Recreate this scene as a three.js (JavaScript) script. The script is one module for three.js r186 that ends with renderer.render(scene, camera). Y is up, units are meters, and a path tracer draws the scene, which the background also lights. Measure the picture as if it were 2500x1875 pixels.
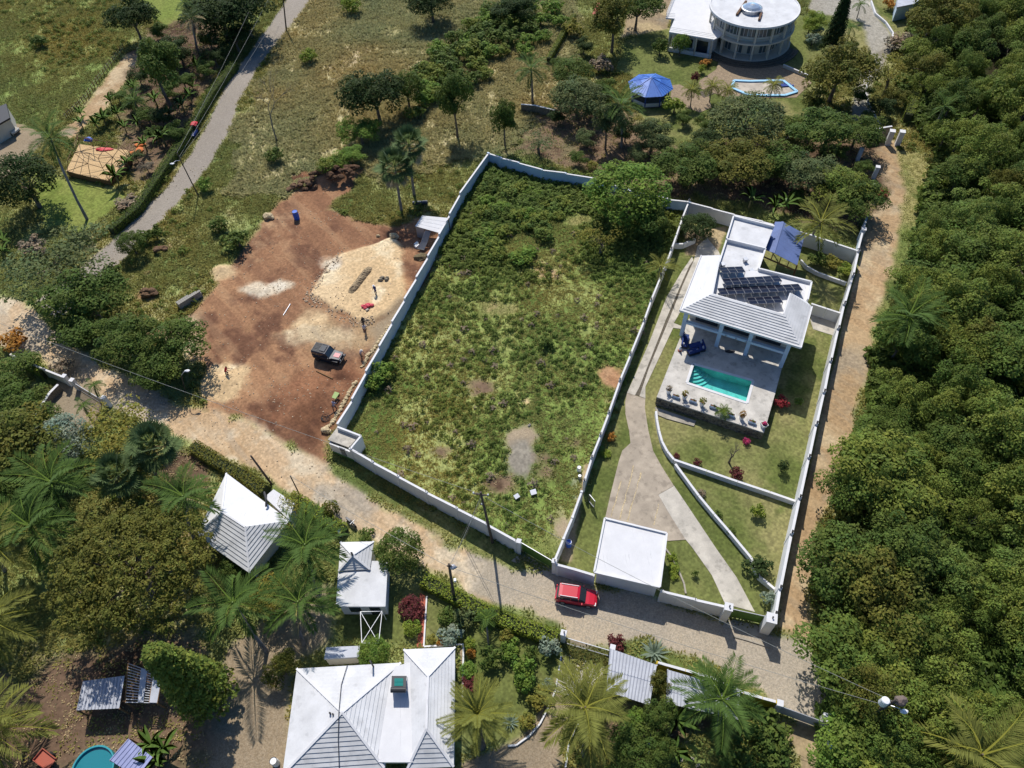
import * as THREE from 'three';
import { Sky } from 'three/addons/objects/Sky.js';
import { mergeGeometries } from 'three/addons/utils/BufferGeometryUtils.js';
import { MarchingCubes } from 'three/addons/objects/MarchingCubes.js';

// ---------- camera, sky, sun, exposure ----------
const scene = new THREE.Scene();
const camera = new THREE.PerspectiveCamera(55.19, 4 / 3, 1, 1500);
camera.position.set(-0.000,77.000,59.405);
camera.quaternion.setFromRotationMatrix(new THREE.Matrix4().makeBasis(new THREE.Vector3(0.998482,-0.033640,0.043604), new THREE.Vector3(0.055072,0.609909,-0.790555), new THREE.Vector3(-0.000000,0.791757,0.610836)));
scene.add(camera);
const sunDir = new THREE.Vector3(-0.122, 1, -0.82).normalize();
const sky = new Sky(); sky.name = 'sky'; sky.scale.setScalar(1400); sky.userData = { kind: 'structure' };
const su = sky.material.uniforms;
su.sunPosition.value.copy(sunDir); su.turbidity.value = 2.2; su.rayleigh.value = 1.1; su.mieCoefficient.value = 0.004;
scene.add(sky);
scene.environmentIntensity = 0.14;
const sun = new THREE.DirectionalLight(new THREE.Color(1, 0.95, 0.88), 4.7);
sun.name = 'sun'; sun.position.copy(sunDir).multiplyScalar(220); sun.castShadow = true;
sun.shadow.mapSize.set(4096, 4096);
Object.assign(sun.shadow.camera, { left: -140, right: 140, top: 140, bottom: -140, near: 1, far: 500 });
scene.add(sun); scene.add(sun.target);
const renderer = new THREE.WebGLRenderer({ antialias: true });
renderer.setSize(1024, 768); renderer.shadowMap.enabled = true;
renderer.toneMapping = THREE.LinearToneMapping; renderer.toneMappingExposure = 1.0;

// ---------- helpers ----------
const rng = (s) => () => { s |= 0; s = (s + 0x6d2b79f5) | 0; let t = Math.imul(s ^ (s >>> 15), 1 | s); t = (t + Math.imul(t ^ (t >>> 7), 61 | t)) ^ t; return ((t ^ (t >>> 14)) >>> 0) / 4294967296; };
let rnd = rng(11);
const R = (a, b) => a + (b - a) * rnd(), pick = (a) => a[Math.floor(rnd() * a.length)];
const PI = Math.PI, clamp = (x, a = 0, b = 1) => Math.min(b, Math.max(a, x)), lerp = (a, b, t) => a + (b - a) * t;
const smooth = (a, b, x) => { const t = clamp((x - a) / (b - a)); return t * t * (3 - 2 * t); };
const V = (x, y, z) => new THREE.Vector3(x, y, z);
// tileable noise tables, looked up by everything that needs noise
function noiseTable(n, cells, octaves, seed) {
  const r = rng(seed), out = new Float32Array(n * n); let amp = 1, c = cells;
  for (let o = 0; o < octaves; o++, amp *= 0.55, c *= 2) {
    const g = new Float32Array(c * c).map(() => r());
    for (let y = 0; y < n; y++) { const fy = y / n * c, y0 = Math.floor(fy), ty = smooth(0, 1, fy - y0), ya = (y0 % c) * c, yb = ((y0 + 1) % c) * c;
      for (let x = 0; x < n; x++) { const fx = x / n * c, x0 = Math.floor(fx), tx = smooth(0, 1, fx - x0), xa = x0 % c, xb = (x0 + 1) % c;
        out[y * n + x] += amp * lerp(lerp(g[ya + xa], g[ya + xb], tx), lerp(g[yb + xa], g[yb + xb], tx), ty); } }
  }
  let lo = 1e9, hi = -1e9; for (const v of out) { lo = Math.min(lo, v); hi = Math.max(hi, v); }
  for (let i = 0; i < out.length; i++) out[i] = clamp((out[i] - lo) / (hi - lo));
  return out;
}
const NT = 512, NA = noiseTable(NT, 8, 6, 5), NB = noiseTable(NT, 16, 5, 6), NC = noiseTable(NT, 128, 2, 8);
const look = (T, x, y) => T[((Math.floor(y) & 511) << 9) + (Math.floor(x) & 511)];
const lookS = (T, x, y) => { const x0 = Math.floor(x), y0 = Math.floor(y), a = x - x0, b = y - y0; return lerp(lerp(look(T, x0, y0), look(T, x0 + 1, y0), a), lerp(look(T, x0, y0 + 1), look(T, x0 + 1, y0 + 1), a), b); };
function dataTex(n, f, srgb, rep) {
  const d = new Uint8Array(n * n * 4);
  for (let y = 0, i = 0; y < n; y++) for (let x = 0; x < n; x++, i += 4) { const c = f(x, y); d[i] = clamp(c[0]) * 255; d[i + 1] = clamp(c[1]) * 255; d[i + 2] = clamp(c[2]) * 255; d[i + 3] = 255; }
  const t = new THREE.DataTexture(d, n, n); t.wrapS = t.wrapT = THREE.RepeatWrapping; t.magFilter = THREE.LinearFilter; t.minFilter = THREE.LinearMipmapLinearFilter; t.generateMipmaps = true;
  if (srgb) t.colorSpace = THREE.SRGBColorSpace; if (rep) t.repeat.set(rep, rep); t.needsUpdate = true; return t;
}
const grey = (v) => [v, v, v];
const TX = {
  paint: dataTex(512, (x, y) => { const a = look(NA, x, y), b = look(NC, x, y), s = look(NB, x * 3, y / 4 + 90); const v = 0.93 + 0.05 * a + 0.03 * b - 0.16 * smooth(0.66, 0.9, s) * smooth(0.35, 0.7, a); return [v, v * 0.995, v * 0.985]; }, true, 1 / 7),
  roof: dataTex(512, (x, y) => { const a = look(NA, x, y), b = look(NC, x, y), s = look(NB, x + 70, y); const v = 0.88 + 0.12 * a + 0.04 * b - 0.06 * smooth(0.62, 0.85, s); return [v, v, v * 0.995]; }, true, 1 / 11),
  concrete: dataTex(512, (x, y) => { const a = look(NA, x, y), b = look(NC, x, y), s = look(NB, x + 30, y + 40); const v = 0.8 + 0.18 * a + 0.07 * b - 0.1 * smooth(0.55, 0.8, s); return [v, v * 0.985, v * 0.95]; }, true, 1 / 9),
  stone: dataTex(512, (x, y) => { const a = look(NB, x * 2, y * 2), b = look(NC, x, y); const v = 0.45 + 0.5 * a + 0.15 * b; return [v, v * 0.97, v * 0.9]; }, true, 1 / 3),
  wood: dataTex(512, (x, y) => { const a = look(NB, x / 8, y * 2), b = look(NC, x / 4, y); const v = 0.72 + 0.25 * a + 0.08 * b; return [v, v * 0.93, v * 0.8]; }, true, 1 / 3),
  bark: dataTex(256, (x, y) => { const a = look(NB, x * 2, y / 3), b = look(NC, x, y); return grey(0.55 + 0.4 * a + 0.12 * b); }, true, 1 / 1.5),
  bump: dataTex(512, (x, y) => grey(0.5 * look(NB, x, y) + 0.5 * look(NC, x, y)), false, 30),
};
const mats = [];
function mat(c, rough = 0.9, o = {}) {
  const m = new THREE.MeshPhysicalMaterial({ roughness: rough, side: THREE.DoubleSide, ...o });
  m.color.setRGB(...c); mats.push(m); return m;
}
const MAT = {
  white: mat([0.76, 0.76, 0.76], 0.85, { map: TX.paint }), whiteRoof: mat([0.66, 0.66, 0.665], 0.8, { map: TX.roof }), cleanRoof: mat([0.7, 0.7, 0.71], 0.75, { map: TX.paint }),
  shadedRoof: mat([0.56, 0.56, 0.56], 0.8, { map: TX.roof }), cream: mat([0.62, 0.58, 0.48], 0.9, { map: TX.paint }), blueWall: mat([0.55, 0.66, 0.78], 0.85, { map: TX.paint }),  // first entry is roof white darkened with shade, for slopes turned from the sun
  concrete: mat([0.44, 0.41, 0.36], 0.95, { map: TX.concrete }), paleConcrete: mat([0.58, 0.55, 0.5], 0.95, { map: TX.concrete }), drive: mat([0.46, 0.4, 0.33], 0.95, { map: TX.concrete }), deck: mat([0.62, 0.6, 0.57], 0.9, { map: TX.concrete }),
  stone: mat([0.34, 0.31, 0.26], 0.95, { map: TX.stone }), darkStone: mat([0.2, 0.18, 0.15], 0.95, { map: TX.stone }), paver: mat([0.5, 0.4, 0.3], 0.95, { map: TX.stone }), paleStone: mat([0.85, 0.72, 0.5], 0.95, { map: TX.stone }),
  wood: mat([0.72, 0.56, 0.36], 0.8, { map: TX.wood }), darkWood: mat([0.16, 0.09, 0.05], 0.85, { map: TX.wood }), oldWood: mat([0.3, 0.2, 0.12], 0.9, { map: TX.wood }), bark: mat([0.26, 0.2, 0.15], 0.95, { map: TX.bark }), greyBark: mat([0.36, 0.32, 0.28], 0.95, { map: TX.bark }), pole: mat([0.13, 0.1, 0.08], 0.9, { map: TX.bark }),
  steel: mat([0.42, 0.43, 0.45], 0.45, { metalness: 0.6 }), dark: mat([0.025, 0.025, 0.028], 0.6), blackMetal: mat([0.03, 0.03, 0.03], 0.5, { metalness: 0.3 }), rubber: mat([0.02, 0.02, 0.02], 0.9),
  glass: mat([0.03, 0.04, 0.05], 0.05, { metalness: 0.0, specularIntensity: 1 }), whitePlastic: mat([0.8, 0.8, 0.78], 0.5), zinc: mat([0.5, 0.52, 0.57], 0.55, { map: TX.roof }), rib: mat([0.32, 0.33, 0.37], 0.6), blueRoof: mat([0.07, 0.2, 0.62], 0.5, { map: TX.roof }), slateRoof: mat([0.12, 0.17, 0.36], 0.5, { map: TX.roof }), lilacRoof: mat([0.3, 0.33, 0.55], 0.55, { map: TX.roof }),
  green: mat([0.1, 0.2, 0.03], 0.6), yellow: mat([0.55, 0.4, 0.02], 0.8, { map: TX.paint }), blue: mat([0.02, 0.06, 0.3], 0.7), brightBlue: mat([0.03, 0.12, 0.55], 0.6), poolBlue: mat([0.3, 0.58, 0.8], 0.6), red: mat([0.6, 0.03, 0.04], 0.6), orange: mat([0.6, 0.16, 0.03], 0.8), pink: mat([0.7, 0.05, 0.2], 0.7), terracotta: mat([0.4, 0.1, 0.06], 0.8),
};
class MB {
  constructor() { this.p = []; this.n = []; this.u = []; }
  tri(a, b, c) {
    const e = b.clone().sub(a), f = c.clone().sub(a), n = e.cross(f); if (n.lengthSq() < 1e-14) return this; n.normalize();
    const ax = Math.abs(n.x), ay = Math.abs(n.y), az = Math.abs(n.z);
    for (const q of [a, b, c]) { this.p.push(q.x, q.y, q.z); this.n.push(n.x, n.y, n.z); if (ay > 0.6) this.u.push(q.x, q.z); else if (ax > az) this.u.push(q.z, q.y); else this.u.push(q.x, q.y); }
    return this;
  }
  quad(a, b, c, d) { this.tri(a, b, c); return this.tri(a, c, d); }
  box(x, y, z, w, h, d, ry = 0) {
    const c = Math.cos(ry), s = Math.sin(ry), q = (i, j, k) => V(x + c * i * w / 2 + s * k * d / 2, y + j * h, z - s * i * w / 2 + c * k * d / 2);
    const A = q(-1, 0, -1), B = q(1, 0, -1), C = q(1, 0, 1), D = q(-1, 0, 1), E = q(-1, 1, -1), F = q(1, 1, -1), G = q(1, 1, 1), H = q(-1, 1, 1);
    this.quad(E, H, G, F); this.quad(A, B, C, D); this.quad(D, C, G, H); this.quad(B, A, E, F); this.quad(C, B, F, G); return this.quad(A, D, H, E);
  }
  prism(poly, y0, y1, holes = []) {
    const f = (r) => r.map(([x, z]) => new THREE.Vector2(x, z)); let c = f(poly), hs = holes.map(f);
    if (THREE.ShapeUtils.isClockWise(c)) c.reverse(); hs.forEach((h) => { if (!THREE.ShapeUtils.isClockWise(h)) h.reverse(); });
    const all = [c, ...hs].flat(), yo = (v, y) => V(v.x, typeof y === 'function' ? y(v.x, v.y) : y, v.y);
    for (const [i, j, k] of THREE.ShapeUtils.triangulateShape(c, hs)) { this.tri(yo(all[i], y1), yo(all[k], y1), yo(all[j], y1)); this.tri(yo(all[i], y0), yo(all[j], y0), yo(all[k], y0)); }
    for (const r of [c, ...hs]) r.forEach((a, i) => { const b = r[(i + 1) % r.length]; this.quad(yo(a, y1), yo(b, y1), yo(b, y0), yo(a, y0)); });
    return this;
  }
  slab(pts, th) { // planar polygon in space (array of Vector3, convex), made th thick downwards
    const lo = pts.map((q) => V(q.x, q.y - th, q.z)), m = pts.length;
    for (let i = 1; i < m - 1; i++) { this.tri(pts[0], pts[i], pts[i + 1]); this.tri(lo[0], lo[i + 1], lo[i]); }
    for (let i = 0; i < m; i++) this.quad(pts[i], lo[i], lo[(i + 1) % m], pts[(i + 1) % m]);
    return this;
  }
  tube(pts, rad, seg = 7, cap = true) {
    const rings = pts.map((p, i) => {
      const d = pts[Math.min(i + 1, pts.length - 1)].clone().sub(pts[Math.max(i - 1, 0)]).normalize(), u = Math.abs(d.y) > 0.9 ? V(1, 0, 0) : V(0, 1, 0), s = d.clone().cross(u).normalize(), t = s.clone().cross(d), r = Array.isArray(rad) ? rad[i] : rad;
      return Array.from({ length: seg }, (_, k) => { const a = k / seg * 2 * PI; return p.clone().addScaledVector(s, Math.cos(a) * r).addScaledVector(t, Math.sin(a) * r); });
    });
    for (let i = 0; i + 1 < rings.length; i++) for (let k = 0; k < seg; k++) { const l = (k + 1) % seg; this.quad(rings[i][k], rings[i][l], rings[i + 1][l], rings[i + 1][k]); }
    if (cap) for (const r of [rings[0], rings[rings.length - 1]]) for (let k = 1; k + 1 < seg; k++) this.tri(r[0], r[k], r[k + 1]);
    return this;
  }
  bar(a, b, w, h = w) {
    const d = b.clone().sub(a).normalize(), up = Math.abs(d.y) > 0.95 ? V(1, 0, 0) : V(0, 1, 0), s = d.clone().cross(up).normalize().multiplyScalar(w / 2), t = s.clone().cross(d).normalize().multiplyScalar(h / 2);
    const q = (o, i, j) => o.clone().addScaledVector(s, i).addScaledVector(t, j), A = [q(a, -1, -1), q(a, 1, -1), q(a, 1, 1), q(a, -1, 1)], B = [q(b, -1, -1), q(b, 1, -1), q(b, 1, 1), q(b, -1, 1)];
    for (let i = 0; i < 4; i++) { const j = (i + 1) % 4; this.quad(A[i], A[j], B[j], B[i]); } this.quad(A[0], A[1], A[2], A[3]); return this.quad(B[3], B[2], B[1], B[0]);
  }
  rock(x, y, z, rx, ry, rz, r = rnd) {
    const g = new THREE.IcosahedronGeometry(1, 1), P = g.attributes.position, m = new Map(), q = (i) => { const k = [P.getX(i), P.getY(i), P.getZ(i)].map((v) => v.toFixed(2)).join(); if (!m.has(k)) { const s = 0.78 + 0.4 * r(); m.set(k, V(x + P.getX(i) * rx * s, y + P.getY(i) * ry * s, z + P.getZ(i) * rz * s)); } return m.get(k); };
    for (let i = 0; i < P.count; i += 3) this.tri(q(i), q(i + 1), q(i + 2)); return this;
  }
  lathe(x, y, z, prof, seg = 14) { // prof: [radius, height]
    for (let i = 0; i + 1 < prof.length; i++) for (let k = 0; k < seg; k++) { const f = (j, kk) => { const a = kk / seg * 2 * PI; return V(x + Math.cos(a) * prof[j][0], y + prof[j][1], z + Math.sin(a) * prof[j][0]); }; this.quad(f(i, k), f(i + 1, k), f(i + 1, k + 1), f(i, k + 1)); }
    return this;
  }
  geo() { const g = new THREE.BufferGeometry(); g.setAttribute('position', new THREE.Float32BufferAttribute(this.p, 3)); g.setAttribute('normal', new THREE.Float32BufferAttribute(this.n, 3)); g.setAttribute('uv', new THREE.Float32BufferAttribute(this.u, 2)); return g; }
}
const used = {};
const numbered = (n) => { if (!(n in used)) { used[n] = 0; return n; } return n + '_' + String(++used[n]).padStart(3, '0'); };
const origin = new WeakMap();
function thing(name, label, category, [x, y, z] = [0, 0, 0], group, turn = 0) {
  const o = new THREE.Group(); o.name = numbered(name); o.position.set(x, y, z); o.rotation.y = turn; scene.add(o);
  o.userData = { label, category }; if (group) o.userData.group = group; origin.set(o, o.position); return o;
}
function part(parent, name, mb, m, label) { // geometry in the thing's own axes
  const o = new THREE.Mesh(mb.isBufferGeometry ? mb : mb.geo(), m); o.name = name; parent.add(o); origin.set(o, origin.get(parent)); if (label) o.userData.label = label; return o;
}
function wpart(parent, name, mb, m, label) { // geometry given in world coordinates
  const g = mb.isBufferGeometry ? mb : mb.geo(), b = origin.get(parent); g.translate(-b.x, -b.y, -b.z); return part(parent, name, g, m, label);
}
function solo(name, label, category, mb, m, [x, y, z], group, kind) { // a thing or a piece of the setting that is one mesh, geometry in world coordinates
  const g = mb.isBufferGeometry ? mb : mb.geo(); g.translate(-x, -y, -z); const o = new THREE.Mesh(g, m); o.name = numbered(name); o.position.set(x, y, z); scene.add(o);
  o.userData = kind ? { kind } : { label, category }; if (kind && label) o.userData.label = label; if (group) o.userData.group = group; return o;
}
const structure = (name, mb, m, at = [0, 0, 0]) => solo(name, null, null, mb, m, at, null, 'structure');
const P3 = (arr, y) => arr.map(([x, z]) => V(x, y, z));

// ---------- terrain: one sheet, painted by what lies there (grass, soil, gravel, asphalt) ----------
const GX0 = -128, GX1 = 128, GZ0 = -140, GZ1 = 60;
const hex = (h) => [(h >> 16 & 255) / 255, (h >> 8 & 255) / 255, (h & 255) / 255];
const pal = (...h) => h.map(hex).map((c) => { const l = (c[0] + c[1] + c[2]) / 3; return c.map((v) => 1.05 * lerp(v, l, 0.1)); });
const out = [0, 0, 0];
const mix3 = (A, B, t) => { out[0] = A[0] + (B[0] - A[0]) * t; out[1] = A[1] + (B[1] - A[1]) * t; out[2] = A[2] + (B[2] - A[2]) * t; };
const mixIn = (B, t) => { out[0] += (B[0] - out[0]) * t; out[1] += (B[1] - out[1]) * t; out[2] += (B[2] - out[2]) * t; };
const sc = (k) => { out[0] *= k; out[1] *= k; out[2] *= k; };
const n1 = (x, z, o = 0) => look(NA, x * 4 + o, z * 4 + o * 1.7), n2 = (x, z, o = 0) => look(NB, x * 8 + o, z * 8 + o * 1.3), n3 = (x, z, o = 0) => look(NC, x * 16 + o, z * 16), n4 = (x, z, o = 0) => look(NC, x * 44 + o, z * 44), streak = (x, z) => look(NB, (x * 0.62 + z * 0.78) * 3, (x * -0.78 + z * 0.62) * 22);
const grassy = ([a, b, c, soil], dry, bare = 0.8) => (x, z) => { mix3(a, b, smooth(0.3, 0.7, n1(x, z, 40) * 0.6 + n2(x, z) * 0.4 + dry)); mixIn(c, smooth(0.45, 0.75, n2(x, z, 200))); mixIn(soil, smooth(bare, bare + 0.12, n1(x, z, 300) * 0.7 + n2(x, z, 77) * 0.3)); sc(0.78 + 0.4 * n3(x, z)); };
const earth = ([a, b, c, d]) => (x, z) => { mix3(a, b, smooth(0.3, 0.7, n1(x, z, 10))); mixIn(c, smooth(0.5, 0.75, n2(x, z, 90))); mixIn(d, 0.85 * smooth(0.6, 0.78, n1(x, z, 150) * 0.5 + n2(x, z, 30) * 0.5)); sc(0.84 + 0.3 * n3(x, z)); };
const tracked = (p) => { const e = earth(p); return (x, z) => { e(x, z); const t = streak(x, z); mixIn(p[3], 0.3 * smooth(0.55, 0.75, t)); mixIn(p[2], 0.3 * smooth(0.45, 0.25, t)); sc(0.92 + 0.16 * n4(x, z)); }; };
const gravelly = ([a, b, c, d]) => (x, z) => { mix3(a, b, smooth(0.35, 0.65, n1(x, z, 60))); mixIn(c, 0.6 * smooth(0.35, 0.8, n4(x, z, 7))); mixIn(d, 0.4 * smooth(0.5, 0.85, n1(x, z, 160))); sc(0.85 + 0.28 * n4(x, z, 55)); };
const C = {
  wild: grassy(pal(0x82904f, 0xa59e6a, 0x687a42, 0xac9874), 0, 0.72), hill: grassy(pal(0x989262, 0xb5a97c, 0x78824e, 0xc0ae88), 0.14, 0.66), field: grassy(pal(0x7a8b47, 0x969858, 0x667a3e, 0xaa8a66), -0.05, 0.8), lot: grassy(pal(0x74873f, 0x969a58, 0x5a7032, 0xaa9068), -0.06, 0.69),
  lawn: grassy(pal(0x666d38, 0x868050, 0x5a6430, 0x8f8458), -0.05, 0.82), brightLawn: grassy(pal(0x738038, 0x7f8540, 0x67752f, 0x857a4a), 0, 0.9), verge: grassy(pal(0x6f7a3c, 0x948c56, 0x5c6a34, 0xb2966c), 0.05, 0.68),
  red: tracked(pal(0x8a6347, 0x9e7553, 0x6c4b38, 0xb08d68)), darkRed: tracked(pal(0x6c4933, 0x80563d, 0x56392a, 0x96694a)), sand: earth(pal(0xcfb388, 0xc4a67a, 0xd6c19a, 0xb29a74)), chalk: earth(pal(0xc4b499, 0xb39a7c, 0xd2c9b5, 0xa88a68)),
  dirt: tracked(pal(0xbb9f7b, 0xb0916b, 0xc4b294, 0x9a9080)), track: tracked(pal(0xac8e69, 0xa08460, 0xb8a27e, 0x948670)), gravel: gravelly(pal(0xa89b87, 0xb2a084, 0x8c8577, 0x94876d)), apron: earth(pal(0x9c8867, 0x8d7a5f, 0xa8946e, 0x7f7665)), soil: earth(pal(0x665140, 0x7a644e, 0x523f30, 0x6f6848)), forest: earth(pal(0x2f2b1b, 0x3a3520, 0x262a14, 0x343c1c)),
  asphalt: gravelly(pal(0x92887b, 0x988e80, 0x857d71, 0xa0968a)), grit: gravelly(pal(0x97866c, 0x8c7a60, 0xa5957c, 0x7c705c)), ash: earth(pal(0x9a9486, 0x8c8474, 0xb3ada0, 0x7d7564)),
};
const LAYERS = [];
const layer = (region, c, poly, soft = 0.5, warp = 0.8, rough = 0.1) => LAYERS.push({ region, c, poly, soft, warp, rough, grow: region === 'paved_road' ? 0.7 : 0 });
const blot = (region, c, x, z, rx, rz, soft = 0.5, warp = 1, rough = 0.05) => layer(region, c, Array.from({ length: 14 }, (_, k) => { const a = k / 14 * 2 * PI, s = 0.8 + 0.35 * look(NB, k * 37 + x * 9, z * 11); return [x + Math.cos(a) * rx * s, z + Math.sin(a) * rz * s]; }), soft * 1.6, warp * 1.8, rough);
layer('ground', C.hill, [[-44.57,-117.55], [19.74,-109.91], [17.73,-80.33], [3.35,-50.84], [-22.24,-46.58], [-39.69,-37.12], [-46.81,-42.48], [-47.92,-65.68]], 3, 4, 0.3);
layer('field', C.field, [[-122.72,-131.66], [-82.20,-126.76], [-77.21,-103.95], [-77.93,-90.43], [-82.20,-69.76], [-90.76,-69.04], [-95.91,-64.29]], 1, 1, 0.22);
layer('lawn', C.brightLawn, [[-81.39,-119.61], [-69.80,-118.24], [-68.30,-107.10], [-63.95,-94.57], [-71.99,-103.37], [-76.80,-110.20]], 0.8, 1, 0.02);
layer('farm_path', C.track, [[-74.76,-94.78], [-72.74,-90.81], [-74.99,-73.78], [-78.14,-62.62], [-81.29,-64.38], [-79.68,-75.87], [-77.93,-90.43]], 0.8, 1.2);
layer('ground', C.soil, [[-76.16,-103.84], [-59.80,-108.26], [-57.17,-90.08], [-56.84,-59.19], [-59.05,-44.77], [-69.84,-57.58], [-71.99,-77.57]], 2, 3, 0.15);
layer('yard', C.grit, [[-97.16,-69.66], [-88.65,-68.08], [-83.44,-63.12], [-84.09,-58.89], [-83.36,-53.35], [-89.40,-49.96]], 0.6, 0.6, 0.02);
layer('lawn', C.brightLawn, [[-84.36,-56.14], [-76.16,-51.38], [-63.08,-45.13], [-65.26,-40.46], [-68.89,-36.13], [-75.50,-37.82]], 0.8, 1, 0.04);
layer('vacant_lot', C.lot, [[-1.93,-49.98], [16.16,-42.52], [29.25,-33.58], [14.90,4.83], [3.72,25.65], [-1.34,23.41], [-22.08,9.77], [-22.99,6.61]], 0.3, 0.3, 0.2);
layer('ground', C.wild, [[-59.89,-25.73], [-56.58,-35.11], [-47.05,-43.73], [-34.39,-42.63], [-36.63,-36.86], [-39.12,-33.66], [-41.80,-24.31], [-45.05,-19.64], [-50.86,-12.71], [-53.75,-11.17], [-58.72,-16.91]], 1, 1.5, 0.22);
layer('building_plot', C.red, [[-51.20,-12.73], [-46.98,-16.03], [-43.55,-22.44], [-40.23,-31.54], [-37.35,-41.67], [-30.98,-46.71], [-23.19,-48.60], [-24.31,-42.98], [-29.20,-37.98], [-16.78,-32.92], [-13.51,-34.91], [-9.38,-33.43], [-7.52,-32.15], [-15.70,-11.88], [-23.21,7.29], [-23.71,10.68], [-29.96,7.20], [-34.15,3.35], [-39.86,1.86], [-41.99,-5.29], [-46.20,-9.76]], 0.7, 1.2, 0.07);
layer('building_plot', C.darkRed, [[-33.12,2.31], [-28.97,-2.77], [-20.45,-5.39], [-21.22,0.11], [-24.02,7.94], [-27.55,7.71]], 2, 2.5, 0.06);
layer('building_plot', C.track, [[-29.55,-17.03], [-22.34,-12.37], [-17.69,-12.03], [-16.27,-10.16], [-19.87,-6.17], [-26.40,-7.48], [-32.77,-11.38], [-30.48,-13.88]], 1.5, 2, 0.05);
layer('building_plot', C.track, [[-50.75,-12.26], [-45.23,-17.28], [-43.27,-11.27], [-43.28,-5.38], [-46.66,-8.94]], 1.2, 1.5, 0.05);
layer('building_pad', C.sand, [[-25.51,-27.66], [-17.40,-30.76], [-15.03,-26.81], [-15.14,-21.21], [-14.62,-17.30], [-17.13,-13.78], [-20.40,-12.94], [-21.75,-13.22], [-27.53,-17.16], [-29.39,-18.43], [-27.53,-23.18]], 0.5, 1, 0.04);
layer('building_plot', C.grit, [[-19.55,-10.40], [-15.30,-17.35], [-14.46,-13.58], [-17.36,-6.83], [-19.81,-5.34]], 0.8, 1, 0.03);
for (const [x, z, a, b, c] of [[-37.93,-20.34, 2.6, 1.5, C.chalk], [-34.16,-20.53, 1.2, 0.7, C.chalk], [-26.33,-25.12, 1.8, 1.2, C.chalk], [-43.48,-24.95, 2, 1.6, C.sand], [-39.02,-3.07, 3, 2.8, C.sand], [-30.36,-12.97, 1.6, 1.3, C.sand], [-31.51,-11.72, 1.2, 1, C.sand], [-24.44,-35.83, 2, 1, C.red], [-54.80,-25.33, 1.2, 1.1, C.darkRed], [-53.35,-20.27, 1.4, 1.2, C.darkRed], [-53.57,-30.46, 1, 0.8, C.red], [-27.12,-13.63, 1, 0.8, C.sand], [-31.05,-47.36, 5, 1.6, C.darkRed]]) blot('building_plot', c, x, z, a, b);
layer('dirt_road', C.dirt, [[-78.46,-22.20], [-71.45,-20.22], [-63.99,-12.35], [-55.96,-7.51], [-50.38,-3.47], [-43.83,0.46], [-39.25,1.90], [-33.75,3.89], [-27.50,8.05], [-22.74,11.73], [-19.96,14.18], [-14.72,17.92], [-8.69,21.54], [-3.46,24.68], [-0.96,26.73], [-3.60,29.98], [-8.62,26.82], [-13.88,23.79], [-18.31,20.67], [-22.91,17.72], [-27.72,14.64], [-32.76,11.29], [-39.17,7.98], [-45.29,4.42], [-53.19,-0.18], [-60.06,-4.30], [-66.45,-9.94], [-74.53,-12.24]], 0.7, 1.2, 0.05);
layer('verge', C.verge, [[-22.41,11.09], [-12.03,17.17], [-0.84,24.00], [-0.40,25.68], [-2.44,25.01], [-8.69,21.25], [-15.32,16.97], [-20.02,13.53], [-22.27,12.42]], 0.5, 0.8, 0.08);
layer('paved_road', C.asphalt, [[-41.11,-117.14], [-41.92,-109.43], [-45.50,-95.46], [-48.53,-82.86], [-49.96,-72.91], [-50.33,-61.17], [-51.56,-52.89], [-53.94,-44.08], [-57.43,-36.09], [-59.77,-30.43], [-62.13,-24.90], [-65.68,-17.43], [-69.49,-20.55], [-65.74,-26.19], [-63.14,-30.70], [-59.49,-39.03], [-56.55,-46.81], [-54.60,-55.90], [-53.34,-65.90], [-52.64,-78.97], [-49.83,-92.10], [-46.28,-108.85], [-45.66,-117.68]], 0.35, 0.5, 0.0);
layer('gravel_road', C.gravel, [[-3.47,24.95], [-0.95,26.46], [3.67,26.30], [8.55,28.34], [15.23,30.53], [21.34,33.13], [25.64,34.34], [29.06,35.01], [29.72,39.86], [28.97,41.56], [26.31,43.74], [24.61,41.76], [21.95,39.67], [17.00,36.70], [12.54,35.05], [8.23,35.05], [4.97,34.16], [3.93,32.16], [-0.64,30.65], [-5.07,28.61]], 0.6, 1, 0.03);
layer('lawn', C.verge, [[10.03,34.10], [13.49,35.10], [16.96,36.93], [22.75,40.15], [23.72,41.72], [20.79,40.70], [12.28,36.67], [9.18,35.10]], 0.4, 0.8, 0.05);
layer('dirt_track', C.track, [[25.80,34.10], [32.49,18.10], [41.36,0.60], [51.88,-19.88], [58.03,-33.42], [63.95,-49.28], [69.00,-48.81], [66.07,-36.27], [58.25,-19.37], [50.53,-6.10], [45.67,3.22], [41.71,10.20], [36.87,18.37], [32.63,25.70], [30.02,32.87], [29.80,36.23]], 0.6, 0.9, 0.05);
layer('ground', C.verge, [[67.43,-45.60], [73.01,-45.75], [70.49,-38.31], [64.76,-28.30], [56.86,-15.56], [49.98,-3.61], [49.94,-5.29], [57.91,-19.40], [65.50,-35.12]], 0.8, 1.2, 0.1);
layer('forest_floor', C.forest, [[96.70,-105.16], [124.55,-101.79], [47.30,51.54], [26.03,50.52], [29.07,41.99], [30.58,38.57], [29.93,35.29], [32.55,27.34], [38.86,17.25], [44.66,8.29], [50.60,-3.57], [58.17,-15.46], [65.40,-27.15], [73.65,-44.37], [73.08,-55.47], [81.79,-78.83]], 1, 1.5, 0.1);
layer('garden', C.soil, [[2.73,-55.03], [10.92,-64.53], [21.99,-63.44], [32.00,-48.20], [30.94,-34.59], [15.46,-43.21], [0.93,-51.06]], 2, 3, 0.08);
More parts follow.
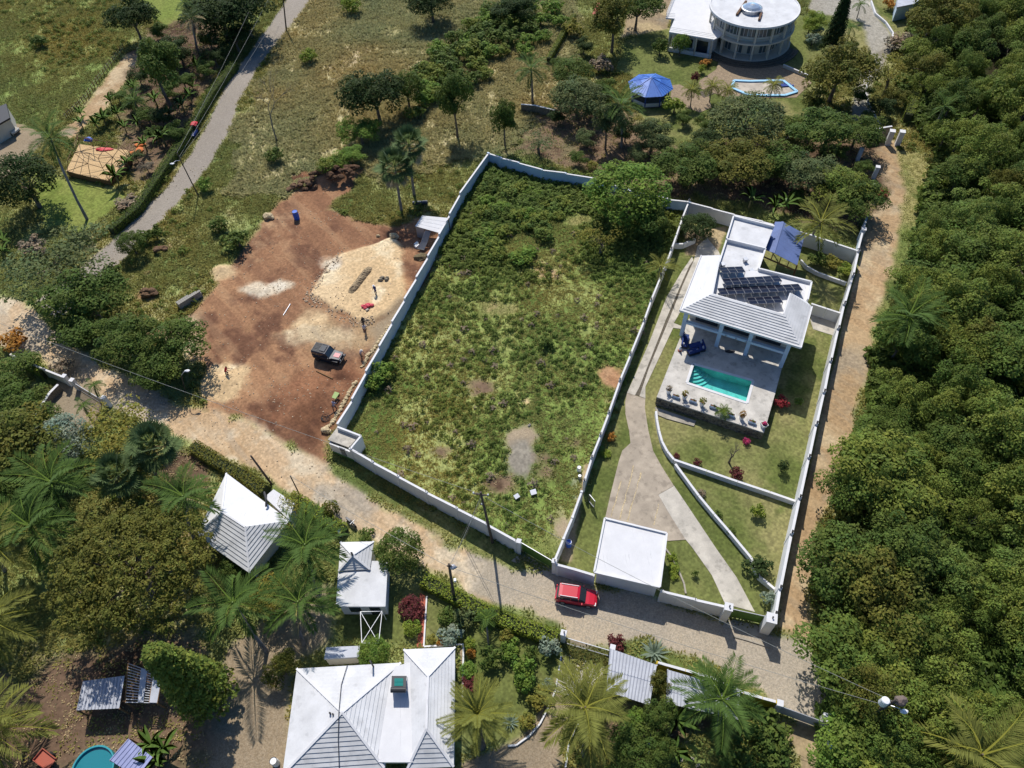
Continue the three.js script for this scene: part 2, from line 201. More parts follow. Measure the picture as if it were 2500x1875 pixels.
layer('garden', C.soil, [[28.09,-39.61], [39.14,-51.61], [65.89,-49.10], [60.34,-33.22], [55.59,-23.68], [43.20,-30.12]], 2, 3, 0.08);
layer('lawn', C.lawn, [[27.16,-88.47], [36.24,-91.32], [44.94,-74.01], [37.20,-66.60], [39.44,-52.98], [27.50,-49.96], [25.35,-57.16], [28.88,-69.04], [23.65,-76.23]], 1, 1.2, 0.04);
layer('lawn', C.lawn, [[63.52,-92.19], [79.90,-100.61], [89.49,-99.48], [83.10,-82.34], [76.49,-79.40], [59.31,-70.84]], 1, 1.2, 0.04);
layer('lawn', C.lawn, [[32.14,-89.83], [45.17,-79.19], [67.27,-91.77], [59.49,-59.75], [52.96,-54.52], [33.67,-57.09], [25.71,-65.39]], 1, 1, 0.0);
layer('driveway', C.ash, [[82.27,-104.67], [80.50,-92.26], [80.73,-83.53], [77.47,-75.75], [71.06,-66.37], [67.65,-58.95], [65.50,-49.14], [62.00,-49.47], [63.11,-57.91], [70.13,-71.39], [74.12,-77.87], [75.96,-88.82], [67.47,-95.78], [70.48,-106.08]], 0.7, 0.9, 0.02);
layer('yard', C.apron, [[28.49,-98.19], [34.33,-110.41], [42.47,-109.44], [36.24,-91.32], [26.09,-87.64]], 0.6, 0.8, 0.02);
layer('lawn', C.lawn, [[29.04,-32.45], [42.91,-29.04], [53.38,-21.28], [41.08,2.90], [27.85,29.71], [25.42,33.35], [3.70,25.92], [11.35,9.57], [19.49,-9.26]], 0.2, 0.2, 0.02);
layer('yard', C.apron, [[27.97,-28.64], [34.84,-28.61], [31.52,-21.51], [27.25,-22.88]], 0.3, 0.4, 0);
layer('path', C.apron, [[5.83,19.48], [8.25,12.73], [9.26,12.80], [7.16,19.57], [5.38,25.47], [4.17,25.13]], 0.3, 0.4, 0);
for (const [x, z, a, b, c] of [[1.42,3.18, 2.2, 1.4, C.sand], [0.90,8.53, 2.6, 2.6, C.grit], [0.86,11.59, 2.4, 2.4, C.ash], [6.44,9.59, 2, 1.2, C.soil], [3.64,12.44, 1.6, 3, C.soil], [6.65,16.48, 1.2, 3.4, C.ash], [5.14,21.21, 1.1, 4, C.grit], [-0.79,-13.92, 2.6, 0.9, C.verge], [-4.37,0.89, 2.2, 1.2, C.soil], [-9.70,9.56, 1.4, 1, C.soil], [11.97,-31.63, 3, 1.2, C.verge], [13.23,0.19, 0.5, 1.2, C.red], [-2.38,14.97, 1.8, 1, C.soil], [1.81,23.31, 2, 1, C.verge]]) blot('vacant_lot', c, x, z, a, b, 0.6, 1.2, 0.08);
layer('yard', C.grit, [[-63.00,-0.46], [-61.89,-5.07], [-60.16,-6.57], [-53.73,-0.97], [-54.07,2.01], [-55.00,4.85], [-61.17,3.36]], 0.4, 0.6, 0.02);
layer('lawn', C.verge, [[-39.32,7.28], [-31.48,12.16], [-22.88,18.03], [-17.19,21.32], [-12.27,24.99], [-6.08,28.81], [3.18,32.36], [3.53,34.08], [-6.59,29.30], [-11.66,27.44], [-21.56,20.19], [-31.10,14.43], [-39.38,9.67]], 0.4, 0.6, 0.05);
layer('garden', C.lawn, [[-21.38,21.93], [-11.68,26.91], [3.05,34.05], [3.00,37.55], [1.07,41.82], [-2.62,43.70], [-6.63,43.09], [-7.08,33.74], [-12.41,33.45], [-20.27,32.53]], 0.5, 0.6, 0.04);
layer('yard', C.grit, [[-31.98,45.82], [-32.41,32.84], [-28.48,30.10], [-27.30,28.12], [-25.04,26.14], [-20.91,26.38], [-19.92,33.52], [-23.33,35.22], [-23.62,46.23]], 1, 1.4, 0.03);
layer('yard', C.soil, [[-56.83,33.89], [-41.08,31.39], [-35.03,29.73], [-32.41,32.84], [-31.98,45.82], [-52.48,44.82]], 2, 2.5, 0.06);
layer('yard', C.soil, [[-43.56,6.66], [-39.09,8.33], [-37.38,13.72], [-42.19,14.68], [-44.90,10.65]], 1, 1.5, 0.05);
layer('gravel_driveway', C.grit, [[-7.28,47.79], [-6.85,45.10], [-2.62,43.62], [-0.80,42.97], [1.64,40.14], [2.77,37.54], [5.06,38.11], [5.66,41.21], [3.62,43.61], [2.77,48.28]], 0.3, 0.3, 0.02);
layer('garden', C.field, [[3.18,43.59], [5.21,41.18], [8.48,40.49], [11.39,42.35], [15.85,42.58], [23.83,42.99], [23.86,49.30], [2.77,48.28]], 0.8, 1, 0.06);
layer('garden', C.soil, [[8.14,39.60], [13.47,40.75], [20.29,42.81], [15.53,44.21], [9.90,46.33], [7.60,43.81]], 1.2, 1.5, 0.05);
layer('dirt_driveway', C.apron, [[23.33,42.33], [28.31,44.45], [27.04,47.18], [26.78,49.45], [23.65,49.29], [24.70,46.28]], 0.5, 0.6, 0.02);
// coarse signed distances to every outline, read back with noise at the edge
const CELL = 0.4, NCX = Math.ceil((GX1 - GX0) / CELL) + 1;
for (const L of LAYERS) {
  const m = L.soft + L.warp + 1, xs = L.poly.map((q) => q[0]), zs = L.poly.map((q) => q[1]);
  L.x0 = Math.max(GX0, Math.min(...xs) - m); L.x1 = Math.min(GX1, Math.max(...xs) + m); L.z0 = Math.max(GZ0, Math.min(...zs) - m); L.z1 = Math.min(GZ1, Math.max(...zs) + m);
  L.w = Math.max(2, Math.ceil((L.x1 - L.x0) / CELL) + 2); L.h = Math.max(2, Math.ceil((L.z1 - L.z0) / CELL) + 2); L.d = new Float32Array(L.w * L.h);
  const p = L.poly, n = p.length;
  for (let j = 0; j < L.h; j++) for (let i = 0; i < L.w; i++) {
    const x = L.x0 + i * CELL, z = L.z0 + j * CELL; let inside = false, best = 1e9;
    for (let a = 0, b = n - 1; a < n; b = a++) {
      const [ax, az] = p[a], [bx, bz] = p[b]; if ((az > z) !== (bz > z) && x < (bx - ax) * (z - az) / (bz - az) + ax) inside = !inside;
      const dx = bx - ax, dz = bz - az, t = clamp(((x - ax) * dx + (z - az) * dz) / (dx * dx + dz * dz)), ex = ax + dx * t - x, ez = az + dz * t - z; best = Math.min(best, ex * ex + ez * ez);
    }
    L.d[j * L.w + i] = (inside ? 1 : -1) * Math.min(Math.sqrt(best), 8);
  }
}
function weight(L, x, z) {
  const fx = (x - L.x0) / CELL, fz = (z - L.z0) / CELL, i = fx | 0, j = fz | 0; if (fx < 0 || fz < 0 || i >= L.w - 1 || j >= L.h - 1) return 0;
  const a = fx - i, b = fz - j, k = j * L.w + i, d = (L.d[k] * (1 - a) + L.d[k + 1] * a) * (1 - b) + (L.d[k + L.w] * (1 - a) + L.d[k + L.w + 1] * a) * b;
  return smooth(-L.soft, L.soft, d + L.grow + (n2(x, z, 33) - 0.5) * 2 * L.warp);
}
// heaps and hollows of loose earth [x, z, radius, height, second radius, turn]
const HEAPS = [[-28.57,-46.50, 3.6, 1.5, 1.4, 0.1], [-30.83,-45.43, 2, 1, 1.2, 0], [-34.73,-45.14, 1.6, 0.5, 1.2, 0], [-26.26,-47.19, 1.6, 0.9, 1, 0], [-43.54,-25.26, 1.4, 0.5, 1.1, 0], [-37.93,-20.34, 2.2, 0.3, 1.2, 0.2], [-39.02,-3.07, 2, 0.45, 1.6, 0], [-54.80,-25.33, 0.8, 0.35, 0.8, 0], [-53.35,-20.27, 1, 0.35, 0.9, 0], [0.89,8.74, 1.6, 0.35, 1.4, 0], [0.99,11.27, 1.8, 0.25, 1.8, 0], [-64.83,-47.16, 1.5, 0.5, 1.2, 0]];
function roughAt(x, z) { let r = 0.2; for (const L of LAYERS) { if (x < L.x0 || x > L.x1 || z < L.z0 || z > L.z1) continue; const w = weight(L, x, z); if (w > 0) r = lerp(r, L.rough, w); } return r; }
const heapAt = (x, z) => { let h = 0; for (const [cx, cz, a, hh, b, t] of HEAPS) { const dx = x - cx, dz = z - cz, u = (dx * Math.cos(t) + dz * Math.sin(t)) / a, v = (-dx * Math.sin(t) + dz * Math.cos(t)) / b, q = u * u + v * v; if (q < 4) h += hh * Math.exp(-q * 1.4) * (0.75 + 0.5 * lookS(NB, x * 12, z * 12)); } return h; };
const PADH = LAYERS.find((L) => L.region === 'building_pad');
const STEP = 0.5, MX = Math.round((GX1 - GX0) / STEP), MZ = Math.round((GZ1 - GZ0) / STEP);
const HG = new Float32Array((MX + 1) * (MZ + 1));
for (let j = 0; j <= MZ; j++) for (let i = 0; i <= MX; i++) { const x = GX0 + i * STEP, z = GZ0 + j * STEP; HG[j * (MX + 1) + i] = roughAt(x, z) * (lookS(NB, x * 5, z * 5) * 1.2 + lookS(NA, x * 3, z * 3) - 1.25) + heapAt(x, z) + 0.35 * smooth(-0.6, 1.2, PADH ? (weight(PADH, x, z) * 1.8 - 0.6) : -1); }
const hgt = (x, z) => { const fx = clamp((x - GX0) / STEP, 0, MX - 1.001), fz = clamp((z - GZ0) / STEP, 0, MZ - 1.001), i = fx | 0, j = fz | 0, a = fx - i, b = fz - j, k = j * (MX + 1) + i; return lerp(lerp(HG[k], HG[k + 1], a), lerp(HG[k + MX + 1], HG[k + MX + 2], a), b); };
{
  const TS = 2048, TW = (GX1 - GX0) / 2, TH = (GZ1 - GZ0) / 2, tiles = [];
  for (let tz = 0; tz < 2; tz++) for (let txx = 0; txx < 2; txx++) {
    const X0 = GX0 + txx * TW, Z0 = GZ0 + tz * TH, d = new Uint8Array(TS * TS * 4), sx = TW / TS, sz = TH / TS;
    for (let y = 0; y < TS; y++) { const z = Z0 + (y + 0.5) * sz; for (let x = 0; x < TS; x++) { C.wild(X0 + (x + 0.5) * sx, z); const i = (y * TS + x) * 4; d[i] = out[0] * 255; d[i + 1] = out[1] * 255; d[i + 2] = out[2] * 255; d[i + 3] = 255; } }
    for (const L of LAYERS) {
      const a0 = Math.max(0, Math.floor((L.x0 - X0) / sx)), a1 = Math.min(TS, Math.ceil((L.x1 - X0) / sx)), b0 = Math.max(0, Math.floor((L.z0 - Z0) / sz)), b1 = Math.min(TS, Math.ceil((L.z1 - Z0) / sz));
      for (let y = b0; y < b1; y++) { const z = Z0 + (y + 0.5) * sz; for (let x = a0; x < a1; x++) { const wx = X0 + (x + 0.5) * sx, w = weight(L, wx, z); if (w <= 0) continue; L.c(wx, z); const i = (y * TS + x) * 4; d[i] += (out[0] * 255 - d[i]) * w; d[i + 1] += (out[1] * 255 - d[i + 1]) * w; d[i + 2] += (out[2] * 255 - d[i + 2]) * w; } }
    }
    const t = new THREE.DataTexture(d, TS, TS); t.magFilter = THREE.LinearFilter; t.minFilter = THREE.LinearMipmapLinearFilter; t.generateMipmaps = true; t.colorSpace = THREE.SRGBColorSpace; t.needsUpdate = true;
    tiles.push(mat([1, 1, 1], 1, { map: t, bumpMap: TX.bump, bumpScale: 0.02, specularIntensity: 0.2 }));
  }
  // the sheet is cut along the outlines of roads, plots and lawns; all pieces share vertices and texture
  const pos = new Float32Array((MX + 1) * (MZ + 1) * 3), nor = new Float32Array(pos.length);
  for (let j = 0; j <= MZ; j++) for (let i = 0; i <= MX; i++) { const k = j * (MX + 1) + i; pos[k * 3] = GX0 + i * STEP; pos[k * 3 + 1] = HG[k]; pos[k * 3 + 2] = GZ0 + j * STEP; const l = HG[k - (i > 0)], r = HG[k + (i < MX)], u = HG[k - (j > 0) * (MX + 1)], dn = HG[k + (j < MZ) * (MX + 1)], n = V((l - r) / (2 * STEP), 1, (u - dn) / (2 * STEP)).normalize(); nor.set([n.x, n.y, n.z], k * 3); }
  const regions = {};
  for (let j = 0; j < MZ; j++) for (let i = 0; i < MX; i++) {
    const x = GX0 + (i + 0.5) * STEP, z = GZ0 + (j + 0.5) * STEP; let reg = 'ground';
    for (const L of LAYERS) if (x > L.x0 && x < L.x1 && z > L.z0 && z < L.z1 && weight(L, x, z) > 0.5) reg = L.region;
    const tile = (x < (GX0 + GX1) / 2 ? 0 : 1) + (z < (GZ0 + GZ1) / 2 ? 0 : 2); ((regions[reg] ??= [[], [], [], []])[tile]).push(j * (MX + 1) + i);
  }
  for (const [name, lists] of Object.entries(regions)) {
    const map = new Map(), p = [], nn = [], uv = [], ix = [], g = new THREE.BufferGeometry(); let start = 0;
    lists.forEach((cells, tile) => {
      map.clear(); const X0 = GX0 + (tile & 1) * TW, Z0 = GZ0 + (tile >> 1) * TH;
      const vtx = (k) => { if (!map.has(k)) { map.set(k, p.length / 3); p.push(pos[k * 3], pos[k * 3 + 1], pos[k * 3 + 2]); nn.push(nor[k * 3], nor[k * 3 + 1], nor[k * 3 + 2]); uv.push((pos[k * 3] - X0) / TW, (pos[k * 3 + 2] - Z0) / TH); } return map.get(k); };
      for (const k of cells) { const a = vtx(k), b = vtx(k + 1), c = vtx(k + MX + 1), e = vtx(k + MX + 2); ix.push(a, c, b, b, c, e); }
      if (cells.length) { g.addGroup(start, cells.length * 6, tile); start += cells.length * 6; }
    });
    g.setAttribute('position', new THREE.Float32BufferAttribute(p, 3)); g.setAttribute('normal', new THREE.Float32BufferAttribute(nn, 3)); g.setAttribute('uv', new THREE.Float32BufferAttribute(uv, 2)); g.setIndex(ix);
    const o = new THREE.Mesh(g, tiles); o.name = numbered(name); o.userData = { kind: 'structure' }; scene.add(o);
  }
  // land beyond, out to the horizon
  const far = new MB(), B = 900; for (const [x0, x1, z0, z1] of [[-B, B, -B, GZ0], [-B, B, GZ1, B], [-B, GX0, GZ0, GZ1], [GX1, B, GZ0, GZ1]]) far.quad(V(x0, -0.06, z0), V(x0, -0.06, z1), V(x1, -0.06, z1), V(x1, -0.06, z0));
  structure('distant_land', far, mat([0.09, 0.1, 0.04], 1));
}
console.log('ground', performance.now() | 0);

// ---------- walls, gates, paving ----------
const A2 = (p) => Math.atan2(-(p[1][1] - p[0][1]), p[1][0] - p[0][0]);
function seg(mb, [ax, az], [bx, bz], y0, ha, hb, th) { // upright wall piece between two points, heights ha and hb
  const dx = bx - ax, dz = bz - az, L = Math.hypot(dx, dz), nx = -dz / L * th / 2, nz = dx / L * th / 2;
  const q = (x, y, z, s) => V(x + nx * s, y, z + nz * s), a = [q(ax, y0, az, -1), q(ax, y0, az, 1), q(ax, ha, az, 1), q(ax, ha, az, -1)], b = [q(bx, y0, bz, -1), q(bx, y0, bz, 1), q(bx, hb, bz, 1), q(bx, hb, bz, -1)];
  for (let i = 0; i < 4; i++) { const j = (i + 1) % 4; mb.quad(a[i], a[j], b[j], b[i]); } mb.quad(a[3], a[2], a[1], a[0]); return mb.quad(b[0], b[1], b[2], b[3]);
}
function wallRun(name, label, pts, { h = 2.4, th = 0.2, m = MAT.white, saw = 0, pillar = 0, up = 0.08, lamp = false, spike = false, cope = true, cat = 'wall', group } = {}) {
  const t = thing(name, label, cat, [pts[0][0], 0, pts[0][1]], group), M = (i, f) => { const [a, b] = [pts[i], pts[i + 1]]; return [lerp(a[0], b[0], f), lerp(a[1], b[1], f)]; };
  for (let i = 0; i + 1 < pts.length; i++) {
    const L = Math.hypot(pts[i + 1][0] - pts[i][0], pts[i + 1][1] - pts[i][1]), g = 0.015 / L;
    const p = wpart(t, 'panel', seg(new MB(), M(i, g), M(i, 1 - g), -0.2, h - saw, h + saw, th), m);
    if (cope) { const mb = new MB(), a = M(i, g * 1.5), b = M(i, 1 - g * 1.5); seg(mb, a, b, h - saw + 0.002, h - saw + 0.06, h + saw + 0.06, th + 0.05); wpart(p, 'coping', mb, MAT.cleanRoof); }
  }
  if (pillar) pts.forEach(([x, z], i) => {
    const ang = A2([pts[Math.max(0, i - 1)], pts[Math.min(pts.length - 1, i + 1)]]), mb = new MB().box(x, -0.2, z, pillar, h + saw + up + 0.2, th + 0.1, ang); wpart(t, 'pillar', mb, m);
    if (spike) wpart(t, 'spike', new MB().bar(V(x, h + saw + up, z), V(x, h + saw + up + 0.55, z), 0.05), MAT.blackMetal);
    if (lamp) { const l = new MB().box(x, h + saw + up, z, 0.16, 0.28, 0.16, ang); l.box(x, h + saw + up + 0.28, z, 0.24, 0.05, 0.24, ang); wpart(t, 'lamp_post', l, MAT.blackMetal); }
  });
  return t;
}
wallRun('boundary_wall', 'long white stepped wall between the red building plot and the grassy lot', [[-1.90,-47.84], [-6.68,-37.24], [-8.31,-32.25], [-9.87,-27.56], [-11.47,-22.88], [-13.02,-18.53], [-14.55,-14.26], [-16.07,-9.99], [-17.54,-5.68], [-19.01,-1.46], [-20.44,2.99], [-21.91,6.77]], { saw: 0.2, th: 0.22 });
wallRun('boundary_wall', 'white pillared wall across the far end of the grassy lot', [[-1.85,-47.92], [0.16,-46.46], [3.04,-44.82], [6.79,-42.54], [10.60,-41.25], [15.18,-39.40], [20.17,-36.14], [26.29,-33.17], [29.25,-32.18]], { h: 2.3, saw: 0.08, pillar: 0.45, up: 0.02, m: MAT.blueWall });
wallRun('boundary_wall', 'white wall of the grassy lot along the dirt road', [[-19.88,10.57], [-17.11,12.62], [-13.98,14.77], [-10.58,17.12], [-7.08,19.39], [-3.73,21.57], [-0.54,23.84]], { h: 2.7, saw: 0.1, pillar: 0.3, up: 0.02, spike: true });
wallRun('boundary_wall', 'thin white wall between the grassy lot and the pool house drive', [[29.34,-32.59], [27.49,-28.47], [24.66,-21.73], [22.23,-16.41], [20.03,-11.62], [18.50,-7.93], [15.81,-2.10], [13.83,2.16], [11.81,7.06], [10.39,10.32], [8.98,13.44], [7.77,16.59]], { h: 2.2, saw: 0.08, pillar: 0.26, up: 0.14, lamp: true, th: 0.18 });
wallRun('boundary_wall', 'short white wall beside the garage lawn, past the small open gate', [[7.32,17.89], [5.97,21.06], [4.75,23.60], [3.61,26.02]], { h: 2.2, saw: 0.05, pillar: 0.26, up: 0.06, th: 0.18 });
wallRun('boundary_wall', 'white wall behind the pool house, below the garden trees', [[29.45,-32.11], [32.44,-30.41], [35.45,-28.66], [39.31,-26.75], [46.11,-22.87], [48.73,-21.08], [51.38,-19.15]], { h: 2.3, saw: 0.05, pillar: 0.3, up: 0.02 });
wallRun('boundary_wall', 'tall white wall with dark lamps along the right hand dirt track', [[51.26,-18.75], [48.87,-13.90], [45.94,-8.58], [43.77,-4.28], [41.07,1.14], [38.76,6.00], [36.41,10.68], [34.19,15.23], [31.65,20.40], [29.56,24.65], [26.69,30.71], [25.49,33.40]], { h: 2.6, saw: 0.14, pillar: 0.34, up: 0.1, lamp: true, th: 0.24 });
wallRun('boundary_wall', 'short white front wall left of the flat garage roof', [[3.82,26.81], [5.55,27.42], [7.52,28.18]], { h: 2.6, pillar: 0.3, up: 0.02 });
wallRun('boundary_wall', 'white front wall right of the garage, beside the gravel road', [[14.43,30.36], [17.68,31.46], [20.63,32.41]], { h: 2.6, saw: 0.06, pillar: 0.3, up: 0.02, spike: true });
wallRun('garden_wall', 'low curved white wall below the stone pool terrace', [[17.98,6.21], [17.88,7.57], [17.86,9.18], [17.96,10.76], [18.36,12.24], [18.96,13.46], [22.56,15.26], [25.84,16.92], [29.21,18.56], [31.81,19.88]], { h: 0.8, th: 0.22 });
wallRun('garden_wall', 'low white diagonal wall along the curving drive', [[19.01,14.02], [20.95,18.45], [22.22,20.93], [23.37,23.03], [25.11,26.41], [25.46,28.55], [26.76,30.09]], { h: 0.75, th: 0.22 });
wallRun('garden_wall', 'thin curved white kerb wall behind the pool house', [[43.75,-19.76], [44.22,-18.33], [45.39,-16.99], [46.95,-15.88], [48.85,-14.57]], { h: 0.6, th: 0.18 });
wallRun('garden_wall', 'white wall beside the concrete side yard of the pool house', [[41.95,-9.67], [43.72,-8.59], [45.51,-7.51]], { h: 1.9, th: 0.2 });
wallRun('planter_wall', 'white low wall round the small tree at the back drive', [[25.83,-24.38], [27.09,-24.27], [29.18,-25.31]], { h: 0.9, th: 0.2 });
wallRun('boundary_wall', 'yellow wall beside the carport on the gravel road', [[12.88,37.44], [15.47,38.32], [18.07,39.24], [20.62,40.66], [22.29,41.27], [23.47,41.66]], { h: 2.2, m: MAT.yellow, pillar: 0.3, up: 0.02 });
wallRun('garden_wall', 'narrow bright blue wall between the two lower yards', [[11.57,42.62], [10.91,45.17]], { h: 1.0, m: MAT.brightBlue, th: 0.2, cope: false });
wallRun('boundary_wall', 'low tan wall past the blue roofed gate hut', [[28.52,43.34], [30.24,43.93]], { h: 1.4, m: MAT.cream });
wallRun('boundary_wall', 'weathered stone wall with a cap along the left gravel yard', [[-60.61,-3.22], [-61.27,-1.87], [-61.61,-0.14], [-61.89,1.93]], { h: 1.2, m: MAT.stone, th: 0.3 });
wallRun('boundary_wall', 'cream wall under the clipped hedge on the left road side', [[-68.57,-8.56], [-63.15,-5.66], [-59.99,-4.11]], { h: 1.6, m: MAT.cream, th: 0.2, pillar: 0.4, up: 0.2 });
wallRun('garden_wall', 'white coping wall along the house drive at the top', [[80.84,-97.29], [79.86,-91.91], [80.70,-88.03], [80.58,-83.65], [78.24,-77.83]], { h: 0.4, th: 0.25 });
wallRun('garden_wall', 'broken white kerb line below the olive tree at the top drive', [[70.59,-68.51], [68.18,-63.04], [67.44,-59.58], [67.24,-52.86]], { h: 0.3, th: 0.25 });
wallRun('boundary_wall', 'dark vine hung wall at the bend of the right track', [[62.82,-48.59], [67.36,-49.38]], { h: 2.2, m: MAT.stone, th: 0.25 });
wallRun('boundary_wall', 'low grey wall behind the garden, under the lone palm', [[4.47,-63.61], [7.05,-62.97], [10.59,-61.08]], { h: 1.4, m: MAT.stone, th: 0.25 });
wallRun('boundary_wall', 'weathered blue capped wall beside the track, under the trees', [[55.58,-27.04], [53.93,-24.03], [51.88,-20.00]], { h: 2.0, m: MAT.blueWall, th: 0.22 });
function pillarAt(label, x, z, h, s, ang, m = MAT.white, lamps = 1) {
  const t = thing('gate_pillar', label, 'pillar', [x, 0, z], 'gate pillars', ang); part(t, 'shaft', new MB().box(0, -0.2, 0, s, h + 0.2, s), m); part(t, 'cap', new MB().box(0, h + 0.002, 0, s + 0.1, 0.09, s + 0.1), MAT.cleanRoof);
  for (let k = 0; k < lamps; k++) part(t, 'lamp', new MB().box(0.05, h + 0.09, 0, 0.1, 0.26, 0.1).box(0.05, h + 0.35, 0, 0.15, 0.03, 0.15), MAT.blackMetal); return t;
}
const aw = A2([[14.43,30.36], [20.63,32.41]]);
pillarAt('white gate pillar left of the green sliding gate, nearest the drive', 20.76,32.66, 3.3, 0.75, aw);
pillarAt('large white corner pillar with lamps where the track meets the road', 24.75,34.08, 3.4, 0.95, aw);
pillarAt('white end pillar of the grassy lot wall, by the dark green gate', -0.20,24.00, 3.0, 0.42, aw, MAT.white, 0);
pillarAt('white pillar between the lot gate and the red car', 3.48,26.54, 3.0, 0.42, aw);
pillarAt('white pillar at the left end of the slatted yard gate', 3.84,34.07, 2.4, 0.5, aw, MAT.white, 1);
pillarAt('white pillar between the slatted gate and the metal carport roof', 8.61,35.78, 2.4, 0.45, aw, MAT.white, 0);
pillarAt('white pillar at the end of the yellow wall', 23.77,41.85, 2.4, 0.5, aw, MAT.white, 0);
pillarAt('cream pillar beside the blue roofed gate hut', 27.77,43.41, 2.5, 0.7, aw, MAT.cream, 0);
pillarAt('white cap pillar of the left yard gate, upper one', -59.69,-3.97, 2, 0.5, aw, MAT.white, 0);
pillarAt('white cap pillar of the left yard gate, middle one', -58.38,-3.20, 2, 0.5, aw, MAT.white, 0);
pillarAt('white cap pillar of the left yard gate, lower one', -53.21,0.08, 2, 0.5, aw, MAT.white, 0);
pillarAt('blue and white pillar left of the far track gate', 66.61,-47.44, 2.6, 0.8, aw, MAT.white, 0);
pillarAt('blue and white pillar right of the far track gate', 68.19,-47.12, 2.6, 0.8, aw, MAT.white, 0);
pillarAt('blue capped post beside the track, upper one', 60.23,-43.57, 2.2, 0.6, aw, MAT.blueWall, 0);
pillarAt('blue capped post beside the track, above the red flowers', 61.18,-38.54, 2.2, 0.6, aw, MAT.blueWall, 0);
pillarAt('blue capped post beside the track, nearest the red flowers', 58.93,-34.07, 2.2, 0.6, aw, MAT.blueWall, 0);
pillarAt('blue capped post at the head of the right hand wall', 53.88,-23.82, 2.3, 0.6, aw, MAT.blueWall, 0);
function slatGate(name, label, a, b, h, m, n, bars) {
  const t = thing(name, label, 'gate', [a[0], 0, a[1]]), P = (f, y) => V(lerp(a[0], b[0], f), y, lerp(a[1], b[1], f));
  wpart(t, 'frame', new MB().bar(P(0, 0.15), P(1, 0.15), 0.07).bar(P(0, h), P(1, h), 0.07).bar(P(0, 0.1), P(0, h), 0.07).bar(P(1, 0.1), P(1, h), 0.07), MAT.steel);
  for (let i = 0; i < n; i++) { if (bars) { const f = (i + 0.5) / n; wpart(t, 'bar', new MB().bar(P(f, 0.15), P(f, h), 0.04), m); } else { const f0 = i / n, f1 = (i + 0.985) / n; wpart(t, 'panel', seg(new MB(), [P(f0, 0).x, P(f0, 0).z], [P(f1, 0).x, P(f1, 0).z], 0.12, h - 0.02, h - 0.02, 0.05), m); } }
  return t;
}
slatGate('sliding_gate', 'dark green sheet gate at the corner of the grassy lot', [0.05,23.72], [3.38,26.11], 2.0, MAT.green, 6);
slatGate('sliding_gate', 'green sheet gate between the two large white pillars', [21.42,32.47], [24.89,33.49], 2.1, MAT.green, 6);
slatGate('slatted_gate', 'black slatted metal gate of the lower gravel yard', [4.07,34.36], [8.32,35.88], 1.8, MAT.blackMetal, 46, true);
slatGate('sheet_gate', 'grey sheet gate at the lower dirt driveway', [23.98,42.08], [27.42,43.59], 2.0, MAT.zinc, 7);
slatGate('bar_gate', 'white topped bar gate of the left gravel yard', [-58.37,-3.09], [-53.58,0.13], 1.6, MAT.steel, 40, true);
slatGate('sheet_gate', 'dark grey gate closing the far end of the track', [62.82,-48.96], [67.28,-49.80], 2.0, MAT.blackMetal, 5);
slatGate('garden_gate', 'small black open gate leaf beside the long thin wall', [8.25,18.06], [8.77,18.94], 1.7, MAT.blackMetal, 7, true);
// concrete drives and aprons, cast slabs a few centimetres proud of the lawn
const slabOf = (name, poly, m, y = 0.05) => structure(name, new MB().prism(poly.map(([x, z]) => [x, z]), -0.1, y), m);
slabOf('driveway', [[14.88,2.58], [17.12,3.60], [16.82,5.09], [16.73,8.56], [16.84,11.55], [17.44,13.63], [18.49,16.56], [16.46,17.63], [17.11,19.69], [18.59,23.52], [16.44,23.56], [16.00,25.37], [9.45,23.84], [9.92,20.17], [10.98,16.97], [12.45,12.80], [13.08,11.31], [14.25,10.26], [14.33,8.40], [14.23,5.85], [14.46,3.99]], MAT.drive);
slabOf('driveway', [[16.48,17.66], [18.52,16.59], [19.46,18.91], [20.56,21.72], [21.79,24.86], [23.25,28.27], [24.29,32.18], [21.36,31.12], [20.63,27.86], [19.09,24.41], [18.54,23.44], [17.16,19.77]], MAT.paleConcrete, 0.054);
slabOf('driveway', [[28.20,-22.31], [26.14,-19.39], [22.96,-14.25], [19.05,-5.72], [15.86,0.65], [14.89,2.54], [15.86,2.98], [16.64,1.67], [22.01,-9.69], [24.91,-15.53], [27.37,-20.31], [28.23,-21.53]], MAT.paleConcrete, 0.05);
slabOf('driveway', [[31.27,-26.33], [32.39,-23.02], [32.42,-22.36], [29.70,-22.19], [27.54,-17.53], [24.73,-11.77], [23.08,-9.16], [24.19,-8.41], [23.86,-7.99], [22.84,-8.28], [17.41,1.72], [17.13,3.56], [16.42,3.17], [18.37,-1.38], [22.54,-9.87], [25.81,-16.68], [28.32,-21.52], [29.46,-24.59]], MAT.paleConcrete, 0.05);
slabOf('gravel_strip', [[27.65,-20.80], [24.90,-15.49], [22.04,-9.64], [18.56,-2.60], [15.89,2.98], [16.39,3.17], [18.40,-1.38], [22.58,-9.91], [25.86,-16.73], [28.27,-21.47]], MAT.darkStone, 0.02);
slabOf('driveway', [[3.78,35.33], [7.86,36.97], [7.49,38.00], [4.44,39.88], [2.63,39.00], [3.28,36.96]], MAT.paleConcrete);
slabOf('gate_apron', [[-1.18,24.92], [-0.01,23.97], [3.28,26.30], [2.74,27.03]], MAT.concrete);
slabOf('gate_apron', [[21.11,32.70], [25.19,33.81], [24.43,34.88], [20.55,33.55]], MAT.concrete);
slabOf('side_yard', [[42.57,-9.68], [45.83,-7.75], [44.52,-5.13], [41.86,-6.63], [41.97,-8.29]], MAT.paleConcrete);
slabOf('yard_path', [[-56.58,0.36], [-55.90,0.41], [-55.80,3.36], [-56.30,3.33]], MAT.paver);
slabOf('yard_path', [[-55.05,0.47], [-54.33,0.65], [-54.46,2.40], [-55.22,2.08]], MAT.paver);
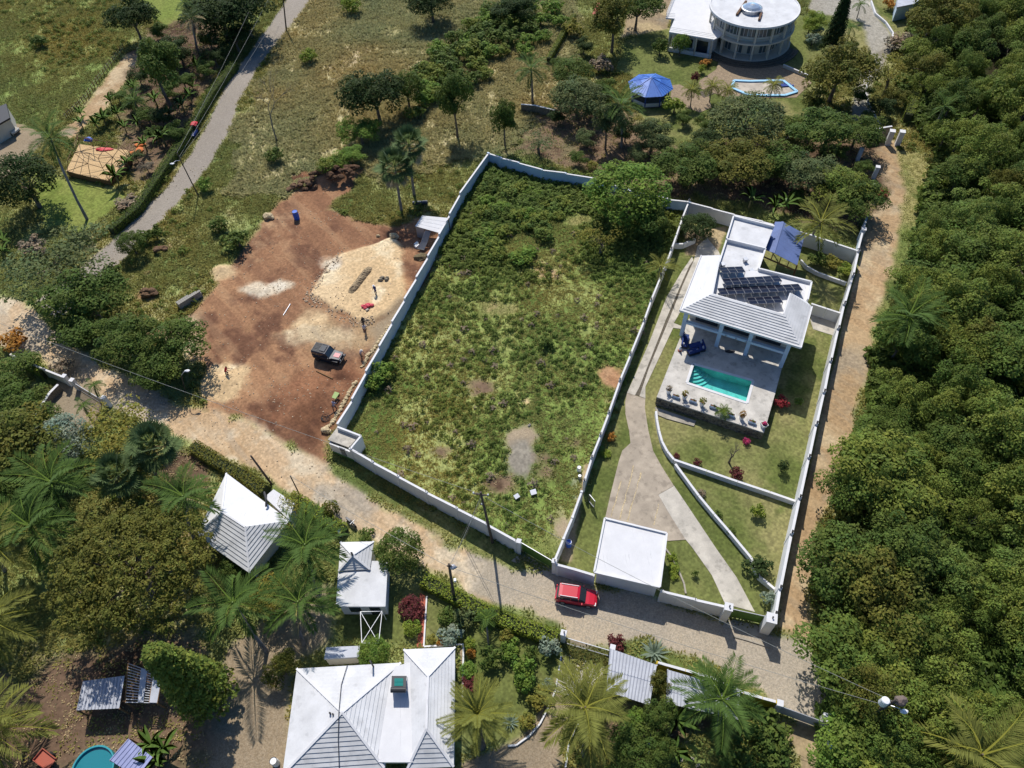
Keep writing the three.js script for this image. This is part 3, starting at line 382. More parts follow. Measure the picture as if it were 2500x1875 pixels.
slabOf('gate_threshold', [[21.39,34.48], [22.78,34.92], [24.95,35.84], [24.88,35.97], [22.71,35.10], [21.39,34.64]], MAT.concrete, 0.1);
for (const [a, b] of [[[12.37,15.53], [10.61,20.13]], [[14.18,13.50], [11.57,20.50]], [[14.93,14.54], [12.37,20.89]], [[16.31,18.87], [15.31,21.48]]]) { const n = 9, l = [], r = []; for (let k = 0; k <= n; k++) { const f = k / n, w = R(0.02, 0.11), x = lerp(a[0], b[0], f) + R(-0.07, 0.07), z = lerp(a[1], b[1], f); l.push([x - w, z]); r.unshift([x + w, z]); } structure('cement_streak', new MB().prism(l.concat(r), 0.051, 0.055), MAT.paleStone); }
{ // kerb of the lower garden
  const pts = [[-2.31,43.80], [-1.51,43.78], [-0.21,43.01], [0.89,42.00], [1.81,40.52], [2.63,39.00], [3.51,35.67]]; wallRun('garden_kerb', 'curving white kerb between the lower garden and the gravel drive', pts, { h: 0.22, th: 0.16, cope: false, cat: 'kerb' });
  wallRun('garden_kerb', 'straight pale kerb along the lower yard by the coconut palm', [[3.03,45.95], [3.56,43.83], [4.57,42.19]], { h: 0.25, th: 0.16, cope: false, cat: 'kerb' });
  wallRun('garden_kerb', 'curved kerb of the flower bed beside the garage', [[16.14,24.48], [16.67,25.62], [17.12,27.18], [17.43,28.69], [17.40,29.79]], { h: 0.2, th: 0.18, cope: false, cat: 'kerb', m: MAT.concrete });
  wallRun('garden_kerb', 'white edge of the brick path beside the red shrub', [[-10.50,28.52], [-10.66,33.93], [-6.52,33.92], [-6.66,39.53]], { h: 0.25, th: 0.16, cope: false, cat: 'kerb' });
  slabOf('brick_path', [[-11.29,28.01], [-10.50,28.52], [-10.70,33.93], [-11.46,33.89], [-11.27,32.42]], MAT.terracotta, 0.03);
  slabOf('brick_path', [[-7.38,34.23], [-6.64,34.15], [-6.83,39.52], [-7.36,39.49]], MAT.paver, 0.03);
}
// ---------- houses ----------
const L3 = (a, b, t) => a.clone().lerp(b, t);
function courses(t, name, A, B, Cc, D, n, m, step = 0.07, th = 0.12) { // A-B eave, D-C top; overlapping planks parallel to the eave
  for (let i = 0; i < n; i++) { const f = i / n, g = (i + 1) / n, a = L3(A, D, f), b = L3(B, Cc, f), c = L3(B, Cc, g), d = L3(A, D, g); a.y += step; b.y += step; wpart(t, name, new MB().slab(c.distanceTo(d) < 0.02 ? [a, b, c] : [a, b, c, d], th), m); }
}
const inset = (poly, k) => { const cx = poly.reduce((s, p) => s + p[0], 0) / poly.length, cz = poly.reduce((s, p) => s + p[1], 0) / poly.length; return poly.map(([x, z]) => { const d = Math.hypot(x - cx, z - cz), f = Math.max(0, d - k) / d; return [cx + (x - cx) * f, cz + (z - cz) * f]; }); };
const v3 = (p, y) => V(p[0], y, p[1]);
function wallHoles(t, a, b, y0, y1, wins, m = MAT.white, th = 0.2) { // windows [f0, f1, ylo, yhi] set in a wall face: pane, frame
  for (const [f0, f1, lo, hi] of wins) { const p0 = [lerp(a[0], b[0], f0), lerp(a[1], b[1], f0)], p1 = [lerp(a[0], b[0], f1), lerp(a[1], b[1], f1)]; const w = wpart(t, 'window', seg(new MB(), p0, p1, lo, hi, hi, th), MAT.glass); const f = new MB(); f.bar(v3(p0, lo), v3(p1, lo), 0.08, th + 0.06).bar(v3(p0, hi), v3(p1, hi), 0.08, th + 0.06).bar(v3(p0, lo), v3(p0, hi), 0.08).bar(v3(p1, lo), v3(p1, hi), 0.08); const mid = [(p0[0] + p1[0]) / 2, (p0[1] + p1[1]) / 2]; f.bar(v3(mid, lo), v3(mid, hi), 0.06); wpart(w, 'frame', f, m); }
}
{ // --- pool house ---
  const c1 = [23.27,-5.56], c4 = [35.01,0.74], ux = c4[0] - c1[0], uz = c4[1] - c1[1], L = Math.hypot(ux, uz), u = [ux / L, uz / L], v = [uz / L, -ux / L];
  const hp = (s, d) => [c1[0] + u[0] * s + v[0] * d, c1[1] + u[1] * s + v[1] * d], ang = Math.atan2(-u[1], u[0]);
  const t = thing('pool_house', 'large white villa with a stepped plank roof above the pool terrace', 'house', [c1[0], 0, c1[1]]);
  wpart(t, 'wall', new MB().prism([hp(0, 3.4), hp(L, 3.4), hp(L, 9), hp(0, 9)], 0, 6.45), MAT.cream);
  wpart(t, 'wall', new MB().prism([[31.60,-19.31], [36.43,-16.87], [34.62,-13.11], [28.81,-13.08]], 0, 5.5), MAT.white);
  wpart(t, 'wall', new MB().prism([[33.66,-23.79], [38.64,-21.06], [36.39,-16.73], [31.54,-19.13]], 0, 5.7), MAT.white);
  for (const [p] of [[[23.27,-5.56]], [[27.51,-3.35]], [[30.92,-1.57]], [[35.01,0.74]]]) wpart(t, 'column', new MB().box(p[0], 1.6, p[1], 0.5, 5.1, 0.5, ang), MAT.blueWall);
  wpart(t, 'beam', new MB().box((c1[0] + c4[0]) / 2, 4.1, (c1[1] + c4[1]) / 2, L - 0.1, 0.4, 0.42, ang), MAT.blueWall);
  wpart(t, 'beam', new MB().box((c1[0] + c4[0]) / 2, 6.35, (c1[1] + c4[1]) / 2, L + 0.4, 0.35, 0.46, ang), MAT.white);
  for (let k = 0; k < 3; k++) { const q = hp(L * (0.42 + k * 0.1), -0.26); wpart(t, 'wall_light', new MB().box(q[0], 4.2, q[1], 0.2, 0.18, 0.14, ang), MAT.steel); }
  wallHoles(t, hp(0.4, 3.36), hp(L - 0.4, 3.36), 1.6, 5, [[0.04, 0.28, 1.75, 3.9], [0.36, 0.62, 1.75, 3.9], [0.7, 0.96, 1.75, 3.9], [0.05, 0.27, 4.8, 5.8], [0.37, 0.6, 4.8, 5.8], [0.7, 0.95, 4.8, 5.8]], MAT.darkWood);
  const E1 = V(0, 0, 0), g = (x, z, y) => V(x, y, z);
  const FL = g(22.16,-5.13, 6.9), FR = g(35.76,2.22, 6.9), RU = g(39.10,-4.48, 6.9), LU = g(26.93,-15.12, 6.9), IL = g(26.54,-6.85, 7.9), IR = g(34.69,-2.59, 7.9), IRU = g(36.57,-6.24, 7.9), ILU = g(29.37,-14.60, 7.3);
  courses(t, 'roof_plank', FL, FR, IR, IL, 10, MAT.shadedRoof, 0.09);  // front and right slopes take the white with shade mixed into its colour
  courses(t, 'roof_plank', FR, RU, IRU, IR, 9, MAT.shadedRoof, 0.06);
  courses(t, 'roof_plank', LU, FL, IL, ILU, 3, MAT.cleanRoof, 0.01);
  for (const [a, b] of [[IL, IR], [IR, IRU], [ILU, IL]]) wpart(t, 'upstand', seg(new MB(), [a.x, a.z], [b.x, b.z], 6.2, a.y - 0.03, b.y - 0.03, 0.24), MAT.white);
  wpart(t, 'gable', new MB().slab([RU, g(38.71,-5.49, 6.9), IRU], 0.1).tri(RU, IRU, g(38.98,-5.95, 6.3)), MAT.white);
  wpart(t, 'eave', new MB().bar(FL, FR, 0.12, 0.3).bar(FR, RU, 0.12, 0.3).bar(LU, FL, 0.12, 0.3), MAT.white);
  const flat = [[28.44,-12.13], [34.09,-12.06], [40.24,-8.97], [38.86,-5.83], [37.33,-7.41], [35.42,-3.96], [27.13,-8.19]];
  wpart(t, 'flat_roof', new MB().prism(flat, 6.2, 6.5), MAT.cleanRoof);
  wpart(t, 'flat_roof', new MB().prism([[31.40,-18.77], [36.22,-16.38], [34.47,-12.82], [28.69,-12.88]], 5.5, 5.8), MAT.whiteRoof);
  wpart(t, 'flat_roof', new MB().prism([[33.44,-23.56], [38.58,-20.83], [36.32,-16.57], [31.39,-18.88]], 5.75, 6.0), MAT.whiteRoof);
  const par = (pts, y, m = MAT.white, h = 0.45) => { for (let i = 0; i + 1 < pts.length; i++) wpart(t, 'parapet', seg(new MB(), pts[i], pts[i + 1], y - 0.02, y + h, y + h, 0.22), m); };
  par([[34.09,-12.06], [40.37,-9.02], [38.96,-5.89]], 6.5); par([[28.73,-12.87], [31.52,-19.09]], 5.8); par([[36.37,-16.66], [34.46,-12.77]], 5.8);
  par([[31.39,-18.88], [33.45,-23.60], [38.67,-20.88]], 6.0); par([[31.43,-18.82], [36.26,-16.52]], 5.82, MAT.white, 0.6);
  for (const [x, z, y] of [[29.82,-13.87, 5.8], [33.35,-12.32, 5.8], [33.08,-14.62, 5.8]]) wpart(t, 'roof_vent', new MB().box(x, y, z, 0.45, 0.5, 0.45, 0.3).box(x, y + 0.5, z, 0.6, 0.08, 0.6, 0.3), MAT.steel);
  // terrace with its pool
  const deck = [[23.14,-5.41], [18.24,4.58], [30.29,10.82], [33.29,4.80], [35.29,0.63]].concat([hp(L, 3.5), hp(0, 3.5)]);
  const pool = [[23.83,-0.44], [30.92,2.85], [29.30,6.30], [22.43,2.63]];
  const T = thing('pool_terrace', 'raised pale terrace on a dark rubble stone wall, with a pool set in it', 'terrace', [deck[1][0], 0, deck[1][1]]);
  wpart(T, 'deck', new MB().prism(deck, 1.42, 1.6, [pool]), MAT.deck);
  const bp = inset(deck, 0.12); for (let i = 0; i < bp.length; i++) if (i < 4 || i === 6) wpart(T, 'retaining_wall', seg(new MB(), bp[i], bp[(i + 1) % bp.length], -0.2, 1.42, 1.42, 0.24), MAT.stone);
  { const a = bp[1], b = bp[2], len = Math.hypot(b[0] - a[0], b[1] - a[1]), n = [-(b[1] - a[1]) / len, (b[0] - a[0]) / len], ST = MAT.darkStone; for (let k = 0; k < 110; k++) { const f = R(0.01, 0.99), y = R(0.05, 1.3), s = R(0.14, 0.27); wpart(T, 'stone', new MB().rock(lerp(a[0], b[0], f) + n[0] * 0.11, y, lerp(a[1], b[1], f) + n[1] * 0.11, s, s * 0.8, 0.12), rnd() < 0.6 ? ST : MAT.stone); } }
  const tile = mat([0.42, 0.76, 0.72], 0.5, { map: TX.concrete }), basin = new MB(), pb = 0.15; basin.prism(pool, pb - 0.1, pb);
  const pw = wpart(T, 'pool_basin', basin, tile);
  for (let i = 0; i < 4; i++) wpart(pw, 'pool_side', seg(new MB(), pool[i], pool[(i + 1) % 4], pb, 1.41, 1.41, 0.06), tile);
  const cp = new MB(); for (let i = 0; i < 4; i++) { const a = v3(pool[i], 1.63), b = v3(pool[(i + 1) % 4], 1.63); cp.bar(a, b, 0.35, 0.05); } wpart(T, 'pool_coping', cp, MAT.cleanRoof);
  for (let k = 0; k < 5; k++) { const c = pool[0], e = [lerp(c[0], pool[2][0], 0.08), lerp(c[1], pool[2][1], 0.08)], r = 3.4 - k * 0.55, poly = [c]; const a0 = Math.atan2(pool[1][1] - c[1], pool[1][0] - c[0]), a1 = Math.atan2(pool[3][1] - c[1], pool[3][0] - c[0]); for (let q = 0; q <= 12; q++) { const a = lerp(a0, a1, q / 12); poly.push([c[0] + Math.cos(a) * r * 0.8, c[1] + Math.sin(a) * r * 0.8]); } wpart(pw, 'pool_step', new MB().prism(poly, pb + 0.002 + k * 0.2, pb + 0.2 + k * 0.2), tile); }
  wpart(T, 'pool_water', new MB().prism(inset(pool, 0.02), 1.455, 1.46), mat([0.72, 0.97, 0.97], 0.04, { transmission: 1, thickness: 0, ior: 1.33 }));
  wpart(T, 'service_slab', new MB().prism([[18.11,5.07], [22.92,7.54], [22.48,8.33], [19.26,6.94], [18.20,6.28]], 0, 0.12), MAT.concrete);
  // slate blue lean-to behind
  const H = thing('gable_pergola', 'slate blue gabled roof over an open timber pergola behind the villa', 'pergola', [40.14,-20.68, 0].length ? [39.79,-19.36, 0].slice(0, 1).concat([0, [39.79,-19.36][1]]) : null);
  const r0 = g(40.78,-23.11, 5.2), r1 = g(37.74,-16.70, 5.2), l0 = g(40.08,-24.01, 4.5), l1 = g(37.12,-18.17, 4.5), q0 = g(43.79,-21.30, 4.2), q1 = g(40.87,-14.98, 4.2);
  const strip = (a, b, c, d, n) => { for (let i = 0; i < n; i++) { const f = i / n, e = (i + 0.99) / n; wpart(H, 'roof_sheet', new MB().slab([L3(a, b, f), L3(a, b, e), L3(d, c, e), L3(d, c, f)], 0.05), MAT.slateRoof); } };
  strip(l0, l1, r1, r0, 8); strip(q0, q1, r1, r0, 9); wpart(H, 'ridge_cap', new MB().bar(r0, r1, 0.35, 0.08), MAT.slateRoof);
  for (const q of [l1, q1, q0, l0]) wpart(H, 'post', new MB().box(q.x, 0, q.z, 0.16, q.y - 0.05, 0.16), MAT.darkWood);
  for (let k = 0; k < 5; k++) { const a = L3(l1, q1, k / 4); wpart(H, 'truss_bar', new MB().bar(V(a.x, 3, a.z), V(a.x, 4.3, a.z), 0.1), MAT.oldWood); } wpart(H, 'tie_beam', new MB().bar(V(l1.x, 3.2, l1.z), V(q1.x, 3.2, q1.z), 0.16), MAT.oldWood);
  // solar rows
  const cell = mat([0.012, 0.014, 0.026], 0.2, { specularIntensity: 0.25 }), frameM = mat([0.25, 0.25, 0.26], 0.6);
  const array = (label, A, B, Cc, D, n) => { const S = thing('solar_array', label, 'solar panels', [A.x, 6.5, A.z], 'solar panels on the villa roof'); for (let i = 0; i < n; i++) { const f = (i + 0.02) / n, e = (i + 0.98) / n, a = L3(A, B, f), b = L3(A, B, e), c = L3(D, Cc, e), d = L3(D, Cc, f), p = wpart(S, 'panel', new MB().slab([a, b, c, d], 0.04), cell), up = V(0, 0.012, 0); const fr = new MB(); for (const [s, q] of [[a, b], [b, c], [c, d], [d, a], [L3(a, d, 0.5), L3(b, c, 0.5)]]) fr.bar(s.clone().add(up), q.clone().add(up), 0.02, 0.03); wpart(p, 'frame', fr, frameM); } for (let i = 0; i <= n; i++) { const q = L3(D, Cc, clamp(i / n, 0.02, 0.98)); wpart(S, 'leg', new MB().bar(V(q.x, 6.3, q.z), V(q.x, q.y - 0.05, q.z), 0.06), MAT.steel); } };
  array('shortest back row of three solar panels on the villa roof', g(28.73,-12.51, 7), g(31.94,-12.48, 7), g(31.97,-10.96, 7.4), g(28.89,-10.98, 7.4), 3);
  array('row of seven solar panels, second from the back', g(28.73,-10.31, 7), g(36.29,-10.39, 7), g(36.32,-8.89, 7.4), g(28.80,-8.68, 7.4), 7);
  array('longest row of ten solar panels', g(27.72,-8.64, 7), g(38.47,-8.63, 7), g(38.54,-7.07, 7.4), g(27.75,-7.06, 7.4), 10);
  array('front row of four solar panels, nearest the plank roof', g(31.12,-6.65, 7), g(35.41,-6.64, 7), g(35.42,-5.07, 7.4), g(31.14,-5.08, 7.4), 4);
}
function flatHouse(name, label, poly, h, { m = MAT.white, roof = MAT.cleanRoof, lip = 0.25, over = 0.3, cat = 'building' } = {}) {
  const t = thing(name, label, cat, [poly[0][0], 0, poly[0][1]]); wpart(t, 'wall', new MB().prism(inset(poly, over), -0.1, h - 0.3), m); wpart(t, 'roof', new MB().prism(poly, h - 0.3, h), roof);
  if (lip) for (let i = 0; i < poly.length; i++) wpart(t, 'parapet', seg(new MB(), poly[i], poly[(i + 1) % poly.length], h - 0.02, h + lip, h + lip, 0.2), MAT.white); return t;
}
{
  const g4 = [[9.42,21.97], [15.91,24.19], [14.15,30.18], [7.55,28.15]], t = flatHouse('garage', 'flat roofed white garage at the front of the pool house lot', g4, 3.2, { lip: 0.2, over: 0.35, cat: 'garage' });
  wallHoles(t, inset(g4, 0.35)[0], inset(g4, 0.35)[1], 0, 3, [[0.08, 0.46, 0.1, 2.4], [0.54, 0.92, 0.1, 2.4]]);
}
{ // --- round house at the top ---
  const cx = 51.2, cz = -84, t = thing('round_house', 'two storey cream house with a round white roof and curved glazing', 'house', [cx, 0, cz]);
  const arc = (r, a0, a1, n = 40) => Array.from({ length: n + 1 }, (_, k) => { const a = lerp(a0, a1, k / n); return [cx + Math.cos(a) * r, cz + Math.sin(a) * r]; });
  const full = arc(8.6, -PI * 0.99, PI * 0.95, 56);
  wpart(t, 'roof', new MB().prism(arc(8.6, -PI, PI, 56).slice(0, 56), 6.75, 7), MAT.whiteRoof);
  const rim = new MB(), ring = arc(8.5, 0, 2 * PI, 56); for (let i = 0; i < 56; i++) seg(rim, ring[i], ring[i + 1], 6.98, 7.14, 7.14, 0.2); wpart(t, 'parapet', rim, MAT.white);
  wpart(t, 'floor_slab', new MB().prism(arc(8.4, -PI, PI, 56).slice(0, 56), 3.45, 3.75), MAT.cream);
  wpart(t, 'plinth', new MB().prism(arc(8.4, -PI, PI, 56).slice(0, 56), -0.1, 0.5), MAT.cream);
  wpart(t, 'wall', new MB().prism(arc(6, -PI, PI, 40).slice(0, 40), 0.5, 3.45), MAT.cream);
  wpart(t, 'wall', new MB().prism(arc(7.3, -PI, PI, 40).slice(0, 40), 3.75, 4.6), MAT.cream);
  const glass = mat([0.09, 0.12, 0.13], 0.08);
  wpart(t, 'glazing', new MB().prism(arc(7.2, -PI, PI, 40).slice(0, 40), 4.6, 6.75), glass);
  for (let k = 0; k < 16; k++) { const a = k / 16 * 2 * PI + 0.16, x = cx + Math.cos(a) * 8, z = cz + Math.sin(a) * 8; wpart(t, 'column', new MB().box(x, 0.4, z, 0.34, 6.4, 0.34, -a), MAT.cream); const dx = cx + Math.cos(a) * 5.98, dz = cz + Math.sin(a) * 5.98, w = wpart(t, 'window', new MB().box(dx, 0.7, dz, 0.1, 2.2, 1.3, -a), glass); wpart(w, 'frame', new MB().box(dx, 0.6, dz, 0.14, 0.1, 1.5, -a).box(dx, 2.9, dz, 0.14, 0.1, 1.5, -a).box(dx, 0.6, dz, 0.14, 2.3, 0.08, -a), MAT.white);
    for (let q = 0; q < 3; q++) { const b = a + (q - 1) * 0.1 + 0.2, mx = cx + Math.cos(b) * 7.24, mz = cz + Math.sin(b) * 7.24; wpart(t, 'mullion', new MB().box(mx, 3.8, mz, 0.07, 2.95, 0.09, -b), MAT.white); } }
  const rail = new MB(), rr = arc(7.95, 0, 2 * PI, 48); for (let i = 0; i < 48; i++) rail.bar(V(rr[i][0], 4.75, rr[i][1]), V(rr[i + 1][0], 4.75, rr[i + 1][1]), 0.05).bar(V(rr[i][0], 4.3, rr[i][1]), V(rr[i + 1][0], 4.3, rr[i + 1][1]), 0.03); wpart(t, 'railing', rail, MAT.white);
  const sl = [50.14,-82.28]; wpart(t, 'skylight', new MB().lathe(sl[0], 7, sl[1], [[2, 0], [2, 0.7], [1.8, 0.75]], 20), MAT.steel); const dome = wpart(t, 'skylight_glass', new MB().lathe(sl[0], 7.7, sl[1], [[1.85, 0], [1.3, 0.35], [0, 0.6]], 20), mat([0.35, 0.42, 0.5], 0.06, { metalness: 0.3 })); const ribs = new MB(); for (let k = 0; k < 10; k++) { const a = k / 10 * 2 * PI; ribs.bar(V(sl[0] + Math.cos(a) * 1.9, 7.72, sl[1] + Math.sin(a) * 1.9), V(sl[0], 8.33, sl[1]), 0.06); } wpart(dome, 'rib', ribs, MAT.white);
  for (const [a, b] of [[[46.92,-80.68], [49.91,-85.74]], [[50.58,-78.23], [51.63,-80.73]]]) wpart(t, 'roof_beam', new MB().bar(v3(a, 7.25), v3(b, 7.25), 0.4, 0.35), MAT.darkWood);
  const wing = [[34.94,-87.74], [36.68,-87.33], [34.64,-82.18], [42.71,-78.32], [44.8, -80], [47.5, -92], [47.2, -97], [38.4, -97]], W = inset(wing, 1.2);
  wpart(t, 'wing_roof', new MB().prism(wing, 3.6, 3.85), MAT.cleanRoof); wpart(t, 'wing_wall', new MB().prism(W, 0, 3.6), MAT.white);
  const a = wing[2], b = wing[3]; for (let k = 0; k < 4; k++) { const f = [0.03, 0.32, 0.62, 0.97][k]; wpart(t, 'column', new MB().box(lerp(a[0], b[0], f), 0, lerp(a[1], b[1], f), 0.32, 3.6, 0.32, 0.1), MAT.cream); } wpart(t, 'parapet', seg(new MB(), [lerp(a[0], b[0], 0.04), lerp(a[1], b[1], 0.04)], b, 0, 0.8, 0.8, 0.2), MAT.white);
  wallHoles(t, W[2], W[3], 0, 3, [[0.15, 0.3, 0.9, 2.6], [0.42, 0.56, 0.9, 2.6], [0.65, 0.95, 0.3, 2.7]]);
  const rl = new MB(); for (const [p, q] of [[wing[2], wing[3]], [wing[0], wing[1]], [wing[0], wing[7]]]) for (const y of [4.2, 4.5, 4.8]) rl.bar(v3(p, y), v3(q, y), 0.04); wpart(t, 'roof_rail', rl, MAT.steel);
  for (let k = 0; k < 3; k++) wpart(t, 'step', new MB().prism(arc(9.2 + (2 - k) * 0.55, 0.15 * PI, 0.85 * PI, 24).concat(arc(8.3, 0.85 * PI, 0.15 * PI, 24)), -0.1, 0.14 + k * 0.13), MAT.darkStone);
  structure('patio', new MB().prism([[42.89,-74.16], [39.00,-70.55], [38.00,-68.31], [39.66,-66.86], [40.16,-66.56], [43.20,-64.00], [55.32,-63.04], [59.55,-67.67], [58.81,-71.43], [55.92,-74.43], [50, -78], [44, -77]], -0.1, 0.06), MAT.paver);
  structure('patio', new MB().prism([[33.58,-69.54], [35.01,-69.65], [36.02,-68.25], [37.86,-65.53], [39.63,-65.35], [39.36,-61.43], [36.89,-59.99], [34.95,-61.86], [32.38,-65.07]], -0.1, 0.03), MAT.paver);
  const P = thing('drained_pool', 'empty blue rimmed swimming pool on the round house patio', 'pool', [49.37,-66.65, 0].slice(0, 1).concat([0, [49.37,-66.65][1]])), edge = [[44.33,-67.16], [45.31,-69.64], [48.28,-69.08], [54.38,-68.72], [55.93,-64.72], [53.45,-63.72], [49.42,-64.12], [46.66,-64.65]];
  for (let i = 0; i < edge.length; i++) wpart(P, 'rim', seg(new MB(), edge[i], edge[(i + 1) % edge.length], 0.05, 0.32, 0.32, 0.5), MAT.poolBlue); wpart(P, 'floor', new MB().prism(edge, 0.05, 0.09), mat([0.55, 0.5, 0.44], 0.9, { map: TX.concrete }));
  for (let k = 0; k < 4; k++) { const a = [52.54,-68.13], b = [53.90,-68.51]; const f = k / 4; wpart(P, 'step', new MB().bar(V(lerp(a[0], a[0] + 1.2, f), 0.15 + 0.03 * k, lerp(a[1], a[1] + 1.8, f)), V(lerp(b[0], b[0] + 1.6, f) + 0.8, 0.15 + 0.03 * k, lerp(b[1], b[1] + 2.2, f)), 0.3, 0.12), MAT.blue); }
  wallRun('garden_wall', 'low pale wall at the edge of the round house patio', [[55.69,-73.64], [59.22,-69.52]], { h: 0.6, m: MAT.cream });
  for (let k = 0; k < 4; k++) structure('patio_step', new MB().box([39.11,-66.92][0] + k * 0.15, -0.05, [39.11,-66.92][1] + k * 0.5, 2.4, 0.12, 0.42, 0.5), MAT.darkStone);
}
{ // --- blue gazebo ---
  const c = [28.53,-65.72], t = thing('gazebo', 'eight sided gazebo with a bright blue metal roof', 'gazebo', [c[0], 0, c[1]]), n = 8, r = 4.2, P = (k, rr, y) => V(c[0] + Math.cos((k + 0.5) / n * 2 * PI) * rr, y, c[1] + Math.sin((k + 0.5) / n * 2 * PI) * rr);
  for (let k = 0; k < n; k++) { wpart(t, 'roof_panel', new MB().slab([P(k, r, 2.5), P(k + 1, r, 2.5), V(c[0], 4.1, c[1])], 0.06), MAT.blueRoof); wpart(t, 'hip_cap', new MB().bar(P(k, r, 2.53), V(c[0], 4.14, c[1]), 0.16, 0.06), MAT.blueRoof); for (let q = 1; q < 5; q++) { const a = L3(P(k, r, 2.52), P(k + 1, r, 2.52), q / 5); wpart(t, 'rib', new MB().bar(a, L3(a, V(c[0], 4.12, c[1]), 0.55), 0.05, 0.05), MAT.blueRoof); } wpart(t, 'post', new MB().box(P(k, 3.5, 0).x, 0, P(k, 3.5, 0).z, 0.2, 2.5, 0.2), MAT.blue); const a = P(k, 3.5, 0), b = P(k + 1, 3.5, 0); if (k !== 7) wpart(t, 'low_wall', seg(new MB(), [a.x, a.z], [b.x, b.z], 0, 0.8, 0.8, 0.15), MAT.white); }
  wpart(t, 'floor', new MB().prism(Array.from({ length: n }, (_, k) => [P(k, 3.7, 0).x, P(k, 3.7, 0).z]), -0.1, 0.15), MAT.darkStone);
}
function hip(t, c, ridge, eave, top, n, mats4, over = 0.6, step = 0.07) { // c: four eave corners in order, ridge: two ridge ends (r0 near edge c0-c1 side... faces 0:c0c1 1:c1c2 2:c2c3 3:c3c0)
  const [a, b, cc, d] = c.map((p) => v3(p, eave)), [r0, r1] = ridge.map((p) => v3(p, top));
  courses(t, 'roof_plank', a, b, r0, r0, n, mats4[0], step); courses(t, 'roof_plank', b, cc, r1, r0, n, mats4[1], step); courses(t, 'roof_plank', cc, d, r1, r1, n, mats4[2], step); courses(t, 'roof_plank', d, a, r0, r1, n, mats4[3], step);
  const hb = new MB(); for (const [p, q] of [[a, r0], [b, r0], [cc, r1], [d, r1], [r0, r1]]) if (p.distanceTo(q) > 0.1) hb.bar(p.clone().setY(p.y + step), q.clone().setY(q.y + 0.05), 0.22, 0.1); wpart(t, 'hip_cap', hb, MAT.cleanRoof);
  wpart(t, 'wall', new MB().prism(inset(c, over), -0.1, eave - 0.05), MAT.white);
}
{ // --- white hip roofed cottage, left of the road ---
  const T = [-34.27,13.24], Lc = [-36.10,21.18], B = [-29.33,25.99], Rc = [-25.84,19.98], p1 = [-32.91,19.43], p2 = [-29.97,21.44];
  const t = thing('cottage', 'white plank hip roofed cottage beside the dirt road hedge', 'house', [Lc[0], 0, Lc[1]]);
  const W = MAT.cleanRoof, Gm = MAT.shadedRoof, a = v3(T, 3), b = v3(Lc, 3), c = v3(B, 3), d = v3(Rc, 3), r0 = v3(p1, 4.9), r1 = v3(p2, 4.9);  // lower slopes use the darkened white, shade painted into the planks
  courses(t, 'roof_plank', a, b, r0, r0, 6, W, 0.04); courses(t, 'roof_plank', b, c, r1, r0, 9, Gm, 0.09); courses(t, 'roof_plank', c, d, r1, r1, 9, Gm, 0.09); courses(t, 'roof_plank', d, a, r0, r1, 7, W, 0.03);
  wpart(t, 'hip_cap', new MB().bar(a, r0, 0.2, 0.1).bar(b, r0, 0.2, 0.1).bar(c, r1, 0.2, 0.12).bar(r0, r1, 0.2, 0.12), W); wpart(t, 'wall', new MB().prism(inset([T, Lc, B, Rc], 0.8), -0.1, 2.95), MAT.cream);
  wpart(t, 'porch_roof', new MB().prism([[-29.13,16.84], [-28.24,15.88], [-25.54,17.83], [-25.85,19.95]], 2.8, 3.15), W); wpart(t, 'porch_wall', new MB().prism(inset([[-29.13,16.84], [-28.24,15.88], [-25.54,17.83], [-25.85,19.95]], 0.4), -0.1, 2.8), MAT.cream);
  const cp = [-28.66,17.47]; wpart(t, 'stove_pipe', new MB().tube([V(cp[0] - 0.3, 3.1, cp[1] - 0.8), V(cp[0] - 0.3, 3.9, cp[1] - 0.8), V(cp[0] + 0.1, 3.9, cp[1] + 0.2), V(cp[0] + 0.1, 3.6, cp[1] + 0.9)], 0.13, 8), MAT.dark);
  wallHoles(t, inset([T, Lc, B, Rc], 0.8)[1], inset([T, Lc, B, Rc], 0.8)[2], 0, 3, [[0.15, 0.3, 1, 2.2], [0.45, 0.58, 0.1, 2.2], [0.7, 0.85, 1, 2.2]]);
}
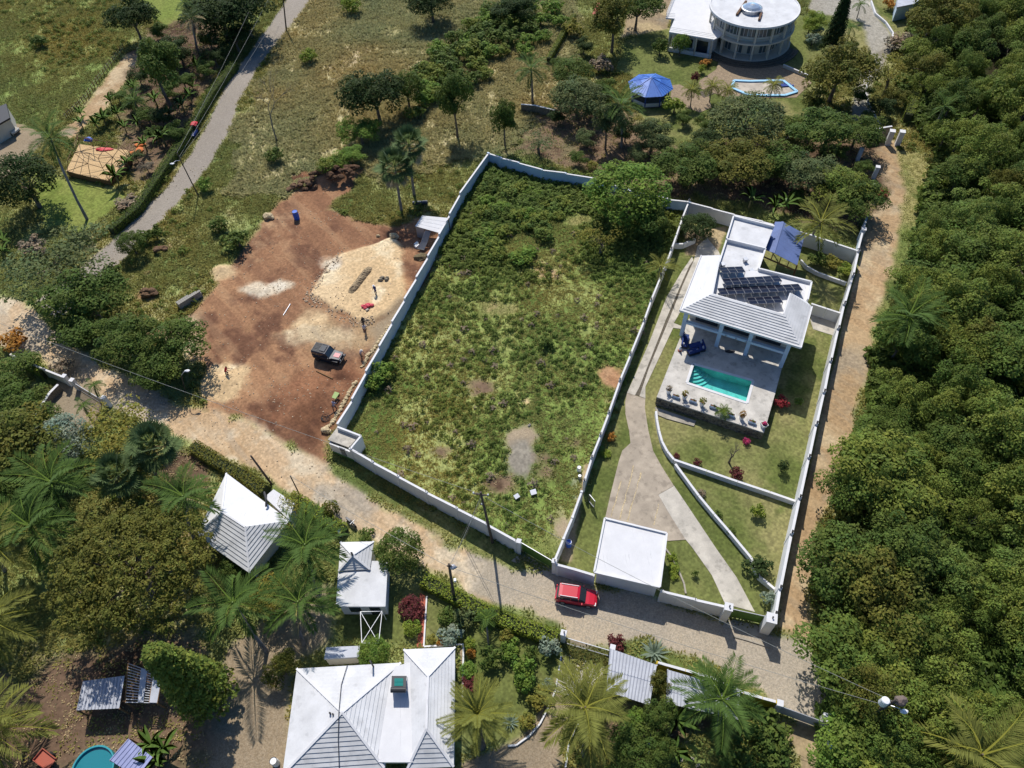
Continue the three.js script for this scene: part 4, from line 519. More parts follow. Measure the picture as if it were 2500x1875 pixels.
{ // --- pyramid roofed annex with flat roof ---
  const c = [[-19.78,23.02], [-16.09,23.16], [-16.29,26.37], [-19.65,26.36]], ap = [-18.06,25.09], t = thing('annex', 'small annex with a white pyramid roof joined to a flat roof', 'house', [c[3][0], 0, c[3][1]]);
  hip(t, c, [ap, ap], 3.1, 4.1, 6, [MAT.cleanRoof, MAT.shadedRoof, MAT.shadedRoof, MAT.cleanRoof], 0.4, 0.05); wpart(t, 'finial', new MB().tube([V(ap[0], 4.1, ap[1]), V(ap[0], 4.7, ap[1])], 0.12, 8), MAT.dark);  // right and front faces carry painted shade, same white roofing
  const f = [[-19.72,26.38], [-16.30,26.39], [-16.32,25.33], [-14.45,25.44], [-14.39,30.50], [-19.60,30.20]]; wpart(t, 'flat_roof', new MB().prism(f, 2.7, 2.95), MAT.whiteRoof); wpart(t, 'wall', new MB().prism(inset(f, 0.35), -0.1, 2.7), MAT.white); wallHoles(t, inset(f, 0.35)[4], inset(f, 0.35)[5], 0, 2.7, [[0.12, 0.35, 0.1, 2.2], [0.55, 0.8, 0.9, 2.1]]);
  const fr = thing('bracing_frame', 'thin white metal frame with crossed bars behind the annex', 'frame', [-16.22,33.14, 0].slice(0, 1).concat([0, [-16.22,33.14][1]])), q = [v3([-17.07,30.73], 2.5), v3([-14.79,30.80], 2.5), v3([-14.94,34.10], 2.5), v3([-16.65,34.01], 2.5)];
  for (let i = 0; i < 4; i++) wpart(fr, 'rail', new MB().bar(q[i], q[(i + 1) % 4], 0.06), MAT.whitePlastic); wpart(fr, 'brace', new MB().bar(q[0], q[2], 0.05), MAT.whitePlastic); wpart(fr, 'brace', new MB().bar(V(q[1].x, 2.56, q[1].z), V(q[3].x, 2.56, q[3].z), 0.05), MAT.whitePlastic); for (const p of q) wpart(fr, 'post', new MB().bar(V(p.x, 0, p.z), p, 0.06), MAT.whitePlastic);
}
{ // --- big hip roofed house at the bottom ---
  const t = thing('bungalow', 'wide white bungalow with two plank hip roofs at the lower edge', 'house', [-19.95,43.17, 0].slice(0, 1).concat([0, [-19.95,43.17][1]]));
  const G1 = MAT.shadedRoof, W = MAT.whiteRoof;  // the same white twice, the first darkened as painted shade for front hips
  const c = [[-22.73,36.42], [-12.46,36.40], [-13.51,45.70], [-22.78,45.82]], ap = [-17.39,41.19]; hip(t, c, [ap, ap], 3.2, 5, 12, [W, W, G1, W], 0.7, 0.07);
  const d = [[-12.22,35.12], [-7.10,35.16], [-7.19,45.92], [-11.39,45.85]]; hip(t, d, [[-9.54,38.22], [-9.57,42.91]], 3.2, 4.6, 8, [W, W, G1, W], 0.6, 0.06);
  wpart(t, 'flat_roof', new MB().prism([[-12.96,36.81], [-11.23,36.45], [-10.88,45.42], [-14.01,45.26], [-14.29,39.50]], 3.1, 3.55), MAT.cleanRoof);
  wpart(t, 'cable', new MB().tube([v3([-17.71,36.35], 3.4), v3([-17.94,38.44], 4.15), v3([-17.67,41.16], 5.2), v3([-17.70,43.32], 4.35), v3([-17.55,45.90], 3.4)], 0.035, 5), MAT.dark);
  for (const [x, z] of [[-15.14,36.64], [-18.58,41.14], [-18.29,41.26]]) wpart(t, 'vent_pipe', new MB().tube([V(x, 3.2, z), V(x, 5, z)], 0.09, 7), MAT.dark);
  const s = thing('solar_water_heater', 'green glass solar water heater standing on the bungalow roof', 'water heater', [-12.52,38.62, 0].slice(0, 1).concat([3.55, [-12.52,38.62][1]])), A = v3([-13.16,37.83], 4), B = v3([-11.74,37.91], 4), Cc = v3([-11.60,39.26], 4.6), D = v3([-13.03,39.19], 4.6);
  wpart(s, 'backing', new MB().slab([A, B, Cc, D], 0.06), MAT.dark); const up = (p) => p.clone().setY(p.y + 0.05); for (const [f, e] of [[0.2, 0.49], [0.51, 0.8]]) wpart(s, 'collector', new MB().slab([L3(up(A), up(B), 0.2), L3(up(A), up(B), 0.8), L3(up(D), up(Cc), 0.8), L3(up(D), up(Cc), 0.2)].map((p, i) => i < 2 ? L3(p, [L3(up(D), up(Cc), 0.8), L3(up(D), up(Cc), 0.2)][1 - i], f) : L3([L3(up(A), up(B), 0.2), L3(up(A), up(B), 0.8)][3 - i], p, e)), 0.04), mat([0.02, 0.16, 0.13], 0.12)); wpart(s, 'tank', new MB().tube([V(D.x, 4.75, D.z + 0.15), V(Cc.x, 4.75, Cc.z + 0.15)], 0.26, 12), MAT.dark);
  for (const q of [A, B, Cc, D]) wpart(s, 'leg', new MB().bar(V(q.x, 3.5, q.z), V(q.x, q.y - 0.05, q.z), 0.05), MAT.steel);
}
{ // --- small buildings ---
  const box = flatHouse('pump_shed', 'small cream shed with a flat stained metal roof above the bungalow', [[-20.37,34.71], [-20.34,34.12], [-16.90,34.16], [-16.91,35.27], [-20.43,35.29]], 2.2, { m: MAT.cream, roof: MAT.zinc, lip: 0, over: 0.1, cat: 'shed' });
  const sheets = (t, a, b, c, d, n, m) => { for (let i = 0; i < n; i++) { const f = i / n, e = (i + 0.97) / n; wpart(t, 'roof_sheet', new MB().slab([L3(a, b, f), L3(a, b, e), L3(d, c, e), L3(d, c, f)], 0.03), m); wpart(t, 'sheet_rib', new MB().bar(L3(a, b, f).setY(a.y + 0.02), L3(d, c, f).setY(d.y + 0.02), 0.09, 0.07), m === MAT.zinc ? MAT.rib : m); } };
  const post = (t, q, m = MAT.steel) => wpart(t, 'post', new MB().box(q.x, 0, q.z, 0.12, q.y - 0.04, 0.12), m);
  const c1 = thing('carport', 'open carport with a ribbed white metal roof beside the slatted gate', 'carport', [7.70,39.27, 0].slice(0, 1).concat([0, [7.70,39.27][1]]), 'metal carports'), q = [v3([8.34,35.98], 2.7), v3([12.67,37.81], 2.7), v3([11.40,41.42], 2.5), v3([7.45,39.94], 2.5)]; sheets(c1, ...q, 14, MAT.zinc); q.forEach((p) => post(c1, p)); wpart(c1, 'beam', new MB().bar(L3(q[0], q[3], 0.35).setY(2.58), L3(q[1], q[2], 0.35).setY(2.58), 0.08), MAT.steel); 
  const c2 = thing('carport', 'second ribbed metal carport roof behind the yellow wall', 'carport', [13.43,40.69, 0].slice(0, 1).concat([0, [13.43,40.69][1]]), 'metal carports'), p = [v3([13.71,38.22], 2.4), v3([20.26,40.57], 2.4), v3([19.60,43.06], 2.2), v3([13.04,41.24], 2.2)]; sheets(c2, ...p, 20, MAT.zinc); p.forEach((s) => post(c2, s));
  const hut = thing('gate_hut', 'small hut with a bright blue ribbed roof at the lower gate', 'hut', [28.65,45.41, 0].slice(0, 1).concat([0, [28.65,45.41][1]])), hq = [v3([27.91,43.62], 2.3), v3([29.19,44.20], 2.3), v3([28.06,46.15], 2.1), v3([27.19,45.94], 2.1)]; sheets(hut, ...hq, 8, MAT.blueRoof); wpart(hut, 'wall', new MB().prism(inset(hq.map((s) => [s.x, s.z]), 0.3), 0, 2.05), MAT.cream);
  // gatehouse at the corner of the lot
  const gh = thing('gatehouse', 'roofless white gatehouse with a cracked concrete slab at the lot corner', 'gatehouse', [-22.34,8.48, 0].slice(0, 1).concat([0, [-22.34,8.48][1]])), gp = [[-21.81,7.26], [-18.76,8.80], [-19.90,10.56], [-22.74,9.09]];
  wpart(gh, 'roof_slab', new MB().prism([[-22.00,7.03], [-19.22,8.54], [-20.25,10.03], [-22.96,8.73]], 2.0, 2.2), MAT.paleConcrete); for (const [a, b] of [[0, 1], [1, 2]]) { wpart(gh, 'wall', seg(new MB(), gp[a], gp[b], -0.1, 2.75, 2.75, 0.22), MAT.white); } for (const a of [2, 3]) { const b = (a + 1) % 4; wpart(gh, 'wall', seg(new MB(), gp[a], gp[b], -0.1, 1.95, 1.95, 0.2), MAT.white); } wallHoles(gh, gp[2], gp[3], 0, 2, [[0.3, 0.55, 0.1, 1.9]]); wpart(gh, 'base_course', seg(new MB(), [lerp(gp[3][0], gp[2][0], 0.02), gp[3][1] + 0.15], [gp[2][0], gp[2][1] + 0.15], -0.1, 0.35, 0.35, 0.2), MAT.green);
  // tool shed against the white wall
  const ts = thing('tool_shed', 'lean to shed with a white sheet roof and hanging grey tarpaulin by the wall', 'shed', [-11.87,-28.11, 0].slice(0, 1).concat([0, [-11.87,-28.11][1]])), tq = [v3([-12.57,-32.21], 2.5), v3([-8.45,-31.28], 2.5), v3([-9.85,-28.37], 2.2), v3([-13.67,-30.27], 2.2)];
  for (let i = 0; i < 4; i++) wpart(ts, 'roof_sheet', new MB().slab([L3(tq[0], tq[3], i / 4), L3(tq[1], tq[2], i / 4), L3(tq[1], tq[2], (i + 1.06) / 4), L3(tq[0], tq[3], (i + 1.06) / 4)].map((s) => s.setY(s.y + 0.02 * (4 - i))), 0.02), MAT.cleanRoof); for (const s of [tq[0], tq[1], tq[2], tq[3]]) post(ts, s, MAT.oldWood); const sd = [[-13.55,-30.11], [-11.33,-29.16]]; wpart(ts, 'plank_wall', seg(new MB(), [tq[3].x, tq[3].z], [lerp(tq[3].x, tq[2].x, 0.35), lerp(tq[3].z, tq[2].z, 0.35)], 0, 2.1, 2.1, 0.05), MAT.steel);
  const tp = thing('tarpaulin', 'grey folded tarpaulin hanging from the white shed roof', 'tarpaulin', [-12.87,-27.44, 0].slice(0, 1).concat([0, [-12.87,-27.44][1]])), ta = v3([-12.12,-29.23], 2), tb = v3([-11.23,-29.03], 2), tc = v3([-12.38,-26.70], 0.35), td = v3([-13.49,-27.10], 0.35), fold = new MB(); for (let i = 0; i < 12; i++) { const f = i / 12, e = (i + 1) / 12, w = (k) => (k % 2 ? 0.12 : 0); const A = L3(ta, tb, f), B = L3(ta, tb, e), Cc = L3(td, tc, e), D = L3(td, tc, f); A.y += w(i); B.y += w(i + 1); D.y += w(i); Cc.y += w(i + 1); const mA = L3(A, D, 0.5), mB = L3(B, Cc, 0.5); mA.y -= 0.3; mB.y -= 0.3; fold.quad(A, B, mB, mA).quad(mA, mB, Cc, D); } wpart(tp, 'sheet', fold, mat([0.22, 0.23, 0.25], 0.6)); wpart(tp, 'weight_pole', new MB().bar(td, tc, 0.14), MAT.dark);
  // fragments at the edges of the view
  flatHouse('edge_house', 'corner of a cream house with a dark roof at the left edge', [[-94.29,-68.33], [-91.81,-70.45], [-89.29,-65.52], [-91.80,-62.00]], 3.2, { m: MAT.cream, roof: MAT.dark, lip: 0, cat: 'house' });
  flatHouse('edge_house', 'pale blue walled house corner at the top edge beside the orange bush', [[84.56,-94.56], [90.45,-93.86], [86.17,-89.70], [82.16,-88.65]], 3, { m: MAT.blueWall, roof: MAT.zinc, lip: 0, cat: 'house' });
  const rf = thing('tin_roof', 'small rusty red tin roof among the trees at the top', 'shed', [22.45,-99.26, 0].slice(0, 1).concat([0, [22.45,-99.26][1]])); wpart(rf, 'roof_sheet', new MB().slab([v3([20.95,-94.40], 2.2), v3([22.40,-94.13], 2.2), v3([22.96,-98.33], 2.6), v3([22.47,-98.39], 2.6)], 0.05), MAT.terracotta); for (const [x, z] of [[21.09,-94.91], [22.37,-94.66]]) wpart(rf, 'post', new MB().box(x, 0, z, 0.1, 2.15, 0.1), MAT.oldWood);
  // lower left yard, in the shade of the trees
  const y1 = thing('patched_shed', 'long grey sheet roof dappled by tree shade at lower left', 'shed', [-45.45,38.32, 0].slice(0, 1).concat([0, [-45.45,38.32][1]])), yq = [v3([-44.14,36.29], 2.6), v3([-40.14,35.98], 2.6), v3([-39.97,38.98], 2.3), v3([-44.09,38.95], 2.3)]; sheets(y1, ...yq, 12, MAT.zinc); yq.forEach((s) => post(y1, s, MAT.oldWood));
  const y2 = thing('bare_roof_frame', 'half stripped roof of bare purlins beside the grey sheet roof', 'shed', [-38.22,37.99, 0].slice(0, 1).concat([0, [-38.22,37.99][1]])), zq = [v3([-40.13,34.79], 2.6), v3([-36.36,36.18], 2.6), v3([-36.33,38.67], 2.3), v3([-39.52,38.44], 2.3)]; for (let i = 0; i <= 13; i++) wpart(y2, 'purlin', new MB().bar(L3(zq[0], zq[3], i / 13), L3(zq[1], zq[2], i / 13), 0.07), MAT.steel); for (const f of [0, 0.45, 0.75, 1]) wpart(y2, 'rafter', new MB().bar(L3(zq[0], zq[1], f), L3(zq[3], zq[2], f), 0.1), MAT.oldWood); wpart(y2, 'roof_sheet', new MB().slab([L3(zq[0], zq[1], 0.76), zq[1], zq[2], L3(zq[3], zq[2], 0.76)].map((s) => s.setY(s.y + 0.08)), 0.03), MAT.zinc); wpart(y2, 'roof_sheet', new MB().slab([L3(zq[0], zq[1], 0.4), L3(zq[0], zq[1], 0.58), L3(zq[3], zq[2], 0.58), L3(zq[3], zq[2], 0.4)].map((s) => s.setY(s.y + 0.08)), 0.03), MAT.zinc); zq.forEach((s) => post(y2, s, MAT.oldWood));
  const y3 = thing('lilac_shed', 'lilac grey ribbed shed roof at the lower edge', 'shed', [-39.18,42.91, 0].slice(0, 1).concat([0, [-39.18,42.91][1]])), lq = [v3([-38.31,41.79], 2.2), v3([-35.60,43.51], 2.2), v3([-36.63,45.17], 2.2), v3([-39.57,43.57], 2.2)]; sheets(y3, ...lq, 8, MAT.lilacRoof); lq.forEach((s) => post(y3, s, MAT.oldWood));
  const tk = [-41.60,43.95], tank = thing('water_tank', 'round open teal water tank at the lower edge', 'tank', [tk[0], 0, tk[1]]); part(tank, 'side', new MB().lathe(0, 0, 0, [[1.9, 0], [2, 1.2], [1.85, 1.2], [1.8, 0.9]], 32), mat([0.02, 0.28, 0.32], 0.5)); part(tank, 'water', new MB().lathe(0, 0.95, 0, [[1.8, 0], [0, 0]], 32), mat([0.02, 0.2, 0.24], 0.1));
  const cart = thing('red_cart', 'flat bed red handcart at the lower left edge', 'cart', [-46.76,42.87, 0].slice(0, 1).concat([0, [-46.76,42.87][1]]), undefined, -0.55); part(cart, 'bed', new MB().box(0, 0.55, 0, 1.9, 0.12, 1.2).box(0, 0.67, 0.57, 1.9, 0.2, 0.05).box(0, 0.67, -0.57, 1.9, 0.2, 0.05).box(-0.92, 0.67, 0, 0.05, 0.2, 1.1), MAT.terracotta); for (const s of [-1, 1]) part(cart, 'wheel', new MB().tube([V(0, 0.32, s * 0.62), V(0, 0.32, s * 0.74)], 0.32, 14), MAT.rubber); part(cart, 'handle', new MB().bar(V(0.9, 0.6, 0.4), V(1.7, 0.8, 0.3), 0.05).bar(V(0.9, 0.6, -0.4), V(1.7, 0.8, -0.3), 0.05), MAT.oldWood); part(cart, 'leg', new MB().bar(V(0.8, 0, 0), V(0.8, 0.55, 0), 0.06), MAT.oldWood);
}
{ // --- timber platform with a bare frame, upper left ---
  const poly = [[-75.09,-50.96], [-75.51,-59.08], [-72.65,-58.14], [-65.84,-56.31], [-64.93,-53.87], [-65.41,-51.09], [-66.79,-47.62], [-70.40,-48.98]];
  const t = thing('timber_platform', 'pale plywood platform under a thin dark dome frame of poles', 'platform', [-71.02,-48.36, 0].slice(0, 1).concat([0, [-71.02,-48.36][1]]));
  wpart(t, 'deck_base', new MB().prism(inset(poly, 0.05), 1.0, 1.15), MAT.darkWood);
  const inP = (x, z) => { let s = false; for (let a = 0, b = poly.length - 1; a < poly.length; b = a++) { const [ax, az] = poly[a], [bx, bz] = poly[b]; if ((az > z) !== (bz > z) && x < (bx - ax) * (z - az) / (bz - az) + ax) s = !s; } return s; };
  { const d0 = [-75.30,-58.93], d1 = [-75.09,-50.96], dx = d1[0] - d0[0], dz = d1[1] - d0[1], l = Math.hypot(dx, dz), u = [dx / l, dz / l], v = [-u[1], u[0]]; for (let k = -30; k < 40; k++) { const o = k * 0.31; let lo = null, hi = null; for (let s = -12; s < 22; s += 0.1) { const x = d0[0] + u[0] * s - v[0] * o, z = d0[1] + u[1] * s - v[1] * o; if (inP(x, z)) { lo ??= s; hi = s; } } if (lo !== null && hi - lo > 0.4) { const P = (s) => [d0[0] + u[0] * s - v[0] * o, d0[1] + u[1] * s - v[1] * o]; wpart(t, 'plank', seg(new MB(), P(lo), P(hi), 1.152, 1.2, 1.2, 0.295), MAT.wood); } } }
  for (let i = 0; i < poly.length; i++) { wpart(t, 'skirt', seg(new MB(), poly[i], poly[(i + 1) % poly.length], 0.25, 1.14, 1.14, 0.08), MAT.darkWood); const [x, z] = inset(poly, 0.2)[i]; wpart(t, 'leg', new MB().bar(V(x, -0.1, z), V(x, 1.05, z), 0.14), MAT.darkWood); }
  const fr = (a, b) => wpart(t, 'frame_pole', new MB().tube([a, b], 0.05, 5), MAT.darkWood); const ring = inset(poly, 0.1).map((p) => v3(p, 1.2)), mid = inset(poly, 1.1).map((p) => v3(p, 3.1)), top = inset(poly, 2.6).map((p) => v3(p, 4.1));
  for (let i = 0; i < 8; i++) { const j = (i + 1) % 8; fr(ring[i], mid[i]); fr(mid[i], mid[j]); fr(mid[i], top[i]); fr(top[i], top[j]); if (i % 2) { fr(ring[j], mid[i]); fr(mid[i], top[j]); } } fr(top[0], top[4]);
  const cl = thing('red_tarpaulin', 'crumpled red cloth lying on the plywood platform', 'tarpaulin', [-70.28,-56.85, 0].slice(0, 1).concat([1.2, [-70.28,-56.85][1]])); part(cl, 'cloth', new MB().rock(0, 0.1, 0, 1.2, 0.16, 0.55).rock(-0.9, 0.12, -0.1, 0.6, 0.22, 0.4).rock(1, 0.08, 0.15, 0.7, 0.12, 0.3), MAT.red);
  const bl = thing('blue_tarpaulin', 'blue bundled tarpaulin at the back of the plywood platform', 'tarpaulin', [-74.08,-59.90, 0].slice(0, 1).concat([1.2, [-74.08,-59.90][1]])); part(bl, 'cloth', new MB().rock(0, 0.25, 0, 0.7, 0.4, 0.6).rock(0.5, 0.2, 0.1, 0.4, 0.3, 0.4), MAT.brightBlue);
  const og = thing('orange_sheet', 'orange plastic sheet on the ground beside the plywood platform', 'sheet', [-65.06,-59.46, 0].slice(0, 1).concat([0, [-65.06,-59.46][1]])); part(og, 'sheet', new MB().rock(0, 0.12, 0, 1, 0.25, 0.7).rock(0.3, 0.1, 1.6, 0.7, 0.2, 1).rock(-0.9, 0.1, 2.4, 0.6, 0.18, 0.6), MAT.orange);
}
console.log('buildings', performance.now() | 0);

// ---------- vegetation ----------
const leafMat = (r, g, b, tr = 0.4) => mat([r, g, b].map((v) => 1.1 * lerp(v, (r + g + b) / 3, 0.1)), 0.75, { vertexColors: true, transmission: tr, thickness: 0, specularIntensity: 0.15 });
const LM = {
  mid: leafMat(0.105, 0.16, 0.024), forest: leafMat(0.12, 0.18, 0.024), forest2: leafMat(0.185, 0.235, 0.03), weed: leafMat(0.17, 0.235, 0.038), dark: leafMat(0.05, 0.085, 0.02), bright: leafMat(0.16, 0.26, 0.03), olive: leafMat(0.16, 0.165, 0.022), yellow: leafMat(0.24, 0.23, 0.03), grey: leafMat(0.13, 0.17, 0.055), dry: leafMat(0.24, 0.19, 0.12, 0.15), straw: leafMat(0.34, 0.27, 0.15, 0.15), purple: leafMat(0.15, 0.035, 0.035), red: leafMat(0.36, 0.04, 0.045), orange: leafMat(0.42, 0.2, 0.02), lime: leafMat(0.22, 0.29, 0.025), silver: leafMat(0.24, 0.31, 0.22), pink: leafMat(0.6, 0.05, 0.18), palm: leafMat(0.085, 0.15, 0.028), palmYellow: leafMat(0.2, 0.21, 0.04), fan: leafMat(0.12, 0.18, 0.06), banana: leafMat(0.12, 0.21, 0.03), grass: leafMat(0.23, 0.265, 0.075), grassDry: leafMat(0.36, 0.34, 0.155),
};
class Leaves {
  constructor(seed) { this.r = rng(seed); this.p = []; this.n = []; this.c = []; this.ix = []; }
  one(x, y, z, nx, ny, nz, len, wid, tint, tx, ty, tz) { // one leaf: a folded rhombus lying across the normal
    const r = this.r; let l = Math.hypot(nx, ny, nz) || 1; nx /= l; ny /= l; nz /= l;
    if (tx === undefined) { tx = r() - 0.5; ty = r() - 0.5; tz = r() - 0.5; }
    let d = tx * nx + ty * ny + tz * nz; tx -= d * nx; ty -= d * ny; tz -= d * nz; l = Math.hypot(tx, ty, tz) || 1; tx /= l; ty /= l; tz /= l;
    const bx = ny * tz - nz * ty, by = nz * tx - nx * tz, bz = nx * ty - ny * tx, k = this.p.length / 3, f = wid * 0.18;
    this.p.push(x - tx * len / 2, y - ty * len / 2, z - tz * len / 2, x + bx * wid / 2 - nx * f, y + by * wid / 2 - ny * f, z + bz * wid / 2 - nz * f, x + tx * len / 2, y + ty * len / 2, z + tz * len / 2, x - bx * wid / 2 - nx * f, y - by * wid / 2 - ny * f, z - bz * wid / 2 - nz * f);
    for (let i = 0; i < 4; i++) { this.n.push(nx, ny, nz); this.c.push(tint[0], tint[1], tint[2]); }
    this.ix.push(k, k + 2, k + 1, k, k + 3, k + 2);
  }
  clump(cx, cy, cz, rr, count, size, flat = 0.8, down = -0.35, hue = 0.25) {
    const r = this.r, t0 = 0.85 + 0.3 * r(), warm = (r() - 0.5) * hue;
    for (let i = 0; i < count; i++) {
      let dx, dy, dz; do { const a = r() * 2 * PI; dy = lerp(down, 1, r()); const s = Math.sqrt(1 - dy * dy); dx = Math.cos(a) * s; dz = Math.sin(a) * s; } while (false);
      const q = rr * (0.6 + 0.48 * Math.sqrt(r())), b = t0 * (0.7 + 0.6 * r()), L = size * (0.65 + 0.7 * r());
      this.one(cx + dx * q, cy + dy * q * flat, cz + dz * q, dx * 0.7 + (r() - 0.5) * 1.3, dy * 0.7 + 0.45 + (r() - 0.5) * 0.9, dz * 0.7 + (r() - 0.5) * 1.3, L, L * 0.6, [b * (1 + warm + 0.15 * (r() - 0.4)), b, b * (1 - 0.4 * warm)]);
    }
  }
  geo() { const g = new THREE.BufferGeometry(); g.setAttribute('position', new THREE.Float32BufferAttribute(this.p, 3)); g.setAttribute('normal', new THREE.Float32BufferAttribute(this.n, 3)); g.setAttribute('color', new THREE.Float32BufferAttribute(this.c, 3)); g.setIndex(this.ix); return g; }
}
// crown prototypes, drawn for a tree of radius 4 and height 8
function treeProto(seed, { n, rx = 4, ry = 3.3, cy = 4.6, cr = [0.8, 1.25], per = 135, size = 0.33, lobes = 0, low = -0.5, flat = 0.8, trunk = 0.22, inner = 0.3, hue = 0.25 }) {
  const L = new Leaves(seed), r = L.r, tips = [], lob = Array.from({ length: lobes }, () => { const a = r() * 2 * PI, d = 0.35 + 0.3 * r(); return [Math.cos(a) * d, (r() - 0.35) * 0.7, Math.sin(a) * d, 0.5 + 0.2 * r()]; });
  for (let i = 0; i < n; i++) {
    let y = lerp(low, 1, (i + 0.5) / n), s = Math.sqrt(Math.max(0, 1 - y * y)), a = i * 2.39996 + r() * 0.6, k = r() < inner ? 0.35 + 0.4 * r() : 0.82 + 0.22 * r(), x = Math.cos(a) * s * k, z = Math.sin(a) * s * k; y *= k;
    if (lobes) { const b = lob[i % lobes]; x = b[0] + x * b[3]; y = b[1] + y * b[3]; z = b[2] + z * b[3]; }
    const c = lerp(cr[0], cr[1], r()); L.clump(x * rx * 0.85, cy + y * ry * 0.85, z * rx * 0.85, c, Math.round(per * c * c / 1.1), size, flat, -0.35, hue); if (i % 5 === 0) tips.push(V(x * rx * 0.7, cy + y * ry * 0.6 - 0.3, z * rx * 0.7));
  }
  const T = new MB(), top = V(0.15, cy * 0.72, 0.1); T.tube([V(0, -0.3, 0), V(0.06, cy * 0.35, -0.05), top], [trunk * 1.35, trunk, trunk * 0.75], 7);
  for (const p of tips.slice(0, 9)) { const m = L3(top, p, 0.5); m.y += 0.25; T.tube([top.clone().setY(top.y * (0.75 + 0.25 * r())), m, p], [trunk * 0.5, trunk * 0.3, trunk * 0.1], 5, false); }
  return { crown: L.geo(), trunk: T.geo() };
}
const TP = {
  dome: treeProto(21, { n: 46 }), dome2: treeProto(22, { n: 52, lobes: 5, rx: 4.5 }), round: treeProto(23, { n: 68, cr: [0.75, 1.05], inner: 0.12, per: 130, size: 0.3 }), lobed: treeProto(24, { n: 56, lobes: 6, rx: 4.6, ry: 3.4 }), tall: treeProto(25, { n: 50, rx: 4, ry: 3.4, cy: 4.6, lobes: 4, low: -0.8 }),
  feathery: treeProto(26, { n: 60, cr: [0.7, 1.2], per: 55, size: 0.26, lobes: 7, rx: 4.8, ry: 2.4, inner: 0.4, flat: 0.55, trunk: 0.14 }), sparse: treeProto(27, { n: 36, cr: [0.5, 0.95], per: 70, size: 0.26, lobes: 5, rx: 4.6 }), low: treeProto(28, { n: 46, ry: 3.4, cy: 3.9, low: -0.7, lobes: 4, rx: 4.4 }),
  f1: treeProto(31, { n: 30, cr: [0.9, 1.5], per: 124, size: 0.32, lobes: 4, rx: 4.6, ry: 3.3, cy: 4.4, low: -0.5 }), f2: treeProto(32, { n: 30, cr: [0.9, 1.4], per: 124, size: 0.32, lobes: 6, rx: 4.8, ry: 3.2, cy: 4.6, low: -0.4 }), f3: treeProto(33, { n: 32, cr: [0.8, 1.3], per: 140, size: 0.27, rx: 4.2, ry: 3, cy: 4.8, low: -0.4 }), f4: treeProto(34, { n: 28, cr: [0.9, 1.5], per: 100, size: 0.39, lobes: 5, rx: 4.8, ry: 3.6, cy: 4.2, low: -0.6 }),
  shrub: treeProto(41, { n: 16, rx: 4, ry: 3.4, cy: 3.9, cr: [1.2, 1.8], per: 22, size: 0.95, low: -0.6, trunk: 0.3 }), shrub2: treeProto(42, { n: 14, rx: 4.2, ry: 3.4, cy: 3.9, cr: [1.1, 1.8], per: 18, size: 1.1, lobes: 4, low: -0.6, trunk: 0.3 }), tight: treeProto(43, { n: 20, rx: 4, ry: 3.6, cy: 4, cr: [1.3, 1.7], per: 26, size: 0.8, low: -0.8, inner: 0, trunk: 0.3 }),
};
function tree(name, label, x, z, kind, Rr, H, lm, { group, cat = 'tree', bark = MAT.bark, turn = R(0, 6.28), lean = 0 } = {}) {
  const t = thing(name, label, cat, [x, Math.max(0, hgt(x, z)) - 0.02, z], group, turn), p = TP[kind]; t.scale.set(Rr / 4, H / 8, Rr / 4); if (lean) t.rotation.z = lean;
  part(t, 'trunk', p.trunk, bark); part(t, 'crown', p.crown, lm); return t;
}
const bush = (label, x, z, r, lm, o = {}) => tree('shrub', label, x, z, o.kind ?? pick(['shrub', 'shrub2']), r, o.h ?? r * 1.7, lm, { cat: 'shrub', ...o });
